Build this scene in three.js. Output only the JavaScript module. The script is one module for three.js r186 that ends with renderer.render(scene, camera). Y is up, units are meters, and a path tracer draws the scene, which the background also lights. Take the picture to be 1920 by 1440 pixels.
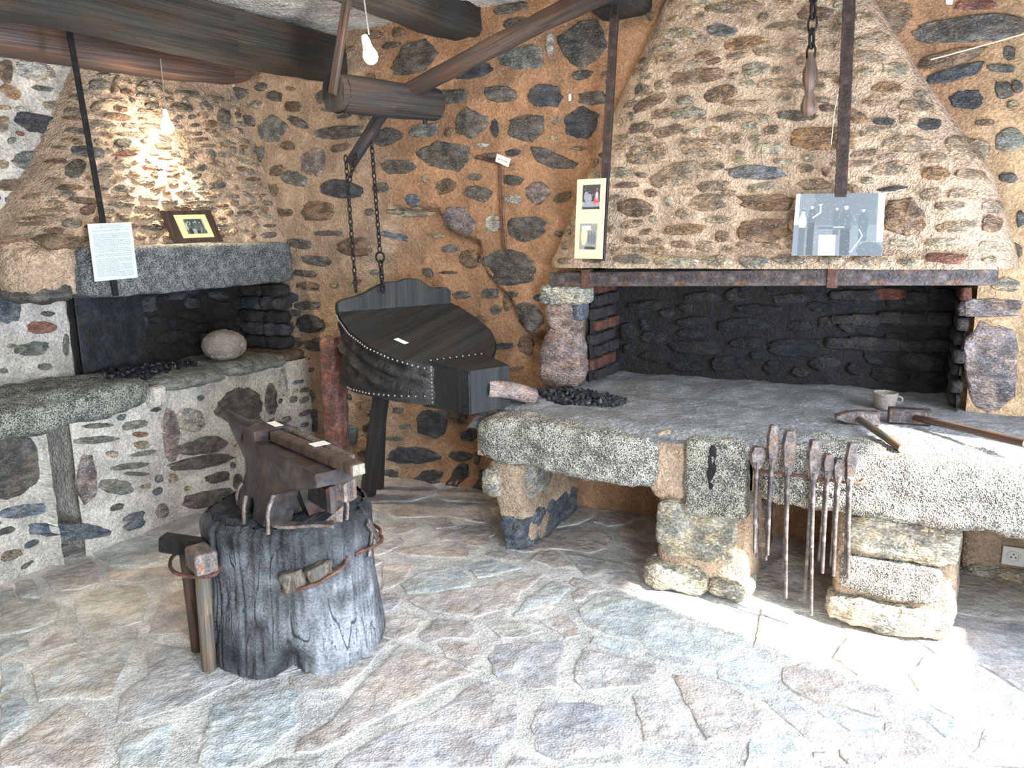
import * as THREE from 'three';
import { mergeGeometries } from 'three/addons/utils/BufferGeometryUtils.js';
import { RectAreaLightUniformsLib } from 'three/addons/lights/RectAreaLightUniformsLib.js';
import { Brush, Evaluator, SUBTRACTION } from 'three-bvh-csg';
import { createNoise3D } from 'simplex-noise';

// ---------------------------------------------------------------- camera, sky, sun, exposure
// x runs along the back wall (to the right), z out of it into the room, y up; metres
const scene = new THREE.Scene();
const camera = new THREE.PerspectiveCamera(2 * Math.atan(720 / 1430) * 180 / Math.PI, 4 / 3, 0.05, 60);
camera.position.set(0, 1.6, 4.05);
camera.rotation.order = 'YXZ';
camera.rotation.set(-Math.atan(280 / 1430), Math.atan2(0.46, 0.888), -0.018);

const renderer = new THREE.WebGLRenderer({ antialias: true });
renderer.toneMapping = THREE.LinearToneMapping;
renderer.toneMappingExposure = 1.95;
renderer.shadowMap.enabled = true;
RectAreaLightUniformsLib.init();

scene.background = new THREE.Color().setRGB(1.6, 1.9, 2.3);      // bright hazy day outside the window

const sun = new THREE.DirectionalLight(new THREE.Color().setRGB(1, 0.95, 0.86), 18);
sun.position.set(-0.6 + 6, 0.4 + 4.8, 1.0 + 1.8);
sun.target.position.set(-0.6, 0.4, 1.0);
sun.shadow.mapSize.set(2048, 2048);
Object.assign(sun.shadow.camera, { left: -3, right: 3, top: 3, bottom: -3, near: 0.5, far: 16 });
sun.shadow.radius = 3;
scene.add(sun, sun.target);

// daylight of the open right-wall window, and fill added at an unseen doorway
function daylight(name, w, h, from, to, rgb, intensity) {
  const l = new THREE.RectAreaLight(new THREE.Color().setRGB(...rgb), intensity, w, h);
  l.name = name; l.position.set(...from); l.lookAt(...to); scene.add(l);
}
daylight('window_daylight', 0.98, 1.26, [1.02, 1.24, 1.21], [0, 1.24, 1.21], [0.8, 0.95, 1.16], 11);
daylight('added_doorway_fill', 1.1, 2.0, [1.02, 1.05, 4.05], [0, 1.05, 4.05], [0.8, 0.95, 1.1], 20);

// ---------------------------------------------------------------- tools
function mulberry(a) { return () => { a |= 0; a = a + 0x6D2B79F5 | 0; let t = Math.imul(a ^ a >>> 15, 1 | a); t = t + Math.imul(t ^ t >>> 7, 61 | t) ^ t; return ((t ^ t >>> 14) >>> 0) / 4294967296; }; }
const noise = createNoise3D(mulberry(11));
const fbm = (x, y, z, o = 3) => { let s = 0, a = 1, t = 0; for (let i = 0; i < o; i++) { s += a * noise(x, y, z); t += a; a *= 0.5; x *= 2.03; y *= 2.03; z *= 2.03; } return s / t; };
const lerp = (a, b, t) => a + (b - a) * t, clamp = (x, a = 0, b = 1) => Math.min(b, Math.max(a, x));
const smooth = (a, b, x) => { const t = clamp((x - a) / (b - a)); return t * t * (3 - 2 * t); };
const table = (tab, x) => { if (x <= tab[0][0]) return tab[0][1]; for (let i = 1; i < tab.length; i++) if (x <= tab[i][0]) return lerp(tab[i - 1][1], tab[i][1], (x - tab[i - 1][0]) / (tab[i][0] - tab[i - 1][0])); return tab[tab.length - 1][1]; };
const V = (x, y, z) => new THREE.Vector3(x, y, z);

// periodic noise for textures
function tile(seed, n) { const r = mulberry(seed), g = Float32Array.from({ length: n * n }, () => r()); return (x, y) => { const xi = Math.floor(x), yi = Math.floor(y), fx = x - xi, fy = y - yi, sx = fx * fx * (3 - 2 * fx), sy = fy * fy * (3 - 2 * fy), at = (i, j) => g[(((j % n) + n) % n) * n + ((i % n) + n) % n]; return lerp(lerp(at(xi, yi), at(xi + 1, yi), sx), lerp(at(xi, yi + 1), at(xi + 1, yi + 1), sx), sy); }; }
function layers(seed, cells) { const t = cells.map((c, i) => [tile(seed + i * 17, c), c]); return (u, v, ratio = 1) => t.map(([f, c]) => f(u * c, v * c * ratio)); }
function texture(w, h, fn, srgb = true) {
  const d = new Uint8Array(w * h * 4);
  for (let y = 0; y < h; y++) for (let x = 0; x < w; x++) { const c = fn(x / w, y / h), o = (y * w + x) * 4; for (let k = 0; k < 3; k++) d[o + k] = clamp((Array.isArray(c) ? c[k] : c), 0, 1) * 255; d[o + 3] = 255; }
  const t = new THREE.DataTexture(d, w, h); t.wrapS = t.wrapT = THREE.RepeatWrapping; t.magFilter = THREE.LinearFilter; t.minFilter = THREE.LinearMipmapLinearFilter; t.generateMipmaps = true;
  if (srgb) t.colorSpace = THREE.SRGBColorSpace; t.needsUpdate = true; return t;
}
const sized = (t, sx, sy = sx) => { const c = t.clone(); c.repeat.set(1 / sx, 1 / sy); c.needsUpdate = true; return c; };

const L1 = layers(101, [4, 9, 23, 61, 128]), L2 = layers(202, [5, 13, 31, 97, 200]), L3 = layers(303, [3, 8, 40, 120, 240]);
const TX = {};
TX.mortar = texture(512, 512, (u, v) => { const n = L1(u, v), g = 0.8 + 0.1 * (n[0] - 0.5) + 0.14 * (n[1] - 0.5) + 0.16 * (n[3] - 0.5) + 0.16 * (n[4] - 0.5); return [g * 1.06, g * 1.03, g]; });
TX.mortarBump = texture(512, 512, (u, v) => { const n = L2(u, v); return 0.5 + 0.35 * (n[1] - 0.5) + 0.5 * (n[2] - 0.5) + 0.5 * (n[3] - 0.5) + 0.35 * (n[4] - 0.5); }, false);
TX.stone = texture(512, 512, (u, v) => {
  const n = L2(u, v), m = L1(u, v, 2), f = L3(u, v, 3); let g = 0.8 + 0.22 * (n[0] - 0.5) + 0.3 * (m[1] - 0.5) + 0.24 * (f[2] - 0.5) + 0.26 * (n[3] - 0.5);
  const fleck = smooth(0.68, 0.85, m[2] * 0.6 + n[3] * 0.4 + 0.15 * (n[1] - 0.5)); g += fleck * 0.25; const w = (n[1] - 0.5) * 0.14;
  return [g + w, g + w * 0.4, g - w * 0.4];
});
TX.stoneBump = texture(512, 512, (u, v) => { const n = L2(u, v), f = L3(u, v, 3); return 0.5 + 0.4 * (n[1] - 0.5) + 0.55 * (f[2] - 0.5) + 0.4 * (n[2] - 0.5) + 0.4 * (f[3] - 0.5); }, false);
TX.granite = texture(512, 512, (u, v) => { const n = L3(u, v), m = L2(u, v), k = m[3] * 0.6 + n[3] * 0.55 + (m[1] - 0.5) * 0.16 + (n[1] - 0.5) * 0.2; const g = lerp(0.36, 1.0, smooth(0.34, 0.78, k)); return [g * 1.01, g * 1.0, g * 0.97]; });
TX.graniteBump = texture(512, 512, (u, v) => { const n = L3(u, v), m = L2(u, v); return 0.3 * m[1] + 0.3 * m[2] + 0.3 * m[3] + 0.2 * n[3]; }, false);
TX.flag = texture(1024, 1024, (u, v) => { const n = L1(u, v), m = L2(u, v), f = L3(u, v), t = (n[0] - 0.5) * 0.2 + (m[1] - 0.5) * 0.3, g = 0.88 + 0.12 * (m[0] - 0.5) + 0.16 * (n[1] - 0.5) + 0.14 * (n[2] - 0.5) + 0.14 * (f[3] - 0.5) + 0.1 * (m[4] - 0.5); return [g + t * 0.18, g + t * 0.02, g - t * 0.14]; });
TX.flagBump = texture(512, 512, (u, v) => { const n = L1(u, v), f = L3(u, v), m = L2(u, v); return 0.5 + 0.5 * (n[1] - 0.5) + 0.45 * (n[2] - 0.5) + 0.4 * (f[2] - 0.5) + 0.25 * (m[4] - 0.5); }, false);
TX.wood = texture(512, 512, (u, v) => { const a = L1(u, v * 0.12 * 8 / 8), f = L3(u, v), k = tileGrain(u, v); const g = 0.62 + 0.5 * (k - 0.5) + 0.3 * (f[0] - 0.5) + 0.22 * (a[1] - 0.5); const w = (f[1] - 0.5) * 0.16; return [g + w, g + w * 0.2, g - w * 0.5]; });
TX.woodBump = texture(512, 512, (u, v) => 0.2 + 0.8 * tileGrain(u, v), false);
TX.metal = texture(512, 512, (u, v) => { const n = L2(u, v), m = L1(u, v), r = smooth(0.55, 0.75, n[1] * 0.6 + m[2] * 0.4), g = 0.7 + 0.3 * (m[1] - 0.5) + 0.25 * (n[2] - 0.5) + 0.15 * (m[3] - 0.5); return [g + r * 0.16, g + r * 0.02, g - r * 0.1]; });
TX.metalBump = texture(512, 512, (u, v) => { const n = L2(u, v), m = L1(u, v); return 0.4 * n[2] + 0.4 * m[3] + 0.2 * n[3]; }, false);
TX.leather = texture(512, 512, (u, v) => { const n = L2(u, v), m = L1(u, v); return 0.62 + 0.5 * (m[1] - 0.5) + 0.3 * (n[2] - 0.5) + 0.2 * (m[3] - 0.5); });
function tileGrain(u, v) { tileGrain.a ??= [tile(7, 64), tile(8, 24), tile(9, 160)]; const [a, b, c] = tileGrain.a; return 0.45 * a(u * 64 + 2 * b(u * 24, v * 24 * 0.125 * 8 / 8), v * 64 / 16) + 0.25 * b(u * 24, v * 3) + 0.3 * c(u * 160, v * 10); }

function material(color, { map, bump, bumpScale = 0.003, size = 0.5, sizeY, rough = 0.9, metal = 0, ...rest } = {}) {
  const m = new THREE.MeshStandardMaterial({ roughness: rough, metalness: metal, ...rest });
  if (Array.isArray(color)) m.color.setRGB(...color); else m.color.set(color);
  if (map) m.map = sized(map, size, sizeY ?? size);
  if (bump) { m.bumpMap = sized(bump, size, sizeY ?? size); m.bumpScale = bumpScale; }
  return m;
}
const stoneTone = { k: '#626163', d: '#80786f', g: '#979589', b: '#858b92', t: '#c4b297', w: '#9c8269', r: '#a57260', o: '#bb9472', p: '#d2c9ba', m: '#a89790' };
const M = { stone: {} };
for (const [k, c] of Object.entries(stoneTone)) M.stone[k] = material(c, { vertexColors: true, map: TX.stone, bump: TX.stoneBump, bumpScale: 0.012, size: 0.42 });
M.hoodStone = {};
for (const [k, c] of Object.entries({ k: '#67625c', d: '#857a6c', g: '#a89a86', b: '#8e8c88', t: '#c4a88a', w: '#a3846a', r: '#a8765f', o: '#b8906a', p: '#cbb899', m: '#a89484' })) M.hoodStone[k] = material(c, { vertexColors: true, map: TX.stone, bump: TX.stoneBump, bumpScale: 0.014, size: 0.42 });
M.sootStone = material('#3a3836', { map: TX.stone, bump: TX.stoneBump, bumpScale: 0.012, size: 0.42 });
M.sootStone2 = material('#4a4340', { map: TX.stone, bump: TX.stoneBump, bumpScale: 0.012, size: 0.42 });
M.sootMortar = material('#2b2928', { map: TX.mortar, bump: TX.mortarBump, bumpScale: 0.01, size: 0.6 });
M.brick = material('#7a4a3c', { map: TX.stone, bump: TX.stoneBump, bumpScale: 0.006, size: 0.42 });
M.mortarCream = material('#dcc2a8', { map: TX.mortar, bump: TX.mortarBump, bumpScale: 0.012, size: 0.55 });
M.mortarPale = material('#e2ded6', { map: TX.mortar, bump: TX.mortarBump, bumpScale: 0.01, size: 0.6 });
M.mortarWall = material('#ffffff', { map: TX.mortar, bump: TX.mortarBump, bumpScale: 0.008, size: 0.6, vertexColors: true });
M.mortarClay = material('#c9a47e', { map: TX.mortar, bump: TX.mortarBump, bumpScale: 0.008, size: 0.6 });
M.mortarFloor = material('#f0f2f2', { map: TX.mortar, bump: TX.mortarBump, bumpScale: 0.006, size: 0.4 });
M.plaster = material('#f2f1ec', { map: TX.mortar, bump: TX.mortarBump, bumpScale: 0.012, size: 0.7 });
M.granite = material('#c0bbb2', { map: TX.granite, bump: TX.graniteBump, bumpScale: 0.012, size: 0.3 });
M.graniteDark = material('#9d978c', { map: TX.granite, bump: TX.graniteBump, bumpScale: 0.012, size: 0.3 });
M.graniteGreen = material('#a2a59d', { map: TX.granite, bump: TX.graniteBump, bumpScale: 0.012, size: 0.35 });
M.graniteBlue = material('#8c8f92', { map: TX.granite, bump: TX.graniteBump, bumpScale: 0.008, size: 0.3 });
M.schist = material('#b0b0a2', { map: TX.stone, bump: TX.stoneBump, bumpScale: 0.012, size: 0.5, sizeY: 0.3 });
M.ash = material('#a9aeb3', { map: TX.mortar, bump: TX.stoneBump, bumpScale: 0.012, size: 0.45 });
M.limestone = material('#dccfb6', { map: TX.stone, bump: TX.stoneBump, bumpScale: 0.016, size: 0.6 });
M.pillarStone = material('#b39a8e', { map: TX.stone, bump: TX.stoneBump, bumpScale: 0.012, size: 0.5 });
const flagTone = { a: '#d6d0c6', b: '#d2d4d1', c: '#d6cac1', d: '#d0c9c4', e: '#cac4c3' };
M.flag = {};
for (const [k, c] of Object.entries(flagTone)) M.flag[k] = material(c, { map: TX.flag, bump: TX.flagBump, bumpScale: 0.012, size: 0.9, rough: 0.8 });
M.beam = material('#5f5448', { map: TX.wood, bump: TX.woodBump, bumpScale: 0.012, size: 0.35, sizeY: 1.6 });
M.beamRed = material('#9a7868', { map: TX.wood, bump: TX.woodBump, bumpScale: 0.008, size: 0.35, sizeY: 1.6 });
M.pole = material('#6f5646', { map: TX.wood, bump: TX.woodBump, bumpScale: 0.005, size: 0.2, sizeY: 1.2 });
M.darkPole = material('#574c45', { map: TX.wood, bump: TX.woodBump, bumpScale: 0.005, size: 0.2, sizeY: 1.2 });
M.handle = material('#7b5a47', { map: TX.wood, bump: TX.woodBump, bumpScale: 0.003, size: 0.1, sizeY: 0.7, rough: 0.55 });
M.pullWood = material('#b08a72', { map: TX.wood, bump: TX.woodBump, bumpScale: 0.002, size: 0.1, sizeY: 0.4, rough: 0.5 });
M.paper = material('#c9cfcd', { rough: 0.8 });
M.handlePale = material('#a8937c', { map: TX.wood, bump: TX.woodBump, bumpScale: 0.003, size: 0.1, sizeY: 0.7, rough: 0.6 });
M.endGrain = material('#d9bfa2', { map: TX.wood, size: 0.1, rough: 0.7 });
M.iron = material('#7a6e6c', { map: TX.metal, bump: TX.metalBump, bumpScale: 0.002, size: 0.3, rough: 0.5, metal: 0.35 });
M.ironBar = material('#5a4742', { map: TX.metal, bump: TX.metalBump, bumpScale: 0.002, size: 0.25, rough: 0.6, metal: 0.3 });
M.anvil = material('#625856', { map: TX.metal, bump: TX.metalBump, bumpScale: 0.0012, size: 0.6, rough: 0.42, metal: 0.4 });
M.tong = material('#9d8f8a', { map: TX.metal, bump: TX.metalBump, bumpScale: 0.0015, size: 0.2, rough: 0.5, metal: 0.25 });
M.rust = material('#8a5f4e', { map: TX.metal, bump: TX.metalBump, bumpScale: 0.002, size: 0.3, rough: 0.75, metal: 0.1 });
M.rustPost = material('#a5766c', { map: TX.metal, bump: TX.metalBump, bumpScale: 0.006, size: 0.35, rough: 0.8 });
M.blackIron = material('#33302f', { map: TX.metal, bump: TX.metalBump, bumpScale: 0.002, size: 0.2, rough: 0.55, metal: 0.4 });
M.plate = material('#3c4146', { map: TX.metal, bump: TX.metalBump, bumpScale: 0.002, size: 0.5, rough: 0.5, metal: 0.3 });
M.bellowBoard = material('#47443f', { map: TX.wood, bump: TX.woodBump, bumpScale: 0.003, size: 0.5, sizeY: 1.4, rough: 0.7 });
M.leather = material('#4b4440', { map: TX.leather, bump: TX.metalBump, bumpScale: 0.004, size: 0.5, rough: 0.55 });
M.nail = material('#b9b0a4', { rough: 0.35, metal: 0.8 });
M.coal = material('#24262a', { rough: 0.42 });
M.white = material('#e9e6de', { rough: 0.6 });
M.cord = material('#8f8a82', { rough: 0.7 });
M.rope = material('#d8cbb0', { rough: 0.9 });
M.boulder = material('#b9b2aa', { map: TX.mortar, bump: TX.graniteBump, bumpScale: 0.012, size: 0.3 });
M.bulb = new THREE.MeshStandardMaterial({ color: '#ffffff', emissive: new THREE.Color().setRGB(1, 0.93, 0.8), emissiveIntensity: 3, roughness: 0.3 });

// geometry finishing: flat triangle soup, normals averaged below a crease angle, uv in metres from the face's main axis
function finish(g, crease = 60, noUv = false) {
  if (g.index) g = g.toNonIndexed();
  const p = g.attributes.position, n = p.count, cc = Math.cos(crease * Math.PI / 180), fn = [], map = new Map(), nor = new Float32Array(n * 3), uv = new Float32Array(n * 2);
  const a = V(), b = V(), c = V(), key = (i) => Math.round(p.getX(i) * 2e4) + ',' + Math.round(p.getY(i) * 2e4) + ',' + Math.round(p.getZ(i) * 2e4);
  for (let i = 0; i < n; i += 3) {
    a.fromBufferAttribute(p, i); b.fromBufferAttribute(p, i + 1); c.fromBufferAttribute(p, i + 2);
    const f = b.clone().sub(a).cross(c.clone().sub(a)); fn.push(f);
    for (let k = 0; k < 3; k++) { const q = key(i + k); (map.get(q) ?? map.set(q, []).get(q)).push(i / 3); }
  }
  const unit = fn.map((f) => f.clone().normalize());
  for (let i = 0; i < n; i++) {
    const t = Math.floor(i / 3), s = V(); for (const o of map.get(key(i))) if (unit[o].dot(unit[t]) >= cc) s.add(fn[o]);
    s.normalize(); nor.set([s.x, s.y, s.z], i * 3);
    const u = unit[t], ax = Math.abs(u.x), ay = Math.abs(u.y), az = Math.abs(u.z), x = p.getX(i), y = p.getY(i), z = p.getZ(i);
    uv.set(ax > ay && ax > az ? [z, y] : ay > az ? [x, z] : [x, y], i * 2);
  }
  g.setAttribute('normal', new THREE.BufferAttribute(nor, 3));
  if (!noUv) g.setAttribute('uv', new THREE.BufferAttribute(uv, 2));
  return g;
}
const ready = (g) => { g.userData.done = true; return g; };
const bare = (g) => { const d = g.userData.done ? (g.index ? g.toNonIndexed() : g) : finish(g), o = new THREE.BufferGeometry(); for (const k of ['position', 'normal', 'uv']) o.setAttribute(k, d.attributes[k]); return o; };
const join = (...gs) => ready(mergeGeometries(gs.map(bare)));
function box(w, h, d, x = 0, y = 0, z = 0, bevel = 0) {
  if (!bevel) return new THREE.BoxGeometry(w, h, d).translate(x, y, z);
  const s = new THREE.Shape(), a = w / 2 - bevel, b = h / 2 - bevel; s.moveTo(-a, -b).lineTo(a, -b).lineTo(a, b).lineTo(-a, b);
  return new THREE.ExtrudeGeometry(s, { depth: d - 2 * bevel, bevelEnabled: true, bevelSize: bevel, bevelThickness: bevel, bevelSegments: 1 }).translate(x, y, z - d / 2 + bevel);
}
// a rough block: a superellipsoid box with noise
function rough(w, h, d, { seg = 10, k = 7, amp = 0.012, f = 5, seed = 1, shape } = {}) {
  const m = Math.max(w, h, d), s = (q) => Math.max(3, Math.round(seg * Math.sqrt(q / m))), g = new THREE.BoxGeometry(2, 2, 2, s(w), s(h), s(d)), p = g.attributes.position, v = V();
  for (let i = 0; i < p.count; i++) {
    v.fromBufferAttribute(p, i); const mx = Math.max(Math.abs(v.x), Math.abs(v.y), Math.abs(v.z)), n = Math.pow(Math.abs(v.x) ** k + Math.abs(v.y) ** k + Math.abs(v.z) ** k, 1 / k);
    v.multiplyScalar(mx / n); const q = v.clone(); v.set(v.x * w / 2, v.y * h / 2, v.z * d / 2);
    const e = fbm(v.x * f + seed * 3.7, v.y * f + seed * 1.3, v.z * f - seed, 3) * amp + noise(v.x * f * 5, v.y * f * 5 + seed, v.z * f * 5) * amp * 0.22; v.addScaledVector(q.normalize(), e);
    if (shape) shape(v);
    p.setXYZ(i, v.x, v.y, v.z);
  }
  return g;
}
function rod(a, b, r0, r1 = r0, seg = 10, wob = 0, rows = 1) {
  const l = a.distanceTo(b); let g = new THREE.CylinderGeometry(r1, r0, l, seg, rows); const p = g.attributes.position;
  if (wob) for (let i = 0; i < p.count; i++) { const x = p.getX(i), y = p.getY(i), z = p.getZ(i), k = 1 + wob * fbm(x * 14, y * 3 + l, z * 14, 2); p.setXYZ(i, x * k + wob * 0.25 * r0 * noise(0, y * 2.2, l), y, z * k); }
  g = ready(finish(g, 50)); g.applyQuaternion(new THREE.Quaternion().setFromUnitVectors(V(0, 1, 0), b.clone().sub(a).normalize())); return g.translate((a.x + b.x) / 2, (a.y + b.y) / 2, (a.z + b.z) / 2);
}
// a squared bar from a to b
function bar(a, b, w, t, up = V(0, 0, 1), bevel = 0.002) {
  const d = b.clone().sub(a), l = d.length(), y = d.normalize(), x = up.clone().cross(y).normalize(), z = x.clone().cross(y);
  return ready(finish(box(w, l, t, 0, 0, 0, Math.min(bevel, t * 0.3)), 30)).applyMatrix4(new THREE.Matrix4().makeBasis(x, y, z).setPosition(a.clone().lerp(b, 0.5)));
}
const tube = (pts, r, seg = 24, rad = 8, closed = false) => new THREE.TubeGeometry(new THREE.CatmullRomCurve3(pts, closed), seg, r, rad, closed);
// a flat panel from its four corners (top left, top right, bottom right, bottom left), with real thickness; returns [front, body]
function panel(c, t) {
  const n = c[1].clone().sub(c[0]).cross(c[3].clone().sub(c[0])).normalize(); if (n.dot(V(0, 1.6, 4.05).sub(c[0])) < 0) n.negate();
  const f = c.map((q) => q.clone().addScaledVector(n, t)), quad = (a, b, d, e) => [a, b, d, a, d, e].flatMap((q) => q.toArray());
  const front = new THREE.BufferGeometry(); front.setAttribute('position', new THREE.Float32BufferAttribute(quad(f[3], f[2], f[1], f[0]), 3));
  front.setAttribute('uv', new THREE.Float32BufferAttribute([0, 0, 1, 0, 1, 1, 0, 0, 1, 1, 0, 1], 2)); front.computeVertexNormals();
  const body = new THREE.BufferGeometry(), pos = []; for (let i = 0; i < 4; i++) { const j = (i + 1) % 4; pos.push(...quad(c[i], c[j], f[j], f[i])); } pos.push(...quad(c[0], c[1], c[2], c[3]));
  pos.push(...quad(...f.map((q) => q.clone().addScaledVector(n, -0.0006)).reverse()));
  body.setAttribute('position', new THREE.Float32BufferAttribute(pos, 3)); return { front, body: finish(body), n, f };
}

// ---------------------------------------------------------------- naming
const used = {};
function numbered(n) { used[n] = (used[n] ?? -1) + 1; return used[n] ? n + '_' + String(used[n]).padStart(3, '0') : n; }
function mesh(name, g, m, parent, crease = 60, noUv = false) {
  const o = new THREE.Mesh(g.userData.done ? g : finish(g, crease, noUv), m); o.name = parent === scene ? numbered(name) : name; o.castShadow = o.receiveShadow = true; parent.add(o); return o;
}
function tag(o, label, category, group, kind) { o.userData.label = label; o.userData.category = category; if (group) o.userData.group = group; if (kind) o.userData.kind = kind; return o; }
function thing(name, label, category, group, kind) { const o = new THREE.Group(); o.name = numbered(name); scene.add(o); return tag(o, label, category, group, kind); }
const structure = (name) => { const o = new THREE.Group(); o.name = name; o.userData.kind = 'structure'; scene.add(o); return o; };

// ---------------------------------------------------------------- masonry
// stones laid on a face: at(u, v) gives the face's point, out the direction it faces
function stoneGeometry(s, at, out, seed, proud) {
  const r = mulberry(seed * 7919 + 13), N = Math.hypot(s[2], s[3]) > 0.06 ? 30 : 18, [u0, v0, ax, ay, bx, by] = s, K = 6 + Math.floor(r() * 5), ex = 2.4 + r() * 1.8, off = r() * 6.3;
  // an angular outline: a few corners joined by chords
  const corner = Array.from({ length: K }, (_, i) => { const t = off + (i + 0.55 * (r() - 0.5)) / K * Math.PI * 2, c = Math.cos(t), d = Math.sin(t), q = Math.pow(Math.abs(c) ** ex + Math.abs(d) ** ex, -1 / ex) * (0.9 + 0.26 * r()); return [c * q, d * q]; });
  const reach = (c, d) => { for (let i = 0; i < K; i++) { const [px, py] = corner[i], [qx, qy] = corner[(i + 1) % K], ex_ = qx - px, ey = qy - py, den = c * ey - d * ex_; if (Math.abs(den) < 1e-9) continue; const t = (px * ey - py * ex_) / den, k = (px * d - py * c) / den; if (t > 0 && k >= -1e-6 && k <= 1.000001) return t; } return 1; };
  const rings = [[1.02, -0.012], [0.97, 0.3], [0.86, 0.85], [0.5, 1.0]], pos = [], col = [], shade = 0.88 + 0.24 * r(), idx = [], tilt = (r() - 0.5) * 0.9, tilt2 = (r() - 0.5) * 0.9;
  const put = (q, t, h) => {
    const c = Math.cos(t), d = Math.sin(t), rr = q * reach(c, d) * (1 + 0.06 * noise(c * 2.6 + seed, d * 2.6, seed * 0.7) + 0.05 * noise(c * 9 + seed, d * 9, seed * 0.3));
    const x = c * rr, y = d * rr, u = u0 + ax * x + bx * y, v = v0 + ay * x + by * y, b = at(u, v), hh = h < 0 ? h : proud * h * (1 + 0.45 * tilt * x + 0.45 * tilt2 * y) + (q < 0.95 ? 0.4 * proud * noise(u * 16, v * 22, seed) : 0);
    const smear = smooth(-0.15, 0.6, noise(c * 3.1 + seed, d * 3.1, seed * 1.9)) * (q > 0.95 ? 0.9 : q > 0.8 ? 0.45 : 0) + 0.12 * noise(u * 25, v * 25, seed), k = shade * (1 + smear); col.push(k, k * (1 - 0.05 * smear), k * (1 - 0.12 * smear));   // mortar smeared over the rim
    pos.push(b[0] + out[0] * hh, b[1] + out[1] * hh, b[2] + out[2] * hh);
  };
  for (const [q, h] of rings) for (let i = 0; i < N; i++) put(q, i / N * Math.PI * 2, h);
  put(0, 0, 1);
  for (let k = 0; k < rings.length - 1; k++) for (let i = 0; i < N; i++) { const a = k * N + i, b = k * N + (i + 1) % N, c = a + N, d = b + N; idx.push(a, b, c, b, d, c); }
  for (let i = 0; i < N; i++) idx.push((rings.length - 1) * N + i, (rings.length - 1) * N + (i + 1) % N, rings.length * N);
  // keep faces turned outwards
  const A = V().fromArray(pos, 0), B = V().fromArray(pos, 12), C = V().fromArray(pos, rings.length * N * 3);
  if (B.sub(A).cross(C.sub(A)).dot(V(...out)) < 0) for (let i = 0; i < idx.length; i += 3) [idx[i], idx[i + 1]] = [idx[i + 1], idx[i]];
  const g = new THREE.BufferGeometry(); g.setAttribute('position', new THREE.Float32BufferAttribute(pos, 3)); g.setAttribute('color', new THREE.Float32BufferAttribute(col, 3)); g.setIndex(idx); return g;
}
let stoneSeed = 1;
function layStones(parent, list, at, out, mats, proud = 0.012) { for (const s of list) { const big = Math.hypot(s[2], s[3]) * Math.hypot(s[4], s[5]) > 0.004; mesh('stone', stoneGeometry(s, at, out, stoneSeed++, proud * (big ? 1.3 : 1)), typeof mats === 'function' ? mats(s) : mats[s[6]] ?? mats.d, parent, 75); } }
// a sheet over a grid: fn(u, v) -> [x, y, z] or null for a hole
function sheet(u0, u1, v0, v1, step, fn, flip = false, tint = null) {
  const nu = Math.max(1, Math.round((u1 - u0) / step)), nv = Math.max(1, Math.round((v1 - v0) / step)), pos = [], col = [], uv = [], idx = [], id = [];
  for (let j = 0; j <= nv; j++) for (let i = 0; i <= nu; i++) { const u = lerp(u0, u1, i / nu), v = lerp(v0, v1, j / nv), p = fn(u, v); id.push(p ? pos.length / 3 : -1); if (p) { pos.push(...p); uv.push(u, v); if (tint) col.push(...tint(u, v)); } }
  for (let j = 0; j < nv; j++) for (let i = 0; i < nu; i++) { const a = id[j * (nu + 1) + i], b = id[j * (nu + 1) + i + 1], c = id[(j + 1) * (nu + 1) + i], d = id[(j + 1) * (nu + 1) + i + 1]; if (a < 0 || b < 0 || c < 0 || d < 0) continue; flip ? idx.push(a, c, b, b, c, d) : idx.push(a, b, c, b, d, c); }
  const g = new THREE.BufferGeometry(); g.setAttribute('position', new THREE.Float32BufferAttribute(pos, 3)); g.setAttribute('uv', new THREE.Float32BufferAttribute(uv, 2)); if (tint) g.setAttribute('color', new THREE.Float32BufferAttribute(col, 3)); g.setIndex(idx); g.computeVertexNormals(); return ready(g);
}
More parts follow.
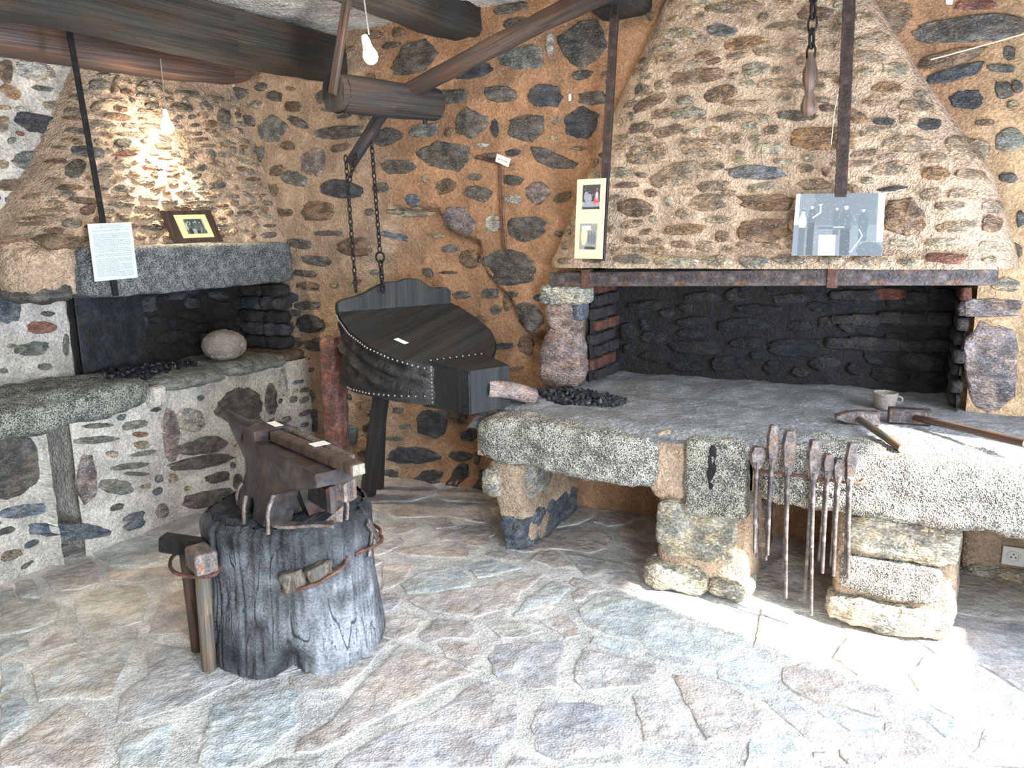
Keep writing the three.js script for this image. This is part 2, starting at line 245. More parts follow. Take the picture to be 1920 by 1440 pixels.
// masonry: [u, v, half-axis a (u, v), half-axis b (u, v), tone] in metres on each wall face
const LEFT_WALL_STONES = [
[1.356,2.233,-0.146,-0.013,.017,-0.049,'k'],
[1.494,2.382,-0.051,-0.017,.018,-0.031,'o'],
[1.559,2.21,-0.032,.004,.006,-0.045,'t'],
[1.478,2.172,-0.021,-0.006,.005,-0.01,'r'],
[1.527,2.133,-0.022,.002,.003,-0.018,'g'],
[1.316,2.125,-0.07,.003,.005,-0.024,'g'],
[1.402,2.039,-0.127,.009,.007,-0.052,'g'],
[1.585,2.007,-0.027,.002,.003,-0.025,'t'],
[1.529,1.902,-0.09,-0.001,.007,-0.036,'w'],
[1.542,1.832,-0.061,.007,.001,-0.019,'b'],
[1.487,1.768,-0.071,.025,-0.007,-0.029,'g'],
[1.6,1.721,-0.05,0,.007,-0.051,'b'],
[1.538,2.296,-0.036,.002,.003,-0.013,'t'],
[1.432,2.301,-0.057,.004,.003,-0.014,'p'],
[1.32,2.424,-0.063,.001,.004,-0.014,'g'],
[1.347,2.508,-0.112,-0.004,.018,-0.052,'p'],
[1.271,2.345,-0.061,.008,.003,-0.024,'t'],
[1.503,2.481,-0.037,.006,.009,-0.063,'w'],
[1.663,1.273,-0.064,-0.006,.013,-0.091,'b'],
[1.477,1.281,-0.054,-0.005,.003,-0.02,'k'],
[1.461,1.214,-0.038,-0.004,.002,-0.016,'d'],
[1.502,1.144,-0.079,-0.009,.005,-0.035,'r'],
[1.562,1.03,-0.093,-0.005,.002,-0.038,'g'],
[1.379,1.031,-0.017,-0.002,.009,-0.065,'g'],
[1.513,.922,-0.041,-0.007,.002,-0.018,'g'],
[1.675,1.062,-0.029,-0.004,.002,-0.011,'t'],
[1.547,1.589,-0.036,-0.001,.005,-0.036,'g'],
[1.634,1.567,-0.035,-0.001,.004,-0.03,'g'],
[1.628,1.483,-0.041,-0.002,.004,-0.03,'p'],
[1.737,.937,-0.023,-0.004,.002,-0.013,'g'],
[1.693,1.949,.064,-0.006,.003,.027,'g'],
[1.667,2.07,.043,-0.006,.004,.029,'t'],
[1.253,2.691,.063,-0.011,.003,.017,'b'],
[1.65,1.837,.029,-0.002,.002,.025,'b'],
[1.813,1.391,.025,-0.001,.001,.025,'p'],
[1.569,2.66,.055,.002,-0.001,.038,'b'],
[1.151,2.657,.029,.006,-0.006,.028,'p'],
[1.638,2.383,.033,-0.002,.002,.031,'b'],
[1.75,1.805,.032,-0.009,.005,.017,'g'],
[1.384,2.612,.097,.026,-0.004,.015,'g'],
];
const LEFT_HOOD_STONES = [
[1.057,2.47,-0.056,.008,.017,-0.042,'g'],
[.951,2.486,-0.026,-0.002,.04,-0.06,'t'],
[.716,2.513,-0.099,.016,.016,-0.04,'g'],
[.444,2.511,-0.106,.009,.013,-0.024,'g'],
[.525,2.417,-0.089,.006,.016,-0.029,'d'],
[.752,2.395,-0.052,.007,.008,-0.019,'d'],
[.991,2.385,-0.092,.009,.007,-0.016,'t'],
[1.117,2.343,-0.035,.026,-0.009,-0.022,'t'],
[1.021,2.296,-0.09,.004,.01,-0.021,'w'],
[.785,2.346,-0.073,-0.008,.012,-0.017,'t'],
[.941,2.255,-0.061,.007,.005,-0.013,'g'],
[.938,2.205,-0.117,.003,.008,-0.016,'g'],
[1.04,2.149,-0.058,.006,.01,-0.026,'d'],
[1.26,2.081,-0.076,-0.003,.015,-0.03,'b'],
[1.049,2.086,-0.081,.007,.004,-0.01,'r'],
[1.358,1.986,-0.049,.038,-0.005,-0.033,'d'],
[1.426,1.884,-0.05,.001,.008,-0.017,'w'],
[1.218,1.974,-0.049,.003,.01,-0.025,'g'],
[.563,2.146,-0.063,.005,.01,-0.023,'t'],
[.583,2.345,-0.035,.004,.005,-0.013,'d'],
[.474,2.363,-0.036,.004,.005,-0.012,'d'],
[.607,2.288,-0.041,.005,.006,-0.014,'g'],
[.469,2.314,-0.043,.005,.005,-0.012,'d'],
[.48,2.258,-0.043,.005,.005,-0.012,'g'],
[.846,2.111,-0.05,.004,.008,-0.019,'t'],
[.658,2.078,-0.061,.005,.009,-0.02,'t'],
[.54,2.043,-0.042,.003,.009,-0.02,'d'],
[.597,1.991,-0.048,.003,.007,-0.016,'g'],
[.461,1.938,-0.08,.004,.01,-0.023,'d'],
[.294,2.146,-0.062,.005,.01,-0.021,'g'],
[.317,2.451,-0.042,-0.017,.031,-0.029,'g'],
[1.403,1.815,-0.079,-0.003,.008,-0.019,'w'],
[1.19,1.802,-0.077,.002,.008,-0.02,'g'],
[1.084,1.735,-0.069,.001,.008,-0.02,'t'],
[1.039,1.676,-0.079,-0.006,.009,-0.018,'d'],
[1.391,1.769,-0.059,.019,-0,-0.022,'w'],
[.199,2.403,-0.059,-0.011,.037,-0.043,'d'],
[1.132,1.891,-0.073,.003,.008,-0.02,'g'],
[.991,1.847,-0.071,.002,.011,-0.026,'t'],
[.698,1.836,-0.062,.009,.004,-0.016,'g'],
[.592,1.834,-0.069,.002,.005,-0.011,'g'],
[.87,1.82,-0.069,.002,.007,-0.016,'p'],
[1.285,1.885,-0.058,.003,.008,-0.019,'g'],
[.404,2.002,-0.082,.005,.016,-0.035,'t'],
[.174,2.118,.067,.011,-0.003,.019,'p'],
[.737,1.889,.064,-0.009,.003,.018,'t'],
[1.121,2.185,.042,.003,-0.001,.015,'w'],
[.765,1.652,.045,-0.003,.001,.016,'p'],
[.072,2.47,.05,.007,-0.002,.015,'t'],
[.69,1.738,.063,.003,-0.001,.013,'w'],
[.214,2.184,.021,-0.003,.003,.021,'g'],
[.48,1.811,.048,-0.001,0,.009,'w'],
[.315,2.262,.037,-0.006,.002,.009,'g'],
[1.25,2.191,.056,.006,-0.002,.018,'g'],
[1.191,2.387,.024,-0.003,.002,.014,'g'],
[.192,1.95,.037,-0.002,.001,.016,'g'],
[.706,2.116,.037,-0,0,.022,'g'],
[.253,1.687,.027,0,-0,.021,'t'],
[1.351,1.652,.033,-0,0,.023,'p'],
[1.092,2.019,.042,.003,-0.001,.011,'p'],
[.234,1.735,.026,0,-0,.01,'t'],
[1.461,1.619,.049,-0.002,.001,.012,'t'],
[.141,2.173,.026,-0.002,.001,.019,'g'],
[.108,2.319,.031,-0.001,.001,.02,'t'],
[.468,2.226,.067,-0.007,.001,.01,'w'],
[.128,1.994,.065,-0.001,0,.014,'w'],
[.269,2.013,.035,-0.003,.001,.016,'t'],
[.871,1.721,.026,.001,-0,.017,'p'],
[.772,1.988,.048,-0.01,.002,.012,'w'],
[.094,2.246,.045,.003,-0.002,.023,'t'],
[.8,2.444,.033,-0.003,.002,.021,'g'],
[.594,2.21,.024,.002,-0.002,.021,'t'],
[.892,2.453,.049,.002,-0.001,.021,'w'],
[.515,1.732,.034,.004,-0.001,.01,'w'],
[.991,1.937,.075,.001,-0,.023,'t'],
[1.305,2.137,.038,.002,-0.001,.015,'t'],
[1.426,1.672,.034,.008,-0.003,.014,'w'],
[1.115,1.845,.025,.006,-0.004,.016,'t'],
[.277,2.298,.031,-0.004,.002,.018,'t'],
[.895,2.021,.071,-0,0,.015,'w'],
[.528,1.869,.076,-0.013,.002,.012,'t'],
[.202,2.282,.039,-0.006,.003,.019,'t'],
[.768,2.157,.056,-0.004,.001,.019,'g'],
[.059,2.523,.022,.004,-0.002,.014,'g'],
[.127,1.686,.061,-0.001,0,.009,'w'],
[.501,1.691,.092,-0.003,0,.011,'p'],
[.897,2.172,.018,-0.004,.003,.012,'g'],
[1.215,2.305,.045,-0.004,.002,.021,'g'],
[.28,2.089,.02,-0.002,.002,.02,'g'],
[.24,2.511,.106,-0.011,.002,.015,'g'],
[1.295,1.761,.05,-0.001,0,.013,'p'],
[.224,1.885,.049,.016,-0.005,.014,'g'],
[1.502,1.697,.046,-0.007,.004,.025,'g'],
[1.516,1.795,.029,-0.001,.001,.02,'t'],
[.414,2.083,.081,.016,-0.004,.02,'t'],
[.37,1.873,.066,-0,0,.015,'g'],
[.12,1.75,.063,.021,-0.003,.01,'p'],
[1.03,1.783,.071,.001,-0,.016,'t'],
[1.195,2.137,.02,-0.002,.002,.02,'t'],
[.375,2.385,.039,-0.006,.003,.019,'t'],
[.367,1.831,.036,.003,-0.002,.022,'t'],
[.794,1.942,.037,-0.004,.002,.024,'w'],
[.373,2.289,.054,.003,-0.001,.011,'t'],
[.484,1.647,.056,-0.006,.002,.021,'t'],
[.583,1.953,.035,-0.003,.002,.018,'g'],
[.684,2.278,.03,0,-0,.023,'t'],
[.944,1.703,.04,.01,-0.003,.013,'g'],
[.124,1.793,.035,-0.005,.003,.022,'t'],
[.614,2.444,.049,-0.005,.001,.013,'t'],
[.219,2.228,.054,.006,-0.001,.012,'g'],
[.704,1.959,.021,-0.001,.001,.019,'t'],
[.157,1.903,.026,.002,-0.001,.012,'t'],
[.057,2.371,.036,-0.001,.001,.017,'g'],
[.781,2.084,.058,-0.002,0,.01,'g'],
[.448,1.769,.039,.002,-0.001,.023,'t'],
[.434,2.19,.071,-0.004,.001,.01,'p'],
[.778,2.014,.047,-0.006,.001,.009,'t'],
[.847,2.299,.031,-0.002,.001,.011,'t'],
[.075,1.838,.043,-0.001,0,.018,'g'],
[1.194,2.013,.044,.002,-0,.009,'g'],
[.079,1.955,.058,-0.011,.004,.022,'t'],
[.598,1.663,.055,.001,-0,.017,'t'],
[.222,1.834,.058,-0.005,.001,.01,'p'],
[.318,1.93,.03,.004,-0.003,.02,'t'],
[.634,2.315,.043,-0.004,.001,.01,'w'],
[1.572,1.63,.056,.001,-0,.011,'t'],
[.171,1.624,.067,-0.002,.001,.019,'g'],
[.866,1.877,.027,.002,-0.001,.012,'w'],
[.359,1.763,.046,-0.009,.003,.015,'g'],
[.686,2.237,.028,.001,-0,.011,'t'],
[1.149,1.618,.036,.002,-0.001,.016,'w'],
[1.006,2.041,.022,-0.001,.001,.01,'t'],
[.211,1.801,.045,-0.008,.002,.012,'t'],
[1.588,1.722,.057,-0.002,.001,.012,'t'],
[1.234,1.632,.018,0,-0,.01,'w'],
[.597,1.903,.049,-0.001,0,.022,'g'],
[.77,1.697,.068,-0.009,.003,.02,'g'],
[.091,1.89,.037,-0.006,.001,.009,'t'],
[.624,1.797,.081,-0,0,.019,'g'],
[.906,1.98,.02,.003,-0.003,.02,'w'],
[1.191,1.683,.057,-0.001,0,.021,'w'],
[1.032,1.982,.034,.003,-0.002,.018,'t'],
[1.103,2.053,.027,-0.001,.001,.015,'t'],
[1.232,1.842,.083,.005,-0.001,.013,'t'],
[.201,2.337,.056,-0.003,.001,.019,'g'],
[1.308,1.935,.032,-0.002,.001,.013,'t'],
[1.628,1.696,.033,.001,-0,.01,'t'],
[1.114,2.246,.069,-0.002,.001,.02,'g'],
[.927,1.62,.063,-0.002,.001,.02,'t'],
[.589,2.107,.026,.003,-0.001,.009,'g'],
[1.45,1.849,.029,-0.003,.001,.012,'g'],
[.305,2.201,.041,.004,-0.002,.019,'t'],
[.87,2.24,.027,-0.005,.003,.015,'t'],
[.833,1.758,.042,0,-0,.014,'g'],
[.797,2.269,.075,.004,-0.001,.012,'t'],
[1.2,2.224,.03,0,-0,.011,'t'],
[1.301,1.688,.048,-0.001,0,.014,'w'],
[.124,2.043,.034,0,-0,.02,'g'],
[.117,2.209,.031,.001,-0,.01,'w'],
[.59,2.25,.047,-0.01,.003,.013,'t'],
[.362,1.653,.038,.004,-0.001,.009,'g'],
[.422,2.141,.039,.005,-0.003,.024,'g'],
[1.204,1.729,.039,-0,0,.021,'g'],
[.629,1.7,.038,-0.002,.001,.012,'w'],
[.067,2.096,.038,.001,-0,.011,'t'],
[.732,2.444,.03,.007,-0.004,.019,'p'],
[.318,1.621,.026,.003,-0.002,.019,'w'],
[.974,2.347,.041,-0.002,.001,.018,'w'],
[.783,1.795,.063,.002,-0.001,.014,'t'],
[1.294,1.733,.034,.001,-0,.01,'t'],
[.091,2.143,.037,-0.003,.001,.02,'t'],
[.909,2.061,.022,.004,-0.003,.018,'t'],
[.275,1.766,.03,-0,0,.019,'w'],
[1.012,2.114,.076,-0.009,.001,.01,'p'],
[.334,2.339,.063,-0.013,.005,.022,'w'],
[.662,2.369,.066,.007,-0.002,.014,'t'],
[.863,2.511,.031,.003,-0.001,.01,'t'],
[1.46,1.92,.025,-0.002,.001,.015,'t'],
[.704,2.019,.02,.001,-0.001,.019,'p'],
[.314,1.804,.044,-0.006,.002,.011,'t'],
[1.68,1.633,.038,-0.007,.002,.01,'p'],
[.741,2.205,.051,.002,-0.001,.021,'g'],
[.111,2.508,.018,-0.002,.001,.013,'g'],
[1.251,2.266,.028,.006,-0.002,.01,'w'],
[1.193,1.925,.019,.003,-0.002,.011,'t'],
[.221,2.475,.037,-0,0,.017,'t'],
[1.126,1.957,.039,.001,-0,.013,'t'],
[.615,1.623,.071,-0.005,.001,.018,'w'],
[.866,1.659,.03,-0.003,.001,.014,'t'],
[.377,1.719,.028,-0.001,0,.015,'p'],
[1.138,2.1,.02,-0,0,.013,'g'],
[.907,1.907,.063,-0.016,.003,.01,'w'],
[.655,2.172,.028,0,-0,.023,'g'],
[.997,2.53,.046,.002,-0,.012,'g'],
[.601,2.489,.037,-0.001,.001,.023,'t'],
[1.059,1.619,.024,-0.001,0,.01,'w'],
[1.59,1.66,.034,-0.002,.001,.015,'w'],
[1.368,1.714,.017,.001,-0.001,.017,'w'],
[.63,2.043,.039,-0.01,.004,.015,'t'],
[.757,2.05,.037,0,-0,.016,'w'],
[1.403,2.025,.032,-0,0,.012,'w'],
[1.546,1.756,.063,-0.001,0,.015,'t'],
[.942,1.753,.04,-0.003,.002,.022,'p'],
[.064,2.426,.023,-0.001,.001,.021,'w'],
[1.117,2.413,.064,.014,-0.003,.011,'g'],
[.476,2.461,.034,-0,0,.01,'g'],
[1.539,1.841,.032,-0.012,.004,.011,'t'],
[.051,2.183,.028,-0.002,.001,.01,'g'],
[.136,1.862,.021,-0.004,.002,.011,'t'],
[.596,1.747,.024,.001,-0,.022,'w'],
[.872,2.408,.019,.001,-0.001,.016,'g'],
[.206,2.06,.051,-0.001,0,.014,'w'],
[1.36,2.1,.019,-0,0,.01,'t'],
[1.13,2.136,.025,.002,-0.001,.012,'t'],
[.712,1.628,.016,.001,-0.001,.016,'t'],
];
const BACK_WALL_STONES = [
[-4.115,2.398,.083,-0.007,-0.005,-0.04,'d'],
[-4.177,2.583,.091,-0.009,-0.005,-0.04,'d'],
[-3.953,2.602,.054,.008,.011,-0.028,'d'],
[-3.848,2.535,.069,-0.015,-0.012,-0.032,'d'],
[-4.03,2.495,.089,-0.008,-0.003,-0.026,'t'],
[-4.239,2.278,.059,-0.004,-0.003,-0.024,'d'],
[-4.042,2.159,.062,-0.016,-0.036,-0.072,'d'],
[-4.193,2.09,.085,-0.005,-0.002,-0.018,'g'],
[-4.132,2.033,.059,-0.003,-0.003,-0.024,'g'],
[-4.177,1.933,.093,-0.004,-0.003,-0.024,'d'],
[-3.886,2.323,.099,-0.05,-0.067,-0.069,'g'],
[-3.541,2.095,.106,-0.006,-0.007,-0.084,'m'],
[-3.727,2.002,.13,-0.023,-0.016,-0.048,'g'],
[-3.927,1.929,.065,-0.003,-0.004,-0.041,'w'],
[-3.829,1.777,.08,-0.002,-0.002,-0.024,'w'],
[-4.107,1.803,.101,-0.003,-0.004,-0.036,'g'],
[-4.42,1.656,.071,-0.001,-0.003,-0.025,'g'],
[-4.226,1.658,.069,-0.001,-0.002,-0.019,'d'],
[-4.006,1.648,.075,-0.001,-0.002,-0.022,'g'],
[-3.755,2.21,.07,-0.005,-0.003,-0.028,'w'],
[-3.648,2.35,.087,-0.038,-0.018,-0.024,'d'],
[-3.684,2.453,.076,-0.007,-0.003,-0.033,'w'],
[-3.866,2.055,.07,.014,.013,-0.034,'w'],
[-3.451,1.633,.114,-0.002,-0.001,-0.017,'d'],
[-3.722,1.568,.122,-0.009,-0.007,-0.032,'d'],
[-3.569,1.452,.138,-0.015,-0.009,-0.032,'d'],
[-3.679,1.363,.112,-0.007,-0.005,-0.023,'d'],
[-3.666,1.28,.103,.001,-0.003,-0.031,'w'],
[-3.926,1.196,.182,-0.008,-0.011,-0.048,'k'],
[-3.809,1.091,.074,.002,-0.002,-0.024,'d'],
[-3.669,1.019,.125,.005,-0.006,-0.064,'k'],
[-3.882,.995,.086,.003,-0.003,-0.033,'d'],
[-4.009,1.023,.099,.004,-0.004,-0.041,'d'],
[-3.678,1.146,.114,.003,-0.003,-0.032,'d'],
[-3.85,.881,.129,.006,-0.004,-0.041,'w'],
[-3.619,.876,.104,.005,-0.004,-0.049,'d'],
[-3.785,.485,.138,.021,.001,-0.051,'d'],
[-3.751,.312,.1,.01,-0.007,-0.082,'k'],
[-3.869,.39,.051,.005,-0.002,-0.025,'d'],
[-3.767,.675,.112,.022,.002,-0.018,'w'],
[-3.85,.587,.095,.02,.003,-0.021,'d'],
[-3.778,.151,.076,.008,-0.004,-0.045,'d'],
[-3.785,.756,.093,.012,0,-0.024,'w'],
[-2.729,2.643,.188,.046,.044,-0.087,'d'],
[-2.339,2.536,.153,.001,.006,-0.044,'k'],
[-2,2.57,.153,.001,.01,-0.07,'g'],
[-1.633,2.6,.148,-0.018,0,-0.125,'d'],
[-2.994,2.811,.066,-0.008,-0.001,-0.023,'w'],
[-2.879,2.736,.071,.001,.003,-0.02,'d'],
[-2.817,2.798,.051,-0.007,-0.002,-0.03,'w'],
[-2.061,2.831,.119,.004,.006,-0.028,'d'],
[-2.019,2.748,.093,-0.012,-0.001,-0.032,'d'],
[-1.826,2.614,.023,-0.003,-0.001,-0.059,'p'],
[-1.633,2.438,.065,.005,.006,-0.025,'d'],
[-2.47,2.402,.109,.005,.007,-0.042,'d'],
[-2.144,2.386,.115,-0.011,-0.001,-0.043,'d'],
[-1.86,2.355,.102,-0.017,-0.007,-0.064,'k'],
[-1.577,2.315,.082,-0.004,.002,-0.034,'d'],
[-2.342,2.242,.106,-0.024,-0.019,-0.077,'d'],
[-2.178,2.205,.028,-0.003,-0.005,-0.054,'k'],
[-1.978,2.185,.12,-0.009,-0.001,-0.074,'d'],
[-1.797,2.214,.03,-0.002,-0,-0.023,'t'],
[-1.644,2.192,.094,-0.007,-0,-0.086,'k'],
[-1.803,2.124,.022,-0.002,-0,-0.014,'t'],
[-3.334,2.265,.188,-0.001,.002,-0.046,'d'],
[-3.373,2.413,.08,-0.002,.001,-0.019,'g'],
[-3.41,2.489,.087,-0.008,-0.003,-0.04,'d'],
[-3.269,2.357,.057,.001,.001,-0.011,'d'],
[-3.092,2.359,.069,-0.006,-0.003,-0.042,'w'],
[-2.673,2.227,.115,.004,.005,-0.041,'g'],
[-2.496,2.209,.019,-0.011,-0.02,-0.025,'w'],
[-3.312,2.17,.085,.012,.006,-0.024,'w'],
[-2.527,2.068,.192,-0.034,-0.016,-0.075,'d'],
[-2.268,2.117,.059,-0.008,-0.002,-0.012,'p'],
[-2.235,2.05,.095,.001,.001,-0.018,'d'],
[-2.065,2.06,.054,.005,.004,-0.021,'k'],
[-1.815,2.006,.148,-0.056,-0.017,-0.04,'d'],
[-1.659,2.058,.047,-0.005,-0.001,-0.01,'w'],
[-2.867,2.024,.141,.002,.002,-0.043,'d'],
[-3.332,1.91,.173,-0.026,-0.016,-0.061,'k'],
[-3.011,1.907,.062,.006,.005,-0.032,'d'],
[-2.937,2.21,.097,.02,.02,-0.051,'d'],
[-2.771,1.822,.06,-0.002,-0.002,-0.038,'b'],
[-2.522,1.892,.074,.013,.011,-0.041,'w'],
[-2.322,1.939,.054,-0.003,-0.001,-0.02,'d'],
[-2.301,1.841,.087,-0.023,-0.014,-0.039,'d'],
[-2.068,1.907,.063,-0.008,-0.004,-0.03,'d'],
[-2.07,1.802,.052,-0.002,-0.001,-0.03,'p'],
[-1.91,1.831,.073,-0.003,-0.001,-0.061,'m'],
[-1.756,1.801,.058,.012,.008,-0.028,'w'],
[-2.435,1.679,.106,-0.045,-0.054,-0.089,'m'],
[-2.197,1.669,.054,-0.001,-0.002,-0.062,'p'],
[-1.987,1.634,.118,-0.002,-0.001,-0.073,'d'],
[-3.531,1.774,.138,-0.004,-0.005,-0.064,'w'],
[-3.235,1.538,.139,-0.001,-0.005,-0.063,'w'],
[-3.674,1.56,.063,-0.001,-0.003,-0.03,'d'],
[-2.946,1.602,.074,-0.029,-0.012,-0.018,'b'],
[-2.815,1.748,.154,-0.004,-0.001,-0.027,'t'],
[-2.562,1.521,.071,-0.001,-0.001,-0.027,'g'],
[-2.115,1.406,.187,.001,-0.002,-0.106,'d'],
[-2.096,1.253,.051,.001,-0,-0.018,'d'],
[-1.903,1.238,.043,.001,-0,-0.021,'k'],
[-1.983,1.122,.11,.004,-0.001,-0.083,'d'],
[-2.048,.935,.052,.003,-0.001,-0.063,'w'],
[-2.742,1.371,.04,-0.012,-0.013,-0.028,'d'],
[-2.588,1.372,.073,.001,-0,-0.009,'d'],
[-2.287,1.246,.06,.001,-0.001,-0.034,'d'],
[-2.169,1.192,.036,.001,-0.001,-0.052,'w'],
[-2.253,1.145,.042,.001,-0.001,-0.032,'d'],
[-2.213,.918,.079,.01,.002,-0.022,'k'],
[-2.496,1.233,.068,.001,-0.001,-0.023,'d'],
[-2.676,1.601,.072,-0.012,-0.004,-0.015,'t'],
[-2.431,1.462,.076,-0,-0.002,-0.06,'w'],
[-2.575,.47,.116,.002,-0.008,-0.056,'d'],
[-2.321,.494,.094,.009,-0.002,-0.065,'k'],
[-2.753,.369,.117,.003,-0.015,-0.102,'k'],
[-2.464,.328,.074,.008,-0.002,-0.046,'k'],
[-2.903,.134,.212,.016,-0.007,-0.063,'k'],
[-3.18,.326,.078,.008,-0.003,-0.041,'d'],
[-3.165,.429,.057,.005,-0.002,-0.034,'w'],
[-3.008,.446,.039,-0.002,-0.006,-0.023,'d'],
[-3.367,.252,.064,.007,-0.006,-0.08,'b'],
[-3.047,.245,.06,.002,-0.002,-0.015,'d'],
[-2.959,.335,.043,.004,-0.001,-0.019,'d'],
[-2.546,.171,.088,.004,-0.005,-0.04,'d'],
[-2.416,.174,.024,.003,-0.001,-0.045,'d'],
[-3.071,-0.017,.095,.006,-0.008,-0.049,'k'],
[-2.763,.004,.095,.001,-0.009,-0.043,'k'],
[-2.547,.053,.072,.01,-0.003,-0.068,'k'],
[-2.341,.055,.068,.009,-0.002,-0.065,'k'],
[-3.29,-0.025,.072,.009,-0.003,-0.039,'d'],
[-3.225,.136,.096,.011,-0.002,-0.031,'d'],
[-2.776,.529,.034,.003,-0.001,-0.018,'w'],
[-2.544,.403,.044,.004,-0.001,-0.014,'d'],
[-0.167,2.543,.102,-0.032,-0.007,-0.069,'w'],
[.142,2.437,.213,-0.007,.01,-0.059,'d'],
[.099,2.326,.133,.021,.011,-0.035,'w'],
[.118,2.258,.112,.021,.009,-0.029,'k'],
[.171,2.144,.062,0,.007,-0.041,'k'],
[.308,2.173,.032,.003,.009,-0.035,'d'],
[.315,2.32,.025,-0.003,.003,-0.03,'d'],
[.292,2.263,.05,-0.01,0,-0.017,'d'],
[.351,1.968,.058,.002,.008,-0.048,'g'],
[.358,1.806,.034,-0.002,.002,-0.024,'d'],
[.347,2.109,.021,-0.002,.002,-0.019,'t'],
[.42,1.629,.017,-0,.004,-0.039,'d'],
[.356,2.182,.021,-0.002,.003,-0.028,'d'],
[.168,2.534,.077,-0.011,.002,-0.023,'r'],
[.368,.958,.109,.007,.018,-0.201,'m'],
[.344,1.234,.124,.003,.004,-0.044,'m'],
[.393,1.342,.058,.001,.003,-0.037,'t'],
[.451,.701,.065,.006,.003,-0.033,'t'],
[.39,1.49,.047,-0,.003,-0.037,'w'],
[-2.709,.628,.04,0,-0,.013,'d'],
[-2.505,.836,.057,-0.005,.002,.019,'t'],
[-2.47,1.065,.025,.005,-0.004,.024,'d'],
[-3.04,2.575,.043,.001,-0,.018,'w'],
[.251,2.043,.038,-0.002,.001,.013,'w'],
[-3.251,1.313,.031,.006,-0.002,.013,'w'],
[-3.216,2.031,.035,-0.018,.007,.015,'t'],
[-2.672,1.945,.025,.001,-0.001,.023,'t'],
[-3.107,1.069,.024,.006,-0.005,.023,'w'],
[-3.433,1.292,.037,.002,-0.001,.02,'t'],
[-2.112,.785,.054,.012,-0.003,.014,'w'],
[-2.319,.679,.017,-0.002,.002,.017,'g'],
[-1.266,2.683,.022,-0.01,.008,.02,'w'],
[-2.778,.773,.022,.001,-0.001,.017,'g'],
[-2.186,.096,.042,-0.008,.003,.017,'g'],
[-3.232,2.492,.06,-0.005,.002,.024,'d'],
[-3.123,1.374,.031,.001,-0,.019,'g'],
[-3.401,2.681,.06,-0.016,.003,.013,'w'],
[-3.124,.915,.053,.018,-0.006,.019,'w'],
[-1.506,2.419,.029,-0.007,.005,.021,'w'],
[-3.208,2.751,.05,.008,-0.003,.02,'w'],
[-2.415,.614,.051,.006,-0.002,.018,'t'],
[.518,1.425,.016,.004,-0.004,.015,'t'],
[-3.509,.146,.028,-0.002,.001,.017,'t'],
[-1.4,2.727,.04,.016,-0.007,.018,'t'],
[-2.358,1.087,.036,-0.008,.004,.02,'w'],
[-2.926,.516,.032,-0.009,.006,.021,'g'],
[-1.939,.617,.016,-0.001,.001,.016,'d'],
[-2.352,.929,.015,.005,-0.005,.015,'w'],
[-2.833,.679,.028,-0.006,.003,.013,'w'],
[-3.692,2.566,.039,-0.009,.003,.013,'w'],
[-3.037,.666,.034,.001,-0.001,.021,'g'],
[-3.523,.735,.04,-0.009,.003,.013,'t'],
[-2.536,.965,.02,-0.002,.002,.015,'d'],
[-3.357,.522,.021,.003,-0.003,.021,'d'],
[-4.009,1.334,.037,.001,-0,.018,'g'],
[-3.432,.392,.04,.002,-0.001,.022,'w'],
[-2.803,.958,.029,-0.011,.007,.018,'g'],
[-0.02,2.602,.031,.005,-0.002,.013,'w'],
[-2.775,2.443,.022,-0,0,.017,'g'],
[-2.566,2.317,.02,.001,-0.001,.02,'t'],
[-2.658,.827,.016,-0.005,.004,.013,'w'],
[-2.889,.778,.034,.001,-0,.013,'t'],
[-3.581,.528,.029,.004,-0.003,.021,'g'],
[-2.243,.207,.051,-0.003,.001,.014,'t'],
[-3.995,1.417,.034,.001,-0.001,.022,'t'],
[-2.923,.709,.038,.005,-0.002,.016,'t'],
[-2.564,1.122,.047,-0.006,.003,.023,'g'],
[-3.108,1.76,.034,.002,-0.001,.022,'d'],
[-2.614,2.5,.055,.005,-0.002,.02,'d'],
[-2.64,.977,.02,.005,-0.004,.017,'t'],
[-2.142,.156,.033,.009,-0.003,.013,'g'],
[-1.78,1.6,.035,-0.003,.001,.015,'d'],
[-2.092,.594,.026,.006,-0.005,.022,'t'],
[-3.286,.478,.024,-0.004,.004,.024,'w'],
[.288,2.605,.06,.003,-0.001,.018,'t'],
[-3.282,.826,.028,.004,-0.004,.024,'g'],
[-3.415,.79,.017,.001,-0.001,.017,'w'],
[.577,.28,.049,.007,-0.002,.013,'g'],
[-3.122,2.19,.034,-0.004,.002,.017,'w'],
[-3.429,2.778,.032,.007,-0.004,.017,'w'],
];
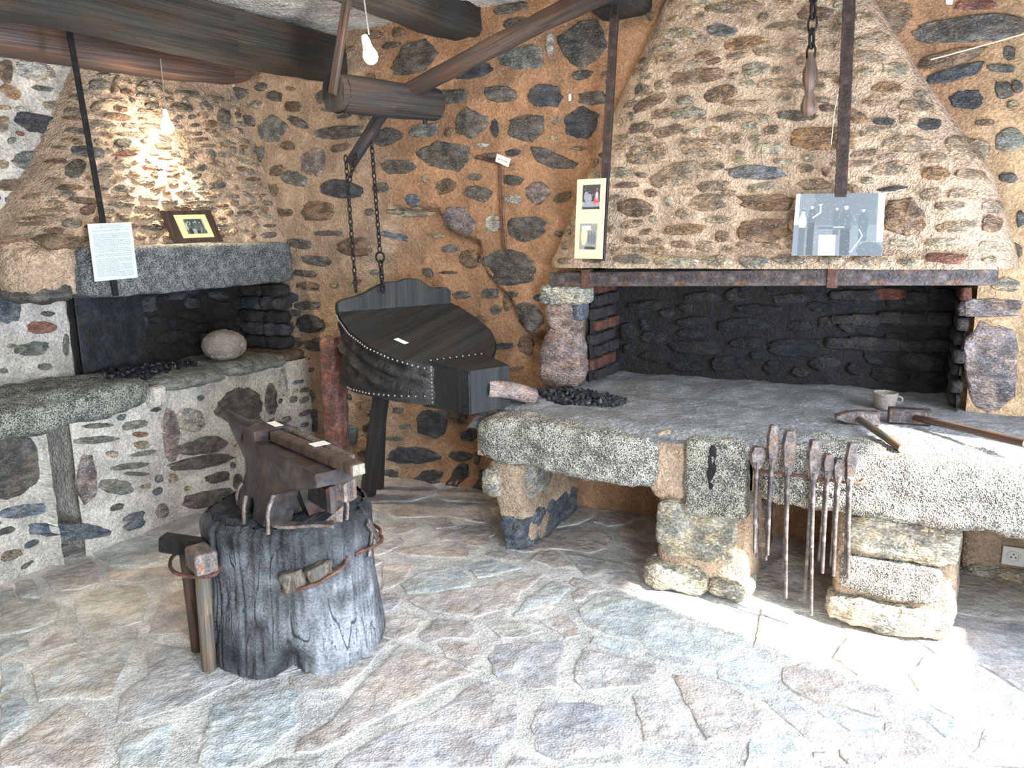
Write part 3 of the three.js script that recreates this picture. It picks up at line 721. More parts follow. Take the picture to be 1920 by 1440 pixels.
const HOOD_STONES = [
[-0.871,2.53,.075,-0.013,-0,-0.028,'b'],
[-0.762,2.46,.103,.001,.005,-0.026,'o'],
[-0.573,2.511,.089,-0.004,.003,-0.02,'t'],
[-0.813,2.629,.125,-0.007,.004,-0.031,'t'],
[-0.616,2.402,.111,-0.013,.001,-0.02,'t'],
[-0.704,2.337,.066,.004,.006,-0.028,'g'],
[-0.97,2.334,.125,.004,.007,-0.034,'w'],
[-0.857,2.245,.082,.014,.012,-0.036,'w'],
[-1.039,2.389,.077,.004,.007,-0.032,'t'],
[-1.032,2.229,.051,-0.005,.001,-0.021,'g'],
[-1.007,2.168,.094,.005,.005,-0.027,'g'],
[-0.737,2.187,.105,-0.009,.001,-0.016,'t'],
[-0.798,2.13,.105,.006,.004,-0.018,'t'],
[-1.105,2.09,.078,.01,.006,-0.024,'w'],
[-0.5,2.112,.089,-0.011,.001,-0.023,'d'],
[-0.142,2.057,.045,-0.004,.001,-0.015,'k'],
[.035,2.036,.044,-0.005,-0,-0.025,'k'],
[-0.268,2.091,.061,-0.016,-0.003,-0.029,'o'],
[-0.139,2.201,.072,-0.009,.001,-0.024,'o'],
[-0.018,2.116,.071,-0.009,-0,-0.025,'t'],
[-0.386,2.001,.145,-0.018,.001,-0.05,'o'],
[-0.622,1.972,.067,-0.001,.003,-0.023,'p'],
[-0.042,1.958,.097,-0.006,.003,-0.038,'t'],
[.196,1.932,.084,-0.022,-0.011,-0.051,'t'],
[-0.793,2.03,.059,-0.004,.002,-0.032,'t'],
[-0.943,1.998,.1,-0.007,.002,-0.046,'t'],
[-1.206,1.982,.111,.008,.009,-0.047,'t'],
[-0.679,1.866,.152,-0.008,.002,-0.036,'b'],
[.072,1.828,.052,-0.002,.002,-0.031,'o'],
[-0.106,1.856,.081,.003,.004,-0.029,'t'],
[.21,1.818,.061,-0.006,-0,-0.022,'t'],
[-1.062,1.874,.117,.036,.022,-0.053,'t'],
[-0.619,1.727,.13,-0.004,.002,-0.038,'w'],
[-0.898,1.736,.089,-0.003,.002,-0.041,'t'],
[-1.268,1.726,.103,-0.003,.002,-0.048,'w'],
[-0.633,1.6,.124,.009,.007,-0.053,'w'],
[-1.005,1.607,.108,.007,.004,-0.028,'o'],
[-1.269,1.56,.043,-0.001,.001,-0.018,'w'],
[-0.028,1.648,.083,-0.002,.006,-0.078,'w'],
[-0.09,1.768,.062,.007,.002,-0.01,'k'],
[.135,1.687,.064,-0.002,.001,-0.018,'t'],
[.175,1.6,.076,.006,.004,-0.026,'t'],
[.308,1.683,.044,0,.002,-0.031,'t'],
[.304,1.607,.045,-0.001,.002,-0.036,'w'],
[-0.456,1.875,.04,-0.002,.001,-0.02,'t'],
[-0.402,1.801,.083,-0.004,.002,-0.025,'t'],
[-1.269,1.464,.091,-0,.007,-0.028,'g'],
[-1.031,1.453,.12,0,.004,-0.028,'p'],
[-0.83,1.458,.071,-0,.004,-0.027,'p'],
[-0.659,1.453,.068,0,.004,-0.029,'g'],
[-0.496,1.463,.08,-0,.003,-0.024,'g'],
[-0.319,1.463,.053,-0,.002,-0.02,'p'],
[-0.159,1.463,.069,-0,.002,-0.025,'t'],
[.004,1.453,.044,0,.001,-0.019,'p'],
[.133,1.467,.085,-0,.001,-0.023,'r'],
[-1.204,2.234,.085,.029,.014,-0.026,'w'],
[-1.143,2.174,.061,.01,.007,-0.022,'w'],
[-1.247,2.117,.065,.005,.006,-0.028,'w'],
[-0.458,2.549,.077,-0.01,.002,-0.034,'w'],
[-0.23,2.339,.091,-0.007,.002,-0.024,'t'],
[-0.439,2.234,.058,-0.001,.003,-0.02,'t'],
[-0.588,2.259,.101,-0.01,.001,-0.025,'t'],
[-0.79,1.512,.036,.002,-0.001,.016,'t'],
[.186,1.738,.058,.002,-0.001,.018,'t'],
[-0.479,2.645,.074,-0.016,.006,.026,'p'],
[-1.143,1.549,.061,.005,-0.001,.016,'t'],
[.13,1.533,.075,.002,-0.001,.02,'p'],
[-1.457,1.84,.058,.008,-0.004,.028,'t'],
[-0.744,2.673,.067,-0.001,0,.014,'t'],
[-0.446,1.917,.027,-0.002,.001,.015,'p'],
[.067,1.891,.051,.001,-0,.019,'t'],
[-1.362,1.905,.08,-0.008,.003,.027,'p'],
[-0.688,2.022,.028,-0.001,.001,.018,'p'],
[-1.506,1.745,.043,.004,-0.002,.021,'p'],
[.296,1.512,.041,.002,-0.001,.024,'p'],
[-1.248,2.298,.055,-0.006,.003,.027,'t'],
[-1.235,2.365,.031,-0.002,.001,.016,'t'],
[-1.474,1.465,.059,-0.006,.002,.02,'w'],
[-1.672,1.538,.046,-0,0,.025,'t'],
[-1.276,1.641,.063,.009,-0.003,.02,'t'],
[-0.309,1.679,.062,-0.006,.002,.023,'t'],
[-0.469,2.298,.025,-0,0,.021,'t'],
[-1.471,1.556,.054,-0.015,.004,.015,'p'],
[-0.23,1.518,.063,-0.001,0,.021,'t'],
[-1.349,2.032,.05,.003,-0.001,.014,'t'],
[-1.51,1.698,.075,-0.004,.001,.018,'t'],
[-0.295,2.159,.039,-0.004,.002,.016,'p'],
[-0.788,2.406,.053,.005,-0.002,.016,'t'],
[-1.101,2.617,.032,-0.003,.002,.016,'t'],
[-1.643,1.457,.042,-0.002,.001,.018,'t'],
[-1.518,1.964,.026,.004,-0.003,.021,'w'],
[-0.31,2.243,.051,-0.003,.001,.021,'t'],
[-0.941,2.429,.047,.004,-0.001,.014,'w'],
[-1.372,2.153,.021,.005,-0.005,.021,'t'],
[-0.287,1.728,.048,-0.003,.001,.015,'t'],
[-1.453,1.996,.054,-0.01,.002,.014,'w'],
[-0.635,2.707,.06,.008,-0.003,.024,'t'],
[-0.114,2.277,.052,.003,-0.001,.029,'p'],
[-0.398,2.171,.049,-0.009,.002,.012,'t'],
[-0.225,2.408,.084,.014,-0.005,.03,'t'],
[-0.395,2.471,.116,-0.009,.001,.014,'t'],
[-0.874,1.812,.085,.003,-0.001,.024,'t'],
[-0.486,1.536,.036,-0.004,.003,.025,'t'],
[-0.899,1.527,.048,-0.003,.002,.028,'t'],
[-0.756,1.946,.035,-0.004,.003,.028,'p'],
[-1.313,2.175,.028,.004,-0.003,.023,'t'],
[-0.653,1.798,.06,.008,-0.002,.019,'p'],
[-0.753,2.544,.025,.001,-0.001,.016,'t'],
[-0.563,2.193,.041,-0.001,0,.021,'p'],
[-0.68,2.562,.029,.001,-0,.02,'t'],
[-0.25,2.514,.041,-0.006,.003,.018,'t'],
[-1.169,1.665,.018,.002,-0.002,.018,'p'],
[-0.848,2.734,.061,.007,-0.002,.018,'t'],
[-1.062,2.719,.085,.022,-0.005,.02,'t'],
[-0.589,2.606,.034,-0.002,.001,.019,'t'],
[-1.488,1.639,.039,.007,-0.004,.025,'t'],
[-0.207,1.61,.063,-0.005,.001,.017,'t'],
[-1.144,2.491,.069,.002,-0,.016,'p'],
[-0.18,2.15,.057,.001,-0,.024,'t'],
[-0.713,2.083,.039,.002,-0.001,.018,'p'],
[-1.295,2.402,.036,.009,-0.004,.016,'t'],
[-1.356,2.073,.072,.004,-0.001,.017,'t'],
[-1.078,2.543,.094,-0.009,.003,.03,'p'],
[-1.015,1.686,.04,-0.001,.001,.023,'t'],
[-0.724,2.735,.051,.009,-0.004,.023,'t'],
[-1.381,1.616,.02,-0.005,.005,.02,'t'],
[-1.094,1.748,.026,-0.002,.002,.026,'p'],
[-0.524,2.433,.038,.002,-0.001,.013,'t'],
[-0.032,1.531,.054,-0.007,.002,.015,'p'],
[-1.315,1.838,.072,.003,-0.001,.015,'t'],
[-0.231,1.562,.078,.004,-0.001,.013,'p'],
[-0.988,2.078,.046,.004,-0.001,.014,'p'],
[-0.992,2.662,.06,.001,-0,.021,'p'],
[-1.55,1.845,.025,.001,-0.001,.015,'w'],
[-0.346,1.613,.028,-0.001,0,.013,'t'],
[-0.332,2.643,.022,.007,-0.006,.018,'t'],
[-1.369,1.517,.036,0,-0,.025,'t'],
[-0.574,1.524,.049,-0.01,.003,.013,'t'],
[-0.877,1.908,.056,-0.004,.001,.018,'t'],
[-0.603,2.318,.025,0,-0,.022,'t'],
[-0.614,2.057,.034,.004,-0.002,.019,'w'],
[-1.32,2.238,.043,.008,-0.003,.015,'t'],
[-0.992,1.788,.028,.001,-0.001,.021,'t'],
[-1.667,1.604,.031,.007,-0.005,.021,'t'],
[-0.843,1.653,.069,-0.001,0,.018,'p'],
[.066,1.74,.046,-0,0,.025,'t'],
[-0.251,1.777,.031,-0.003,.001,.016,'t'],
[-0.802,2.319,.027,.002,-0.001,.016,'t'],
[-0.334,2.58,.052,.001,-0,.03,'p'],
[-1.273,2.449,.028,.002,-0.001,.015,'w'],
[-0.11,1.525,.021,.002,-0.002,.014,'t'],
[-0.185,1.705,.044,-0.003,.001,.017,'p'],
[-0.386,2.4,.038,-0.004,.002,.019,'t'],
[-1.015,1.537,.055,-0.005,.002,.018,'w'],
[-0.472,1.666,.06,.003,-0.001,.027,'t'],
[-1.238,1.884,.035,-0.006,.002,.013,'t'],
[-0.262,1.883,.089,.001,-0,.015,'t'],
[-0.17,2.015,.073,.002,-0,.018,'t'],
[-1.117,1.506,.031,.008,-0.006,.023,'t'],
[-1.135,2.436,.058,.009,-0.003,.023,'t'],
[-1.23,1.512,.066,-0.001,0,.013,'t'],
[-0.735,2.276,.036,-0.008,.005,.021,'p'],
[-0.653,2.116,.026,0,-0,.014,'p'],
[-0.213,1.927,.06,.006,-0.002,.015,'t'],
[-0.474,2.36,.05,.005,-0.002,.023,'t'],
[-1.57,1.577,.025,.004,-0.003,.018,'t'],
[-1.183,1.792,.037,-0.003,.002,.021,'w'],
[-0.365,1.853,.02,.005,-0.005,.02,'w'],
[-0.377,2.133,.041,-0.008,.003,.014,'w'],
[-0.172,1.661,.024,.002,-0.002,.017,'t'],
[-0.821,1.575,.037,-0,0,.026,'w'],
[-1.506,1.511,.061,-0.007,.002,.017,'t'],
[-1.147,2.311,.041,.005,-0.003,.022,'t'],
[-1.595,1.657,.07,.006,-0.002,.019,'p'],
[-0.392,2.278,.048,.002,-0.001,.013,'t'],
[-0.471,2.697,.027,.004,-0.003,.018,'t'],
[-1.543,1.793,.03,0,-0,.027,'t'],
[-0.98,2.598,.039,-0.002,.001,.028,'t'],
[-0.958,2.126,.038,.005,-0.002,.013,'t'],
[-0.461,1.728,.02,.001,-0.001,.02,'t'],
[-0.331,2.512,.033,-0,0,.023,'p'],
[-0.899,2.394,.039,.006,-0.002,.014,'w'],
[-0.441,1.614,.056,.002,-0.001,.02,'t'],
[-0.969,2.498,.034,.004,-0.002,.019,'t'],
[-0.386,1.542,.028,-0.003,.002,.025,'t'],
[-1.443,2.118,.031,-0.005,.002,.014,'t'],
[-1.064,2.793,.062,.003,-0.001,.017,'w'],
[-0.231,2.271,.039,.001,-0,.015,'p'],
[-1.452,1.959,.029,-0.006,.003,.016,'t'],
[-0.19,1.808,.03,.002,-0.001,.014,'p'],
[-1.399,1.776,.052,.008,-0.002,.014,'t'],
[-0.005,2.164,.028,.002,-0.001,.017,'p'],
[-0.7,1.526,.051,-0.009,.002,.013,'t'],
[-1.5,1.894,.053,.005,-0.002,.018,'p'],
[-1.22,2.057,.043,-0.005,.002,.013,'t'],
[-0.051,2.059,.031,0,-0,.025,'t'],
[-1.2,1.603,.034,.003,-0.001,.016,'t'],
[.304,1.459,.027,.004,-0.002,.015,'p'],
[-0.562,1.911,.043,-0.002,.001,.013,'p'],
[-0.117,1.905,.035,.005,-0.002,.012,'t'],
[-0.796,1.777,.039,.001,-0,.014,'t'],
[-0.888,2.07,.043,0,-0,.023,'t'],
[-1.608,1.753,.034,-0.001,.001,.023,'t'],
];
const LEFT_BENCH_STONES = [
[1.614,.661,-0.085,-0.015,.001,-0.013,'g'],
[1.624,.588,-0.115,-0.019,.001,-0.019,'g'],
[1.401,.616,-0.08,-0.006,-0.001,-0.022,'g'],
[1.37,.556,-0.049,-0.012,.002,-0.017,'o'],
[1.373,.497,-0.047,-0.012,.003,-0.023,'t'],
[1.366,.446,-0.082,-0.009,-0.001,-0.014,'g'],
[1.442,.395,-0.126,-0.023,0,-0.018,'g'],
[1.423,.345,-0.08,-0.024,.001,-0.012,'g'],
[1.711,.399,-0.056,-0.017,.016,-0.124,'m'],
[1.547,.31,-0.094,-0.042,.011,-0.04,'g'],
[1.465,.114,-0.066,-0,-0.005,-0.021,'b'],
[1.467,.066,-0.074,-0.001,-0.006,-0.028,'b'],
[1.287,.083,-0.039,-0.02,.014,-0.041,'m'],
[1.548,.491,-0.036,-0.01,.002,-0.019,'t'],
[1.798,.146,-0.186,-0.079,.009,-0.046,'b'],
[1.991,.315,-0.119,-0.023,0,-0.032,'b'],
[2.029,.572,-0.123,-0.035,.022,-0.158,'d'],
[1.18,.515,-0.05,-0.012,.019,-0.157,'m'],
[.968,.385,-0.188,-0.026,-0.003,-0.054,'d'],
[.989,.291,-0.226,-0.029,-0.004,-0.042,'d'],
[1.035,.561,-0.107,-0.024,.008,-0.071,'p'],
[.948,.676,-0.028,.003,-0.005,-0.016,'b'],
[.998,.508,-0.028,-0.007,.002,-0.02,'d'],
[.645,.56,-0.184,-0.039,.014,-0.123,'d'],
[.392,.552,-0.05,-0.01,.011,-0.102,'d'],
[.878,.161,-0.085,-0.006,-0.006,-0.033,'d'],
[.977,.055,-0.209,-0.036,-0.004,-0.052,'d'],
[.731,.091,-0.037,-0.011,.006,-0.051,'d'],
[.27,.656,-0.043,-0.008,.009,-0.09,'p'],
[.316,.32,.061,-0.002,.001,.022,'b'],
[1.2,.252,.033,.008,-0.006,.024,'t'],
[2.093,.123,.051,.007,-0.003,.023,'t'],
[.516,.332,.091,-0.001,0,.024,'g'],
[2.313,.277,.019,-0.002,.002,.013,'g'],
[1.989,.142,.037,-0.001,.001,.015,'b'],
[2.457,.51,.024,-0.001,.001,.024,'b'],
[.602,.17,.053,.006,-0.001,.011,'d'],
[2.27,.559,.04,-0.01,.005,.021,'g'],
[.199,.308,.038,-0.001,0,.014,'b'],
[2.412,.44,.04,-0.002,.001,.023,'t'],
[2.329,.113,.056,.012,-0.003,.013,'b'],
[2.475,.265,.025,0,-0,.011,'b'],
[2.477,.319,.05,.006,-0.001,.013,'t'],
[.355,.063,.034,.002,-0.001,.019,'t'],
[.267,.389,.048,.005,-0.002,.022,'g'],
[.301,.53,.021,-0.005,.004,.017,'d'],
[.579,.247,.078,.005,-0.001,.02,'b'],
[2.277,.683,.04,.001,-0,.011,'b'],
[2.443,.214,.044,-0.003,.002,.021,'t'],
[2.025,.045,.032,-0.007,.002,.012,'g'],
[2.512,.623,.062,-0.017,.007,.024,'b'],
[2.147,.299,.035,.004,-0.001,.013,'b'],
[.625,.057,.049,.009,-0.003,.015,'g'],
[.154,.101,.037,.007,-0.003,.016,'g'],
[.447,.197,.054,.007,-0.001,.01,'t'],
[1.313,.21,.032,0,-0,.023,'b'],
[2.45,.116,.044,-0,0,.017,'d'],
[.175,.048,.072,-0.002,0,.016,'g'],
[.699,.341,.048,-0.007,.003,.025,'t'],
[.187,.515,.041,.001,-0,.022,'g'],
[1.108,.162,.021,-0,0,.015,'t'],
[.083,.49,.044,-0.005,.003,.022,'g'],
[.244,.221,.056,-0.011,.004,.022,'b'],
[.307,.112,.051,-0.002,.001,.013,'g'],
[2.384,.56,.052,.007,-0.002,.013,'g'],
[.126,.627,.059,.002,-0,.013,'b'],
[2.556,.289,.042,-0,0,.012,'b'],
[2.559,.541,.027,-0.005,.003,.016,'g'],
[.757,.205,.02,.002,-0.002,.02,'g'],
[.121,.228,.038,.004,-0.002,.024,'t'],
[1.26,.672,.033,.002,-0.001,.015,'d'],
[.445,.109,.062,-0.005,.001,.015,'t'],
[1.379,.259,.034,.004,-0.002,.013,'t'],
[2.099,.249,.047,0,-0,.017,'d'],
[2.374,.645,.049,-0.006,.002,.013,'t'],
[2.24,.403,.058,.001,-0.001,.024,'b'],
[2.353,.21,.024,.001,-0.001,.018,'g'],
[1.473,.675,.024,-0.002,.001,.017,'b'],
[1.559,.198,.043,.002,-0.001,.017,'d'],
[.093,.315,.037,.002,-0.001,.017,'b'],
[.079,.395,.058,-0.004,.001,.018,'d'],
[1.29,.275,.029,-0.003,.002,.023,'g'],
[.425,.411,.047,-0.012,.003,.012,'g'],
[2.327,.329,.047,-0.003,.001,.014,'g'],
[.165,.575,.02,-0,0,.016,'t'],
[.071,.56,.05,.003,-0.001,.018,'g'],
[2.575,.062,.025,-0.004,.002,.015,'g'],
[2.194,.584,.018,-0.002,.002,.018,'g'],
[2.237,.255,.04,-0.001,.001,.023,'d'],
[2.228,.186,.043,-0.004,.002,.017,'t'],
];
const NICHE_STONES = [
[-0.123,.931,.062,-0.003,.002,.048,'d'],
[-1.151,1.158,.046,-0.002,.002,.03,'k'],
[-1.088,.926,.155,.007,-0.002,.046,'d'],
[-0.018,1.215,.085,-0.006,.002,.033,'k'],
[-1.406,1.159,.108,.009,-0.003,.04,'k'],
[-0.804,1.345,.099,.002,-0.001,.053,'d'],
[-0.222,1.091,.104,-0.013,.006,.051,'k'],
[-0.225,1.303,.134,-0.012,.002,.025,'k'],
[-0.518,.955,.174,.013,-0.004,.053,'k'],
[-0.374,.873,.077,.008,-0.005,.045,'k'],
[-1.042,1.302,.061,-0.009,.006,.04,'k'],
[.087,.911,.121,-0.006,.002,.047,'d'],
[.138,.997,.073,-0.004,.002,.036,'k'],
[.015,1.369,.093,.002,-0.001,.041,'k'],
[-1.139,1.386,.065,.001,-0.001,.031,'k'],
[-0.83,1.072,.151,.013,-0.003,.039,'d'],
[-0.515,1.074,.062,.002,-0.001,.034,'k'],
[-0.858,1.238,.067,.005,-0.003,.041,'k'],
[-1.11,1.08,.11,.012,-0.004,.033,'k'],
[-0.644,1.289,.058,.001,-0,.028,'k'],
[-1.346,.977,.094,.004,-0.001,.036,'k'],
[-1.326,.853,.094,-0.01,.004,.036,'k'],
[-0.888,.843,.108,.009,-0.004,.046,'k'],
[-0.461,1.29,.118,-0.008,.002,.028,'k'],
[-0.653,.831,.043,-0.001,.001,.043,'k'],
[-0.733,1.164,.152,0,-0,.03,'k'],
[-1.5,1.007,.056,.003,-0.003,.054,'k'],
[-1.321,1.314,.063,0,-0,.048,'k'],
[-1.132,.814,.115,.009,-0.002,.031,'d'],
[-1.057,1.223,.121,.006,-0.002,.031,'k'],
[-0.051,.834,.092,-0.009,.004,.044,'k'],
[-0.409,1.184,.073,-0.007,.002,.027,'k'],
[.06,1.124,.161,-0.007,.002,.047,'k'],
[-0.245,1.212,.118,-0.015,.003,.025,'k'],
[-1.511,1.305,.048,-0.004,.004,.048,'k'],
[-0.795,.97,.091,.006,-0.002,.032,'k'],
[-0.38,1.104,.047,-0.002,.002,.031,'d'],
[-0.574,1.226,.093,.007,-0.002,.03,'d'],
[-1.498,.895,.039,0,-0,.039,'d'],
[-0.227,.853,.034,-0.001,.001,.034,'k'],
[-0.534,1.373,.056,-0.001,0,.033,'d'],
[-0.737,.902,.054,.001,-0.001,.025,'d'],
[.156,1.264,.059,0,-0,.033,'d'],
[-1.187,1.322,.064,-0.007,.003,.026,'k'],
[-0.219,1.377,.133,-0.022,.004,.026,'k'],
[.022,1.285,.064,.006,-0.003,.028,'k'],
[-0.273,.994,.068,.001,-0,.034,'k'],
[-0.499,.819,.05,-0.002,.001,.029,'k'],
[-1.121,1.007,.085,.002,-0.001,.029,'d'],
[.156,.824,.08,-0,0,.034,'d'],
[-1.393,1.054,.034,-0.003,.003,.034,'k'],
[-0.032,1.02,.075,-0.002,.001,.034,'d'],
[-1.266,1.123,.048,.001,-0,.03,'k'],
[-1.384,1.391,.075,-0.005,.002,.026,'d'],
];
const LEFT_NICHE_STONES = [
[.511,1.102,.117,.027,-0.008,.036,'k'],
[.948,1.278,.049,.002,-0.002,.049,'k'],
[.103,1.026,.058,.002,-0.001,.044,'k'],
[.313,1.333,.09,-0.002,.001,.044,'k'],
[.255,1.015,.08,.001,-0,.045,'k'],
[.668,.989,.127,-0.002,.001,.039,'d'],
[.857,.96,.054,.005,-0.005,.053,'k'],
[.726,1.224,.036,-0.007,.007,.036,'d'],
[.097,1.28,.06,-0.007,.004,.037,'k'],
[.496,1.19,.059,.003,-0.002,.039,'d'],
[.838,1.21,.064,-0.004,.003,.052,'k'],
[.778,1.11,.062,.002,-0.001,.03,'k'],
[.537,1.359,.074,-0.012,.008,.048,'k'],
[.251,1.127,.083,-0,0,.052,'k'],
[.906,1.107,.056,.008,-0.007,.05,'d'],
[.267,1.226,.078,.006,-0.002,.027,'k'],
[.179,.935,.096,.005,-0.001,.028,'k'],
[.405,.937,.058,-0.005,.003,.036,'k'],
[.692,1.352,.054,-0.004,.003,.043,'k'],
[.529,.934,.045,.002,-0.001,.028,'k'],
[.092,1.157,.061,-0.006,.004,.041,'k'],
[.856,1.36,.09,.002,-0.001,.037,'d'],
[.394,1.214,.035,0,-0,.035,'k'],
[.489,1.277,.041,-0.001,.001,.028,'d'],
[.168,1.37,.042,.002,-0.002,.042,'k'],
[.961,.947,.034,.001,-0.001,.034,'k'],
[.61,1.256,.065,.007,-0.003,.033,'d'],
[.442,1.017,.094,.002,-0.001,.031,'k'],
[.661,1.073,.039,-0.001,.001,.032,'k'],
];
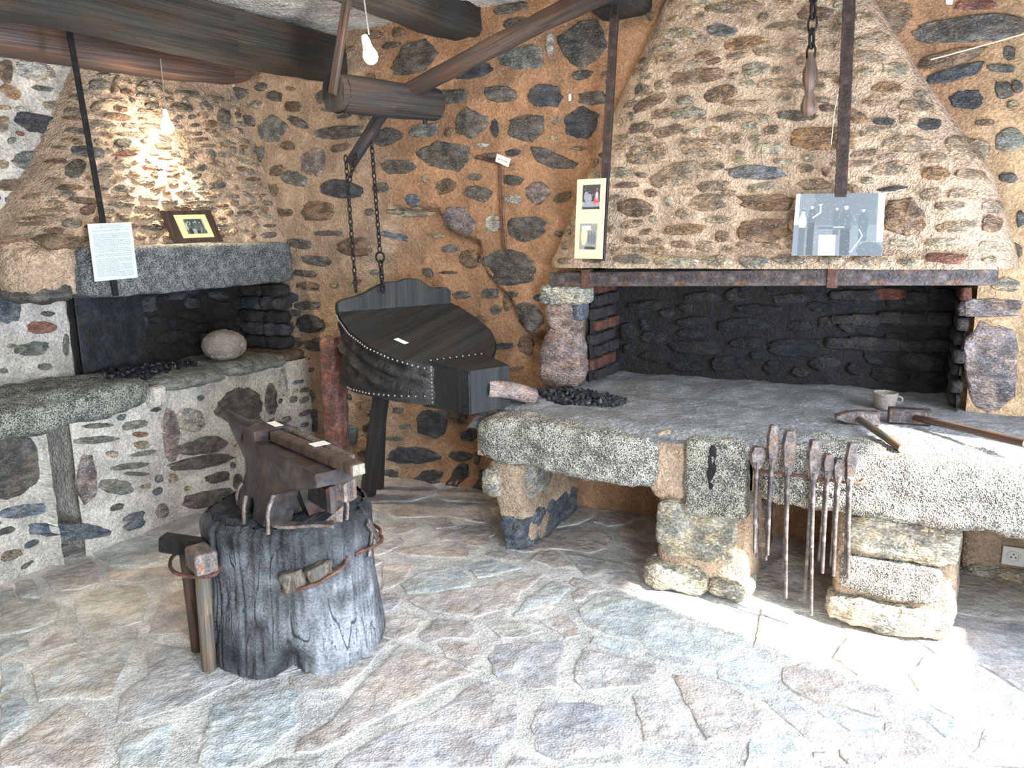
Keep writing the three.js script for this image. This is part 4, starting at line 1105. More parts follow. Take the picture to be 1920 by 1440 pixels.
// flagstones: tone, then outline x, z in metres on the floor
const FLAGS = [
['b',-4.18,1.92,-4.10,1.77,-4.15,1.72,-4.32,1.71,-4.49,1.75],
['d',-3.82,2.12,-3.76,2.03,-3.78,1.90,-3.76,1.75,-3.79,1.70,-3.92,1.69,-4.05,1.77,-4.14,1.95],
['d',-3.72,2.12,-3.69,2.05,-3.56,2.10,-3.45,2.16,-3.54,2.20],
['c',-3.68,2.01,-3.68,1.93,-3.66,1.77,-3.53,1.81,-3.35,1.93,-3.37,2.02,-3.45,2.09],
['b',-3.70,1.73,-3.71,1.56,-3.52,1.39,-3.24,1.48,-3.21,1.58,-3.34,1.72,-3.47,1.79],
['c',-3.45,1.83,-3.28,1.73,-3.11,1.59,-2.94,1.71,-3.13,1.80,-3.17,1.84,-3.32,1.90],
['a',-3.69,2.20,-3.68,2.15,-3.53,2.21,-3.35,2.15,-3.26,2.18,-3.18,2.25,-3.18,2.36,-3.26,2.44],
['a',-3.28,2.11,-3.28,1.97,-3.19,1.89,-3.08,1.88,-2.94,1.96,-2.82,2.10,-2.89,2.24,-2.92,2.30,-3.10,2.21],
['c',-3.10,2.25,-2.94,2.31,-2.91,2.34,-2.95,2.43,-3.03,2.42],
['c',-2.94,1.92,-2.91,1.74,-2.39,2.14,-2.59,2.12,-2.67,2.14,-2.70,2.16,-2.82,2.04],
['a',-2.87,2.55,-2.88,2.44,-2.81,2.32,-2.78,2.15,-2.69,2.22,-2.61,2.32,-2.48,2.47,-2.44,2.52,-2.47,2.56,-2.56,2.59,-2.66,2.65,-2.75,2.61],
['b',-3.21,2.47,-3.11,2.41,-3.05,2.45,-3.08,2.54],
['b',-3.02,2.57,-2.96,2.52,-2.89,2.57,-2.84,2.62,-2.83,2.68],
['b',-2.80,2.70,-2.80,2.63,-2.71,2.66,-2.59,2.71,-2.53,2.85],
['d',-2.55,2.29,-2.61,2.20,-2.48,2.17,-2.37,2.16,-2.21,2.22,-2.11,2.20,-2.08,2.24,-2.15,2.45,-2.24,2.59,-2.28,2.61,-2.41,2.51,-2.43,2.45,-2.43,2.38],
['c',-2.40,2.92,-2.49,2.88,-2.51,2.75,-2.54,2.62,-2.48,2.61,-2.36,2.64,-2.23,2.68,-2.18,2.72,-2.12,2.79],
['b',-2.06,2.76,-2.15,2.71,-2.19,2.65,-2.18,2.61,-2.11,2.53,-2.02,2.61,-1.94,2.70],
['b',-2.06,2.40,-2.02,2.29,-1.97,2.19,-1.91,2.19,-1.83,2.22,-1.77,2.31,-1.72,2.34,-1.70,2.47,-1.70,2.58,-1.82,2.64,-1.86,2.64,-1.99,2.49],
['c',-1.91,2.18,-1.82,2.19,-1.71,2.13,-1.71,2.02,-1.73,1.90,-1.75,1.76,-1.82,1.78,-1.81,1.92,-1.86,2.06,-1.94,2.15],
['c',-1.66,2.41,-1.63,2.32,-1.66,2.12,-1.68,1.95,-1.70,1.78,-1.62,1.78,-1.44,1.79,-1.33,1.83,-1.40,1.93,-1.44,2.08,-1.47,2.17,-1.52,2.34,-1.57,2.44,-1.62,2.46],
['e',-1.47,2.44,-1.44,2.32,-1.41,2.21,-1.37,2.17,-1.32,2.05,-1.31,1.92,-1.28,1.86,-1.20,1.88,-1.10,1.92,-1.05,2.03,-1.01,2.12,-1.04,2.14,-1.04,2.20,-1.02,2.25,-1.46,2.47],
['c',-1.90,1.63,-1.83,1.55,-1.71,1.56,-1.71,1.68,-1.73,1.75,-1.81,1.75],
['c',-1.88,1.41,-1.57,1.10,-1.46,1.29,-1.54,1.46,-1.68,1.49,-1.82,1.49,-1.88,1.46],
['c',-1.57,1.71,-1.49,1.66,-1.40,1.64,-1.35,1.73,-1.37,1.81,-1.49,1.78],
['e',-1.34,1.71,-1.35,1.61,-1.25,1.54,-1.12,1.48,-1.08,1.56,-1.04,1.72,-1.02,1.78,-1.11,1.84,-1.17,1.85,-1.27,1.80],
['d',-1.03,1.49,-0.88,1.48,-0.74,1.48,-0.72,1.53,-0.72,1.61,-0.83,1.70,-0.93,1.76,-0.98,1.71,-1.01,1.64],
['e',-1.03,1.88,-0.89,1.81,-0.80,1.80,-0.75,1.83,-0.72,1.90,-0.70,1.95,-0.70,2.01,-0.78,2.08,-0.87,2.13,-0.94,2.12,-1.01,2.02],
['d',-0.76,1.71,-0.68,1.67,-0.63,1.69,-0.59,1.74,-0.51,1.83,-0.45,1.92,-0.52,1.95,-0.60,1.94,-0.64,1.93,-0.69,1.84],
['c',-0.67,1.52,-0.58,1.49,-0.44,1.52,-0.36,1.55,-0.28,1.66,-0.29,1.70,-0.36,1.78,-0.45,1.83,-0.47,1.83,-0.56,1.70],
['d',-0.99,2.24,-0.99,2.17,-0.96,2.16,-0.90,2.18,-0.90,2.19],
['b',-0.84,2.17,-0.76,2.11,-0.69,2.03,-0.63,1.96,-0.56,1.96,-0.45,1.95,-0.44,1.97],
['c',-1.28,1.37,-1.21,1.27,-1.12,1.33,-1.08,1.40,-1.12,1.45],
['a',-1.48,1.49,-1.40,1.42,-1.28,1.39,-1.24,1.44,-1.27,1.51,-1.36,1.56],
['c',-1.40,1.39,-1.40,1.27,-1.31,1.19,-1.27,1.22,-1.29,1.31],
['b',-1.02,1.45,-1.03,1.38,-0.85,1.38,-0.82,1.43,-0.89,1.45],
['b',-0.80,1.43,-0.78,1.42,-0.60,1.43,-0.65,1.46,-0.73,1.45],
['d',-0.34,1.54,-0.27,1.47,-0.23,1.50,-0.09,1.63,-0.11,1.67,-0.19,1.68,-0.27,1.61],
['c',-0.08,1.70,-0.04,1.63,0.04,1.54,0.04,1.49,0.11,1.47,0.21,1.56,0.19,1.60,0.12,1.66,0.01,1.72,-0.05,1.76,-0.08,1.74],
['d',-0.16,1.75,-0.12,1.72,-0.12,1.75,-0.15,1.78],
['b',-0.31,1.75,-0.22,1.69,-0.19,1.76,-0.20,1.78,-0.27,1.87,-0.33,1.91,-0.35,1.78],
['b',0.14,1.40,0.18,1.34,0.24,1.38,0.26,1.43,0.22,1.49],
['c',0.17,1.32,0.30,1.18,0.39,1.14,0.40,1.19,0.37,1.29,0.33,1.34,0.25,1.38],
['c',0.32,1.40,0.44,1.27,0.44,1.38,0.42,1.56,0.32,1.59,0.27,1.56,0.30,1.50],
['b',-0.17,1.52,-0.01,1.48,0.03,1.50,0.01,1.54,-0.06,1.59],
['c',-0.46,0.85,-0.30,0.85,-0.14,0.92,-0.17,1.11,-0.29,1.22,-0.43,1.19],
['c',-0.11,0.96,0.03,0.97,0.12,0.97,0.09,1.12,-0.06,1.24,-0.15,1.14],
['c',0.16,0.98,0.29,0.98,0.38,1.04,0.28,1.15,0.14,1.25,0.11,1.15],
['c',-2.27,1.04,-2.22,0.93,-2.03,0.80,-1.91,0.85,-1.88,0.95,-2.10,1.03],
['c',-2.23,1.19,-2.08,1.12,-2.02,1.30,-2.05,1.44],
['b',-2.01,1.34,-2.01,1.19,-1.88,1.05,-1.74,1.14,-1.71,1.21,-1.83,1.33,-1.93,1.40],
['b',-1.88,1.03,-1.76,0.91,-1.65,0.92,-1.58,0.92,-1.66,1.07,-1.73,1.12],
['c',-1.89,1.44,-1.72,1.31,-1.60,1.11,-1.44,0.95,-1.46,1.17,-1.43,1.31,-1.52,1.43,-1.66,1.48],
['c',-1.59,0.71,-1.49,0.69,-1.33,0.83,-1.43,0.87,-1.58,0.83],
['d',-1.46,0.68,-1.14,0.68,-1.04,0.76,-0.95,0.96,-1.27,0.88],
['d',-2.39,0.59,-2.27,0.51,-2.15,0.60,-2.24,0.68],
['d',-2.54,0.77,-2.40,0.65,-2.33,0.71,-2.38,0.85,-2.49,0.83],
['c',-2.84,0.52,-2.54,0.35,-2.23,0.24,-2.02,0.50,-2.28,0.49,-2.55,0.63],
['b',-1.42,1.21,-1.38,0.99,-1.28,1.03,-1.28,1.17,-1.32,1.29,-1.40,1.37],
['c',0.53,3.72,0.44,3.80,0.33,3.83,0.21,3.81,0.12,3.74,0.06,3.64,0.06,3.52,0.10,3.42,0.19,3.34,0.30,3.31,0.42,3.33,0.51,3.40,0.56,3.50,0.57,3.61],
['d',-2.89,4.68,-3.02,4.77,-3.16,4.81,-3.31,4.77,-3.43,4.67,-3.50,4.53,-3.49,4.38,-3.43,4.24,-3.31,4.15,-3.16,4.12,-3.01,4.15,-2.89,4.25,-2.82,4.39,-2.83,4.54],
['a',0.72,0.20,0.67,0.38,0.54,0.50,0.37,0.56,0.19,0.55,0.04,0.45,-0.05,0.30,-0.05,0.13,0.06,0.00,0.22,-0.00,0.30,-0.01,0.38,-0.00,0.50,-0.01,0.65,0.05],
['d',0.18,2.78,0.13,2.94,0.01,3.07,-0.15,3.13,-0.32,3.11,-0.46,3.03,-0.56,2.89,-0.58,2.72,-0.53,2.56,-0.41,2.44,-0.26,2.38,-0.09,2.39,0.06,2.48,0.15,2.62],
['e',-2.32,4.58,-2.41,4.66,-2.53,4.68,-2.65,4.65,-2.74,4.57,-2.79,4.46,-2.79,4.34,-2.73,4.23,-2.64,4.16,-2.52,4.14,-2.40,4.17,-2.31,4.24,-2.26,4.35,-2.26,4.48],
['b',-0.26,2.35,-0.36,2.38,-0.42,2.41,-0.51,2.49,-0.65,2.51,-0.77,2.42,-0.79,2.27,-0.72,2.15,-0.61,2.09,-0.52,2.04,-0.40,1.96,-0.25,1.98,-0.15,2.10,-0.15,2.25],
['d',0.63,2.47,0.55,2.62,0.42,2.71,0.26,2.70,0.17,2.59,0.12,2.50,0.05,2.43,-0.03,2.31,-0.01,2.16,0.12,2.05,0.28,2.02,0.44,2.06,0.56,2.16,0.63,2.31],
['c',-0.97,3.19,-1.08,3.32,-1.24,3.38,-1.41,3.37,-1.56,3.29,-1.65,3.15,-1.68,2.98,-1.63,2.82,-1.52,2.69,-1.36,2.63,-1.19,2.64,-1.05,2.72,-0.95,2.86,-0.92,3.03],
['a',-2.14,1.73,-2.21,1.84,-2.32,1.92,-2.45,1.93,-2.58,1.89,-2.67,1.80,-2.72,1.68,-2.71,1.55,-2.64,1.44,-2.53,1.36,-2.40,1.34,-2.27,1.38,-2.18,1.47,-2.13,1.60],
['a',-0.09,4.67,-0.19,4.74,-0.32,4.75,-0.44,4.71,-0.53,4.62,-0.57,4.50,-0.55,4.38,-0.49,4.27,-0.38,4.20,-0.25,4.19,-0.13,4.23,-0.05,4.32,-0.00,4.44,-0.02,4.57],
['e',-1.02,4.03,-1.16,4.09,-1.30,4.08,-1.43,4.00,-1.52,3.88,-1.54,3.74,-1.50,3.60,-1.40,3.49,-1.26,3.43,-1.11,3.44,-0.98,3.51,-0.90,3.63,-0.88,3.78,-0.92,3.92],
['b',-0.54,1.36,-0.69,1.39,-0.80,1.39,-0.86,1.34,-0.94,1.35,-1.08,1.33,-1.17,1.21,-1.15,1.06,-1.03,0.96,-0.91,0.87,-0.75,0.85,-0.60,0.92,-0.49,1.05,-0.46,1.22],
['b',-3.10,0.75,-3.25,0.85,-3.42,0.87,-3.59,0.81,-3.69,0.68,-3.70,0.52,-3.71,0.37,-3.65,0.22,-3.52,0.11,-3.34,0.09,-3.18,0.15,-3.05,0.27,-2.99,0.43,-3.01,0.61],
['e',0.99,4.04,0.99,4.16,0.96,4.33,0.81,4.44,0.63,4.44,0.46,4.34,0.35,4.19,0.33,4.00,0.41,3.84,0.54,3.74,0.68,3.64,0.85,3.64,0.97,3.77,0.98,3.93],
['a',-1.51,0.15,-1.54,0.29,-1.64,0.39,-1.77,0.45,-1.91,0.44,-2.03,0.37,-2.12,0.26,-2.13,0.12,-2.05,0.01,-1.92,-0.01,-1.85,-0.01,-1.78,-0.00,-1.70,-0.01,-1.57,0.03],
['c',0.59,3.04,0.49,3.14,0.35,3.19,0.21,3.17,0.13,3.05,0.18,2.91,0.19,2.85,0.21,2.80,0.23,2.74,0.29,2.74,0.35,2.74,0.44,2.73,0.57,2.77,0.63,2.89],
['a',0.17,4.99,0.09,4.99,0.03,4.99,-0.02,4.99,-0.13,4.99,-0.24,4.92,-0.24,4.80,-0.12,4.73,-0.05,4.68,0.05,4.58,0.19,4.58,0.31,4.67,0.36,4.81,0.31,4.95],
['a',-0.63,4.49,-0.73,4.55,-0.84,4.55,-0.95,4.49,-1.02,4.40,-1.04,4.29,-1.01,4.18,-0.94,4.09,-0.83,4.04,-0.72,4.04,-0.61,4.10,-0.55,4.19,-0.55,4.30,-0.59,4.39],
['e',-2.73,0.42,-2.79,0.45,-2.84,0.48,-2.92,0.53,-2.97,0.45,-2.97,0.38,-2.99,0.33,-3.07,0.22,-3.04,0.08,-2.91,-0.01,-2.75,-0.00,-2.61,0.08,-2.56,0.23,-2.63,0.36],
['d',-3.35,1.31,-3.43,1.39,-3.54,1.37,-3.58,1.41,-3.65,1.44,-3.71,1.39,-3.71,1.32,-3.71,1.27,-3.70,1.21,-3.70,1.11,-3.62,1.03,-3.51,1.03,-3.40,1.09,-3.34,1.19],
['e',0.81,0.86,0.77,1.02,0.65,1.14,0.49,1.14,0.39,1.01,0.33,0.96,0.20,0.95,0.10,0.84,0.11,0.69,0.24,0.60,0.38,0.60,0.50,0.55,0.65,0.58,0.77,0.69],
['e',0.86,4.71,0.82,4.83,0.72,4.93,0.60,4.97,0.47,4.95,0.38,4.86,0.38,4.75,0.34,4.66,0.34,4.54,0.42,4.44,0.53,4.42,0.64,4.47,0.75,4.49,0.84,4.58],
['b',-1.46,4.25,-1.52,4.37,-1.63,4.45,-1.76,4.47,-1.89,4.44,-1.99,4.35,-2.04,4.23,-2.03,4.10,-1.97,3.98,-1.86,3.90,-1.73,3.88,-1.61,3.91,-1.51,4.00,-1.46,4.12],
['d',-3.49,3.48,-3.62,3.50,-3.71,3.41,-3.71,3.29,-3.71,3.25,-3.71,3.24,-3.70,3.22,-3.71,3.17,-3.70,3.03,-3.59,2.96,-3.46,3.01,-3.38,3.12,-3.36,3.25,-3.39,3.38],
['b',-2.67,1.17,-2.82,1.24,-2.98,1.24,-3.13,1.17,-3.22,1.04,-3.21,0.88,-3.09,0.79,-3.04,0.71,-2.97,0.59,-2.82,0.56,-2.68,0.62,-2.58,0.73,-2.53,0.89,-2.57,1.05],
['d',-3.50,4.31,-3.52,4.36,-3.54,4.51,-3.65,4.53,-3.71,4.41,-3.71,4.31,-3.71,4.26,-3.71,4.21,-3.71,4.14,-3.68,3.99,-3.54,3.92,-3.40,3.98,-3.36,4.13,-3.46,4.25],
['d',-2.21,4.96,-2.34,4.99,-2.44,4.99,-2.52,4.98,-2.62,4.99,-2.75,4.93,-2.79,4.79,-2.69,4.68,-2.54,4.71,-2.48,4.71,-2.43,4.69,-2.29,4.62,-2.16,4.69,-2.13,4.84],
['c',-0.59,0.47,-0.73,0.58,-0.92,0.61,-1.10,0.57,-1.24,0.45,-1.31,0.28,-1.27,0.10,-1.14,-0.01,-0.99,-0.01,-0.90,-0.00,-0.80,-0.00,-0.65,0.00,-0.53,0.12,-0.51,0.30],
['c',-3.15,2.99,-3.31,3.05,-3.46,2.97,-3.56,2.93,-3.66,2.88,-3.70,2.77,-3.71,2.65,-3.70,2.50,-3.58,2.39,-3.43,2.38,-3.30,2.46,-3.17,2.53,-3.07,2.66,-3.06,2.84],
['e',0.10,3.88,0.01,4.02,-0.15,4.08,-0.32,4.06,-0.47,3.97,-0.56,3.82,-0.58,3.64,-0.52,3.48,-0.39,3.36,-0.23,3.31,-0.06,3.35,0.04,3.47,0.02,3.62,0.07,3.73],
['a',-2.78,3.59,-2.83,3.72,-2.93,3.81,-3.06,3.85,-3.20,3.83,-3.31,3.75,-3.38,3.63,-3.39,3.49,-3.34,3.36,-3.23,3.27,-3.10,3.23,-2.97,3.25,-2.86,3.33,-2.79,3.45],
['c',-2.32,3.09,-2.37,3.21,-2.47,3.30,-2.60,3.34,-2.74,3.31,-2.85,3.23,-2.91,3.11,-2.92,2.97,-2.86,2.85,-2.74,2.80,-2.62,2.84,-2.55,2.88,-2.48,2.92,-2.36,2.97],
['a',-0.59,2.83,-0.64,2.96,-0.77,3.02,-0.90,2.95,-0.94,2.83,-0.98,2.76,-1.08,2.66,-1.08,2.52,-0.98,2.40,-0.83,2.39,-0.73,2.50,-0.65,2.54,-0.60,2.63,-0.62,2.72],
['e',0.99,3.54,0.98,3.62,0.91,3.64,0.84,3.61,0.76,3.61,0.66,3.55,0.62,3.44,0.66,3.32,0.75,3.23,0.87,3.21,0.98,3.27,0.99,3.39,0.98,3.45,0.99,3.49],
['c',-1.43,4.92,-1.56,4.99,-1.69,4.99,-1.79,4.98,-1.93,4.98,-2.05,4.89,-2.10,4.74,-2.06,4.58,-1.92,4.48,-1.77,4.50,-1.65,4.48,-1.50,4.50,-1.38,4.61,-1.36,4.78],
['c',-0.42,4.99,-0.51,4.99,-0.59,4.98,-0.67,4.98,-0.79,4.96,-0.86,4.85,-0.84,4.71,-0.76,4.61,-0.63,4.59,-0.53,4.67,-0.48,4.72,-0.41,4.75,-0.32,4.82,-0.32,4.93],
['e',-1.64,3.44,-1.73,3.57,-1.87,3.64,-2.03,3.64,-2.18,3.58,-2.28,3.46,-2.32,3.31,-2.29,3.15,-2.20,3.02,-2.06,2.95,-1.90,2.95,-1.76,3.02,-1.69,3.15,-1.63,3.28],
['d',0.98,2.72,0.99,2.86,0.90,2.99,0.75,3.00,0.65,2.88,0.62,2.80,0.59,2.74,0.57,2.68,0.59,2.63,0.62,2.56,0.68,2.40,0.83,2.36,0.96,2.45,0.99,2.60],
['e',-0.89,4.92,-0.99,4.99,-1.11,4.99,-1.22,4.99,-1.33,4.93,-1.34,4.80,-1.33,4.70,-1.37,4.54,-1.27,4.40,-1.10,4.40,-0.99,4.51,-0.90,4.59,-0.87,4.70,-0.89,4.80],
['e',0.99,1.19,0.99,1.24,0.99,1.34,0.91,1.47,0.76,1.49,0.64,1.39,0.62,1.25,0.70,1.13,0.77,1.07,0.81,0.97,0.90,0.93,0.99,0.99,0.99,1.11,0.99,1.15],
['c',-0.56,3.49,-0.59,3.56,-0.64,3.67,-0.76,3.71,-0.87,3.64,-0.92,3.54,-0.99,3.44,-0.99,3.31,-0.92,3.20,-0.80,3.13,-0.66,3.12,-0.54,3.18,-0.47,3.29,-0.49,3.41],
['a',0.03,0.50,0.00,0.67,-0.13,0.79,-0.30,0.81,-0.45,0.82,-0.61,0.76,-0.66,0.60,-0.55,0.46,-0.50,0.39,-0.48,0.29,-0.41,0.14,-0.24,0.10,-0.10,0.20,-0.05,0.35],
['a',0.99,1.78,0.98,1.89,0.90,1.98,0.77,2.00,0.65,1.96,0.56,1.86,0.52,1.74,0.54,1.61,0.63,1.52,0.74,1.51,0.84,1.51,0.94,1.52,0.99,1.60,0.99,1.69],
['b',-3.48,3.91,-3.59,3.90,-3.67,3.89,-3.71,3.82,-3.71,3.76,-3.71,3.72,-3.71,3.68,-3.71,3.61,-3.66,3.54,-3.58,3.52,-3.47,3.54,-3.41,3.62,-3.37,3.72,-3.39,3.84],
['a',0.26,1.98,0.19,2.01,0.12,2.02,-0.01,2.11,-0.14,2.05,-0.19,1.91,-0.11,1.79,0.02,1.76,0.07,1.72,0.14,1.68,0.27,1.61,0.42,1.66,0.49,1.81,0.43,1.95],
['d',-2.31,3.87,-2.38,4.03,-2.52,4.10,-2.66,4.13,-2.81,4.17,-2.96,4.10,-3.00,3.94,-2.89,3.81,-2.82,3.75,-2.78,3.70,-2.73,3.53,-2.57,3.48,-2.42,3.55,-2.33,3.70],
['c',0.99,2.17,0.99,2.23,0.97,2.31,0.90,2.35,0.82,2.32,0.71,2.32,0.64,2.23,0.59,2.11,0.67,2.00,0.81,2.02,0.88,2.02,0.95,2.00,0.99,2.06,0.99,2.13],
['a',0.39,4.42,0.34,4.48,0.28,4.55,0.18,4.54,0.08,4.52,0.02,4.43,-0.00,4.32,-0.04,4.18,0.05,4.05,0.19,4.02,0.31,4.11,0.34,4.24,0.37,4.29,0.40,4.35],
['c',-1.97,3.94,-2.04,4.04,-2.17,4.12,-2.29,4.04,-2.28,3.88,-2.28,3.79,-2.29,3.70,-2.26,3.60,-2.14,3.63,-2.07,3.66,-2.02,3.68,-1.84,3.66,-1.78,3.78,-1.90,3.88],
['e',0.99,0.24,0.92,0.32,0.81,0.32,0.74,0.24,0.73,0.14,0.71,0.07,0.75,0.00,0.82,-0.01,0.87,-0.01,0.91,-0.00,0.96,0.01,0.98,0.05,0.99,0.10,0.99,0.15],
['c',-1.48,0.65,-1.55,0.67,-1.65,0.77,-1.79,0.76,-1.88,0.64,-1.84,0.50,-1.69,0.46,-1.64,0.44,-1.61,0.41,-1.54,0.33,-1.42,0.30,-1.31,0.38,-1.28,0.52,-1.35,0.63],
['d',-2.69,1.45,-2.72,1.51,-2.75,1.66,-2.88,1.70,-3.00,1.63,-3.13,1.54,-3.17,1.39,-3.08,1.26,-2.90,1.28,-2.84,1.28,-2.79,1.26,-2.64,1.17,-2.55,1.26,-2.63,1.39],
['c',0.02,1.47,-0.05,1.46,-0.09,1.46,-0.15,1.48,-0.22,1.46,-0.30,1.40,-0.31,1.30,-0.24,1.22,-0.14,1.21,-0.08,1.28,-0.00,1.23,0.09,1.26,0.13,1.34,0.10,1.43],
['a',-1.09,4.33,-1.14,4.36,-1.18,4.36,-1.22,4.37,-1.27,4.37,-1.40,4.39,-1.45,4.30,-1.42,4.20,-1.37,4.11,-1.25,4.12,-1.18,4.12,-1.10,4.13,-1.05,4.20,-1.08,4.28],
['b',0.99,0.64,0.99,0.71,0.96,0.83,0.85,0.84,0.80,0.71,0.78,0.66,0.75,0.63,0.65,0.55,0.65,0.44,0.74,0.36,0.86,0.36,0.96,0.39,0.99,0.50,0.99,0.57],
['e',-1.54,1.65,-1.57,1.67,-1.59,1.72,-1.65,1.72,-1.68,1.68,-1.68,1.63,-1.68,1.60,-1.68,1.55,-1.65,1.53,-1.61,1.52,-1.56,1.50,-1.51,1.52,-1.47,1.57,-1.48,1.63],
['c',-0.38,4.17,-0.41,4.18,-0.45,4.21,-0.50,4.20,-0.53,4.16,-0.57,4.11,-0.67,4.01,-0.60,3.92,-0.47,4.01,-0.43,4.04,-0.40,4.05,-0.38,4.07,-0.31,4.10,-0.31,4.16],
['a',-2.20,0.21,-2.26,0.22,-2.30,0.23,-2.34,0.24,-2.43,0.27,-2.52,0.23,-2.56,0.13,-2.52,0.03,-2.43,-0.01,-2.35,-0.01,-2.28,-0.01,-2.20,0.00,-2.15,0.07,-2.17,0.15],
['d',-1.30,0.11,-1.32,0.19,-1.39,0.25,-1.48,0.22,-1.49,0.12,-1.52,0.06,-1.49,0.00,-1.42,-0.01,-1.39,-0.01,-1.36,-0.01,-1.33,-0.01,-1.28,-0.01,-1.26,0.03,-1.29,0.07],
['d',-2.29,1.06,-2.34,1.13,-2.42,1.17,-2.51,1.16,-2.56,1.09,-2.53,1.01,-2.51,0.97,-2.51,0.95,-2.50,0.91,-2.47,0.88,-2.43,0.88,-2.35,0.85,-2.29,0.90,-2.28,0.98],
['a',-0.00,0.94,-0.04,0.94,-0.06,0.93,-0.09,0.93,-0.12,0.92,-0.14,0.89,-0.15,0.85,-0.11,0.82,-0.09,0.79,-0.04,0.76,0.03,0.75,0.07,0.80,0.08,0.87,0.07,0.93],
['b',-0.35,1.49,-0.39,1.50,-0.42,1.48,-0.46,1.48,-0.51,1.47,-0.53,1.42,-0.52,1.37,-0.49,1.33,-0.45,1.27,-0.38,1.27,-0.34,1.32,-0.34,1.38,-0.34,1.41,-0.33,1.45],
['d',-1.17,1.04,-1.18,1.05,-1.18,1.11,-1.22,1.14,-1.25,1.09,-1.25,1.05,-1.24,1.03,-1.31,0.99,-1.31,0.93,-1.25,0.92,-1.20,0.93,-1.17,0.95,-1.13,0.97,-1.14,1.01],
['a',-3.46,1.02,-3.53,1.00,-3.57,0.99,-3.64,1.01,-3.70,0.97,-3.70,0.89,-3.66,0.84,-3.58,0.85,-3.55,0.86,-3.53,0.87,-3.51,0.87,-3.48,0.88,-3.39,0.92,-3.39,0.99],
['c',-0.02,0.04,-0.03,0.05,-0.05,0.08,-0.09,0.12,-0.16,0.11,-0.21,0.07,-0.19,-0.00,-0.10,-0.01,-0.07,-0.01,-0.06,-0.00,-0.05,-0.00,-0.02,-0.01,0.00,-0.00,-0.00,0.02],
['c',-1.87,0.71,-1.88,0.78,-1.95,0.80,-2.00,0.78,-2.04,0.77,-2.12,0.81,-2.19,0.76,-2.18,0.68,-2.12,0.63,-2.10,0.56,-2.04,0.53,-1.96,0.53,-1.90,0.58,-1.91,0.66],
['d',-3.20,1.20,-3.26,1.23,-3.32,1.18,-3.34,1.13,-3.36,1.10,-3.37,1.08,-3.39,1.03,-3.37,0.98,-3.33,0.92,-3.26,0.94,-3.25,1.02,-3.25,1.06,-3.24,1.08,-3.20,1.12],
['d',-1.99,2.16,-2.06,2.19,-2.13,2.17,-2.21,2.15,-2.27,2.08,-2.28,1.99,-2.25,1.91,-2.18,1.86,-2.11,1.82,-2.02,1.82,-1.95,1.87,-1.90,1.94,-1.90,2.03,-1.94,2.09],
['e',-0.82,0.75,-0.87,0.82,-0.96,0.82,-1.01,0.75,-1.03,0.71,-1.06,0.70,-1.13,0.66,-1.11,0.60,-1.02,0.62,-0.99,0.63,-0.98,0.63,-0.97,0.64,-0.94,0.64,-0.84,0.67],
['d',-3.44,0.07,-3.52,0.09,-3.54,0.10,-3.57,0.11,-3.62,0.16,-3.68,0.14,-3.71,0.08,-3.69,0.02,-3.65,-0.01,-3.60,-0.00,-3.57,-0.01,-3.55,-0.01,-3.50,-0.01,-3.43,0.01],
['a',0.14,0.63,0.12,0.64,0.08,0.71,0.03,0.69,0.04,0.62,0.06,0.59,0.06,0.57,0.06,0.54,0.08,0.53,0.11,0.53,0.13,0.54,0.15,0.56,0.17,0.58,0.16,0.62],
['d',-2.21,1.27,-2.17,1.33,-2.20,1.38,-2.26,1.36,-2.29,1.33,-2.33,1.33,-2.39,1.32,-2.43,1.26,-2.40,1.20,-2.34,1.17,-2.30,1.14,-2.24,1.15,-2.25,1.24,-2.23,1.25],
['e',-1.92,1.59,-1.93,1.67,-2.00,1.72,-2.08,1.69,-2.10,1.61,-2.11,1.56,-2.12,1.52,-2.14,1.46,-2.09,1.42,-2.03,1.45,-1.98,1.42,-1.93,1.44,-1.90,1.49,-1.90,1.55],
['b',-1.39,2.57,-1.45,2.62,-1.51,2.66,-1.59,2.67,-1.66,2.63,-1.67,2.55,-1.65,2.50,-1.59,2.48,-1.57,2.47,-1.56,2.47,-1.54,2.44,-1.51,2.44,-1.50,2.47,-1.41,2.50],
['d',-1.61,0.89,-1.67,0.89,-1.69,0.88,-1.70,0.88,-1.71,0.88,-1.73,0.88,-1.82,0.88,-1.84,0.82,-1.78,0.79,-1.73,0.80,-1.70,0.80,-1.67,0.80,-1.63,0.81,-1.61,0.84],
];

// ---------------------------------------------------------------- the room
const XW = -4.25, XR = 1.04, ZF = 5.2, CEIL = 2.86;
// the forge hood on the back wall and the smaller one on the left wall
const HOOD_L = [[1.4, -1.8], [1.45, -1.8], [1.85, -1.62], [2.24, -1.44], [2.58, -1.26], [3, -1.05]], HOOD_R = [[1.4, 0.44], [1.49, 0.42], [1.81, 0.31], [2.04, 0.15], [2.3, -0.03], [2.59, -0.21], [3, -0.45]], HOOD_Z = [[1.4, 0.27], [1.46, 0.27], [1.5, 0.22], [3, 0.12]];
const lump = (x, y, z, a = 0.006) => a * fbm(x * 9, y * 9, z * 9, 3) + a * 0.5 * noise(x * 45, y * 45, z * 45);
function hoodZ(x, y) { const e = Math.min(x - table(HOOD_L, y), table(HOOD_R, y) - x); if (e <= 0) return 0; return table(HOOD_Z, y) * Math.sqrt(Math.max(0, 1 - (1 - Math.min(e, 0.24) / 0.24) ** 2)); }
const LH_Z = [[1.3, 1.8], [1.58, 1.76], [1.75, 1.64], [2, 1.46], [2.3, 1.28], [2.6, 1.12]], LH_X = [[1.3, 0.45], [1.58, 0.44], [2.6, 0.06], [3, 0]];
function leftHoodX(z, y) { const e = table(LH_Z, y) - z; if (e <= 0) return XW; return XW + table(LH_X, y) * Math.sqrt(Math.max(0, 1 - (1 - Math.min(e, 0.2) / 0.2) ** 2)); }
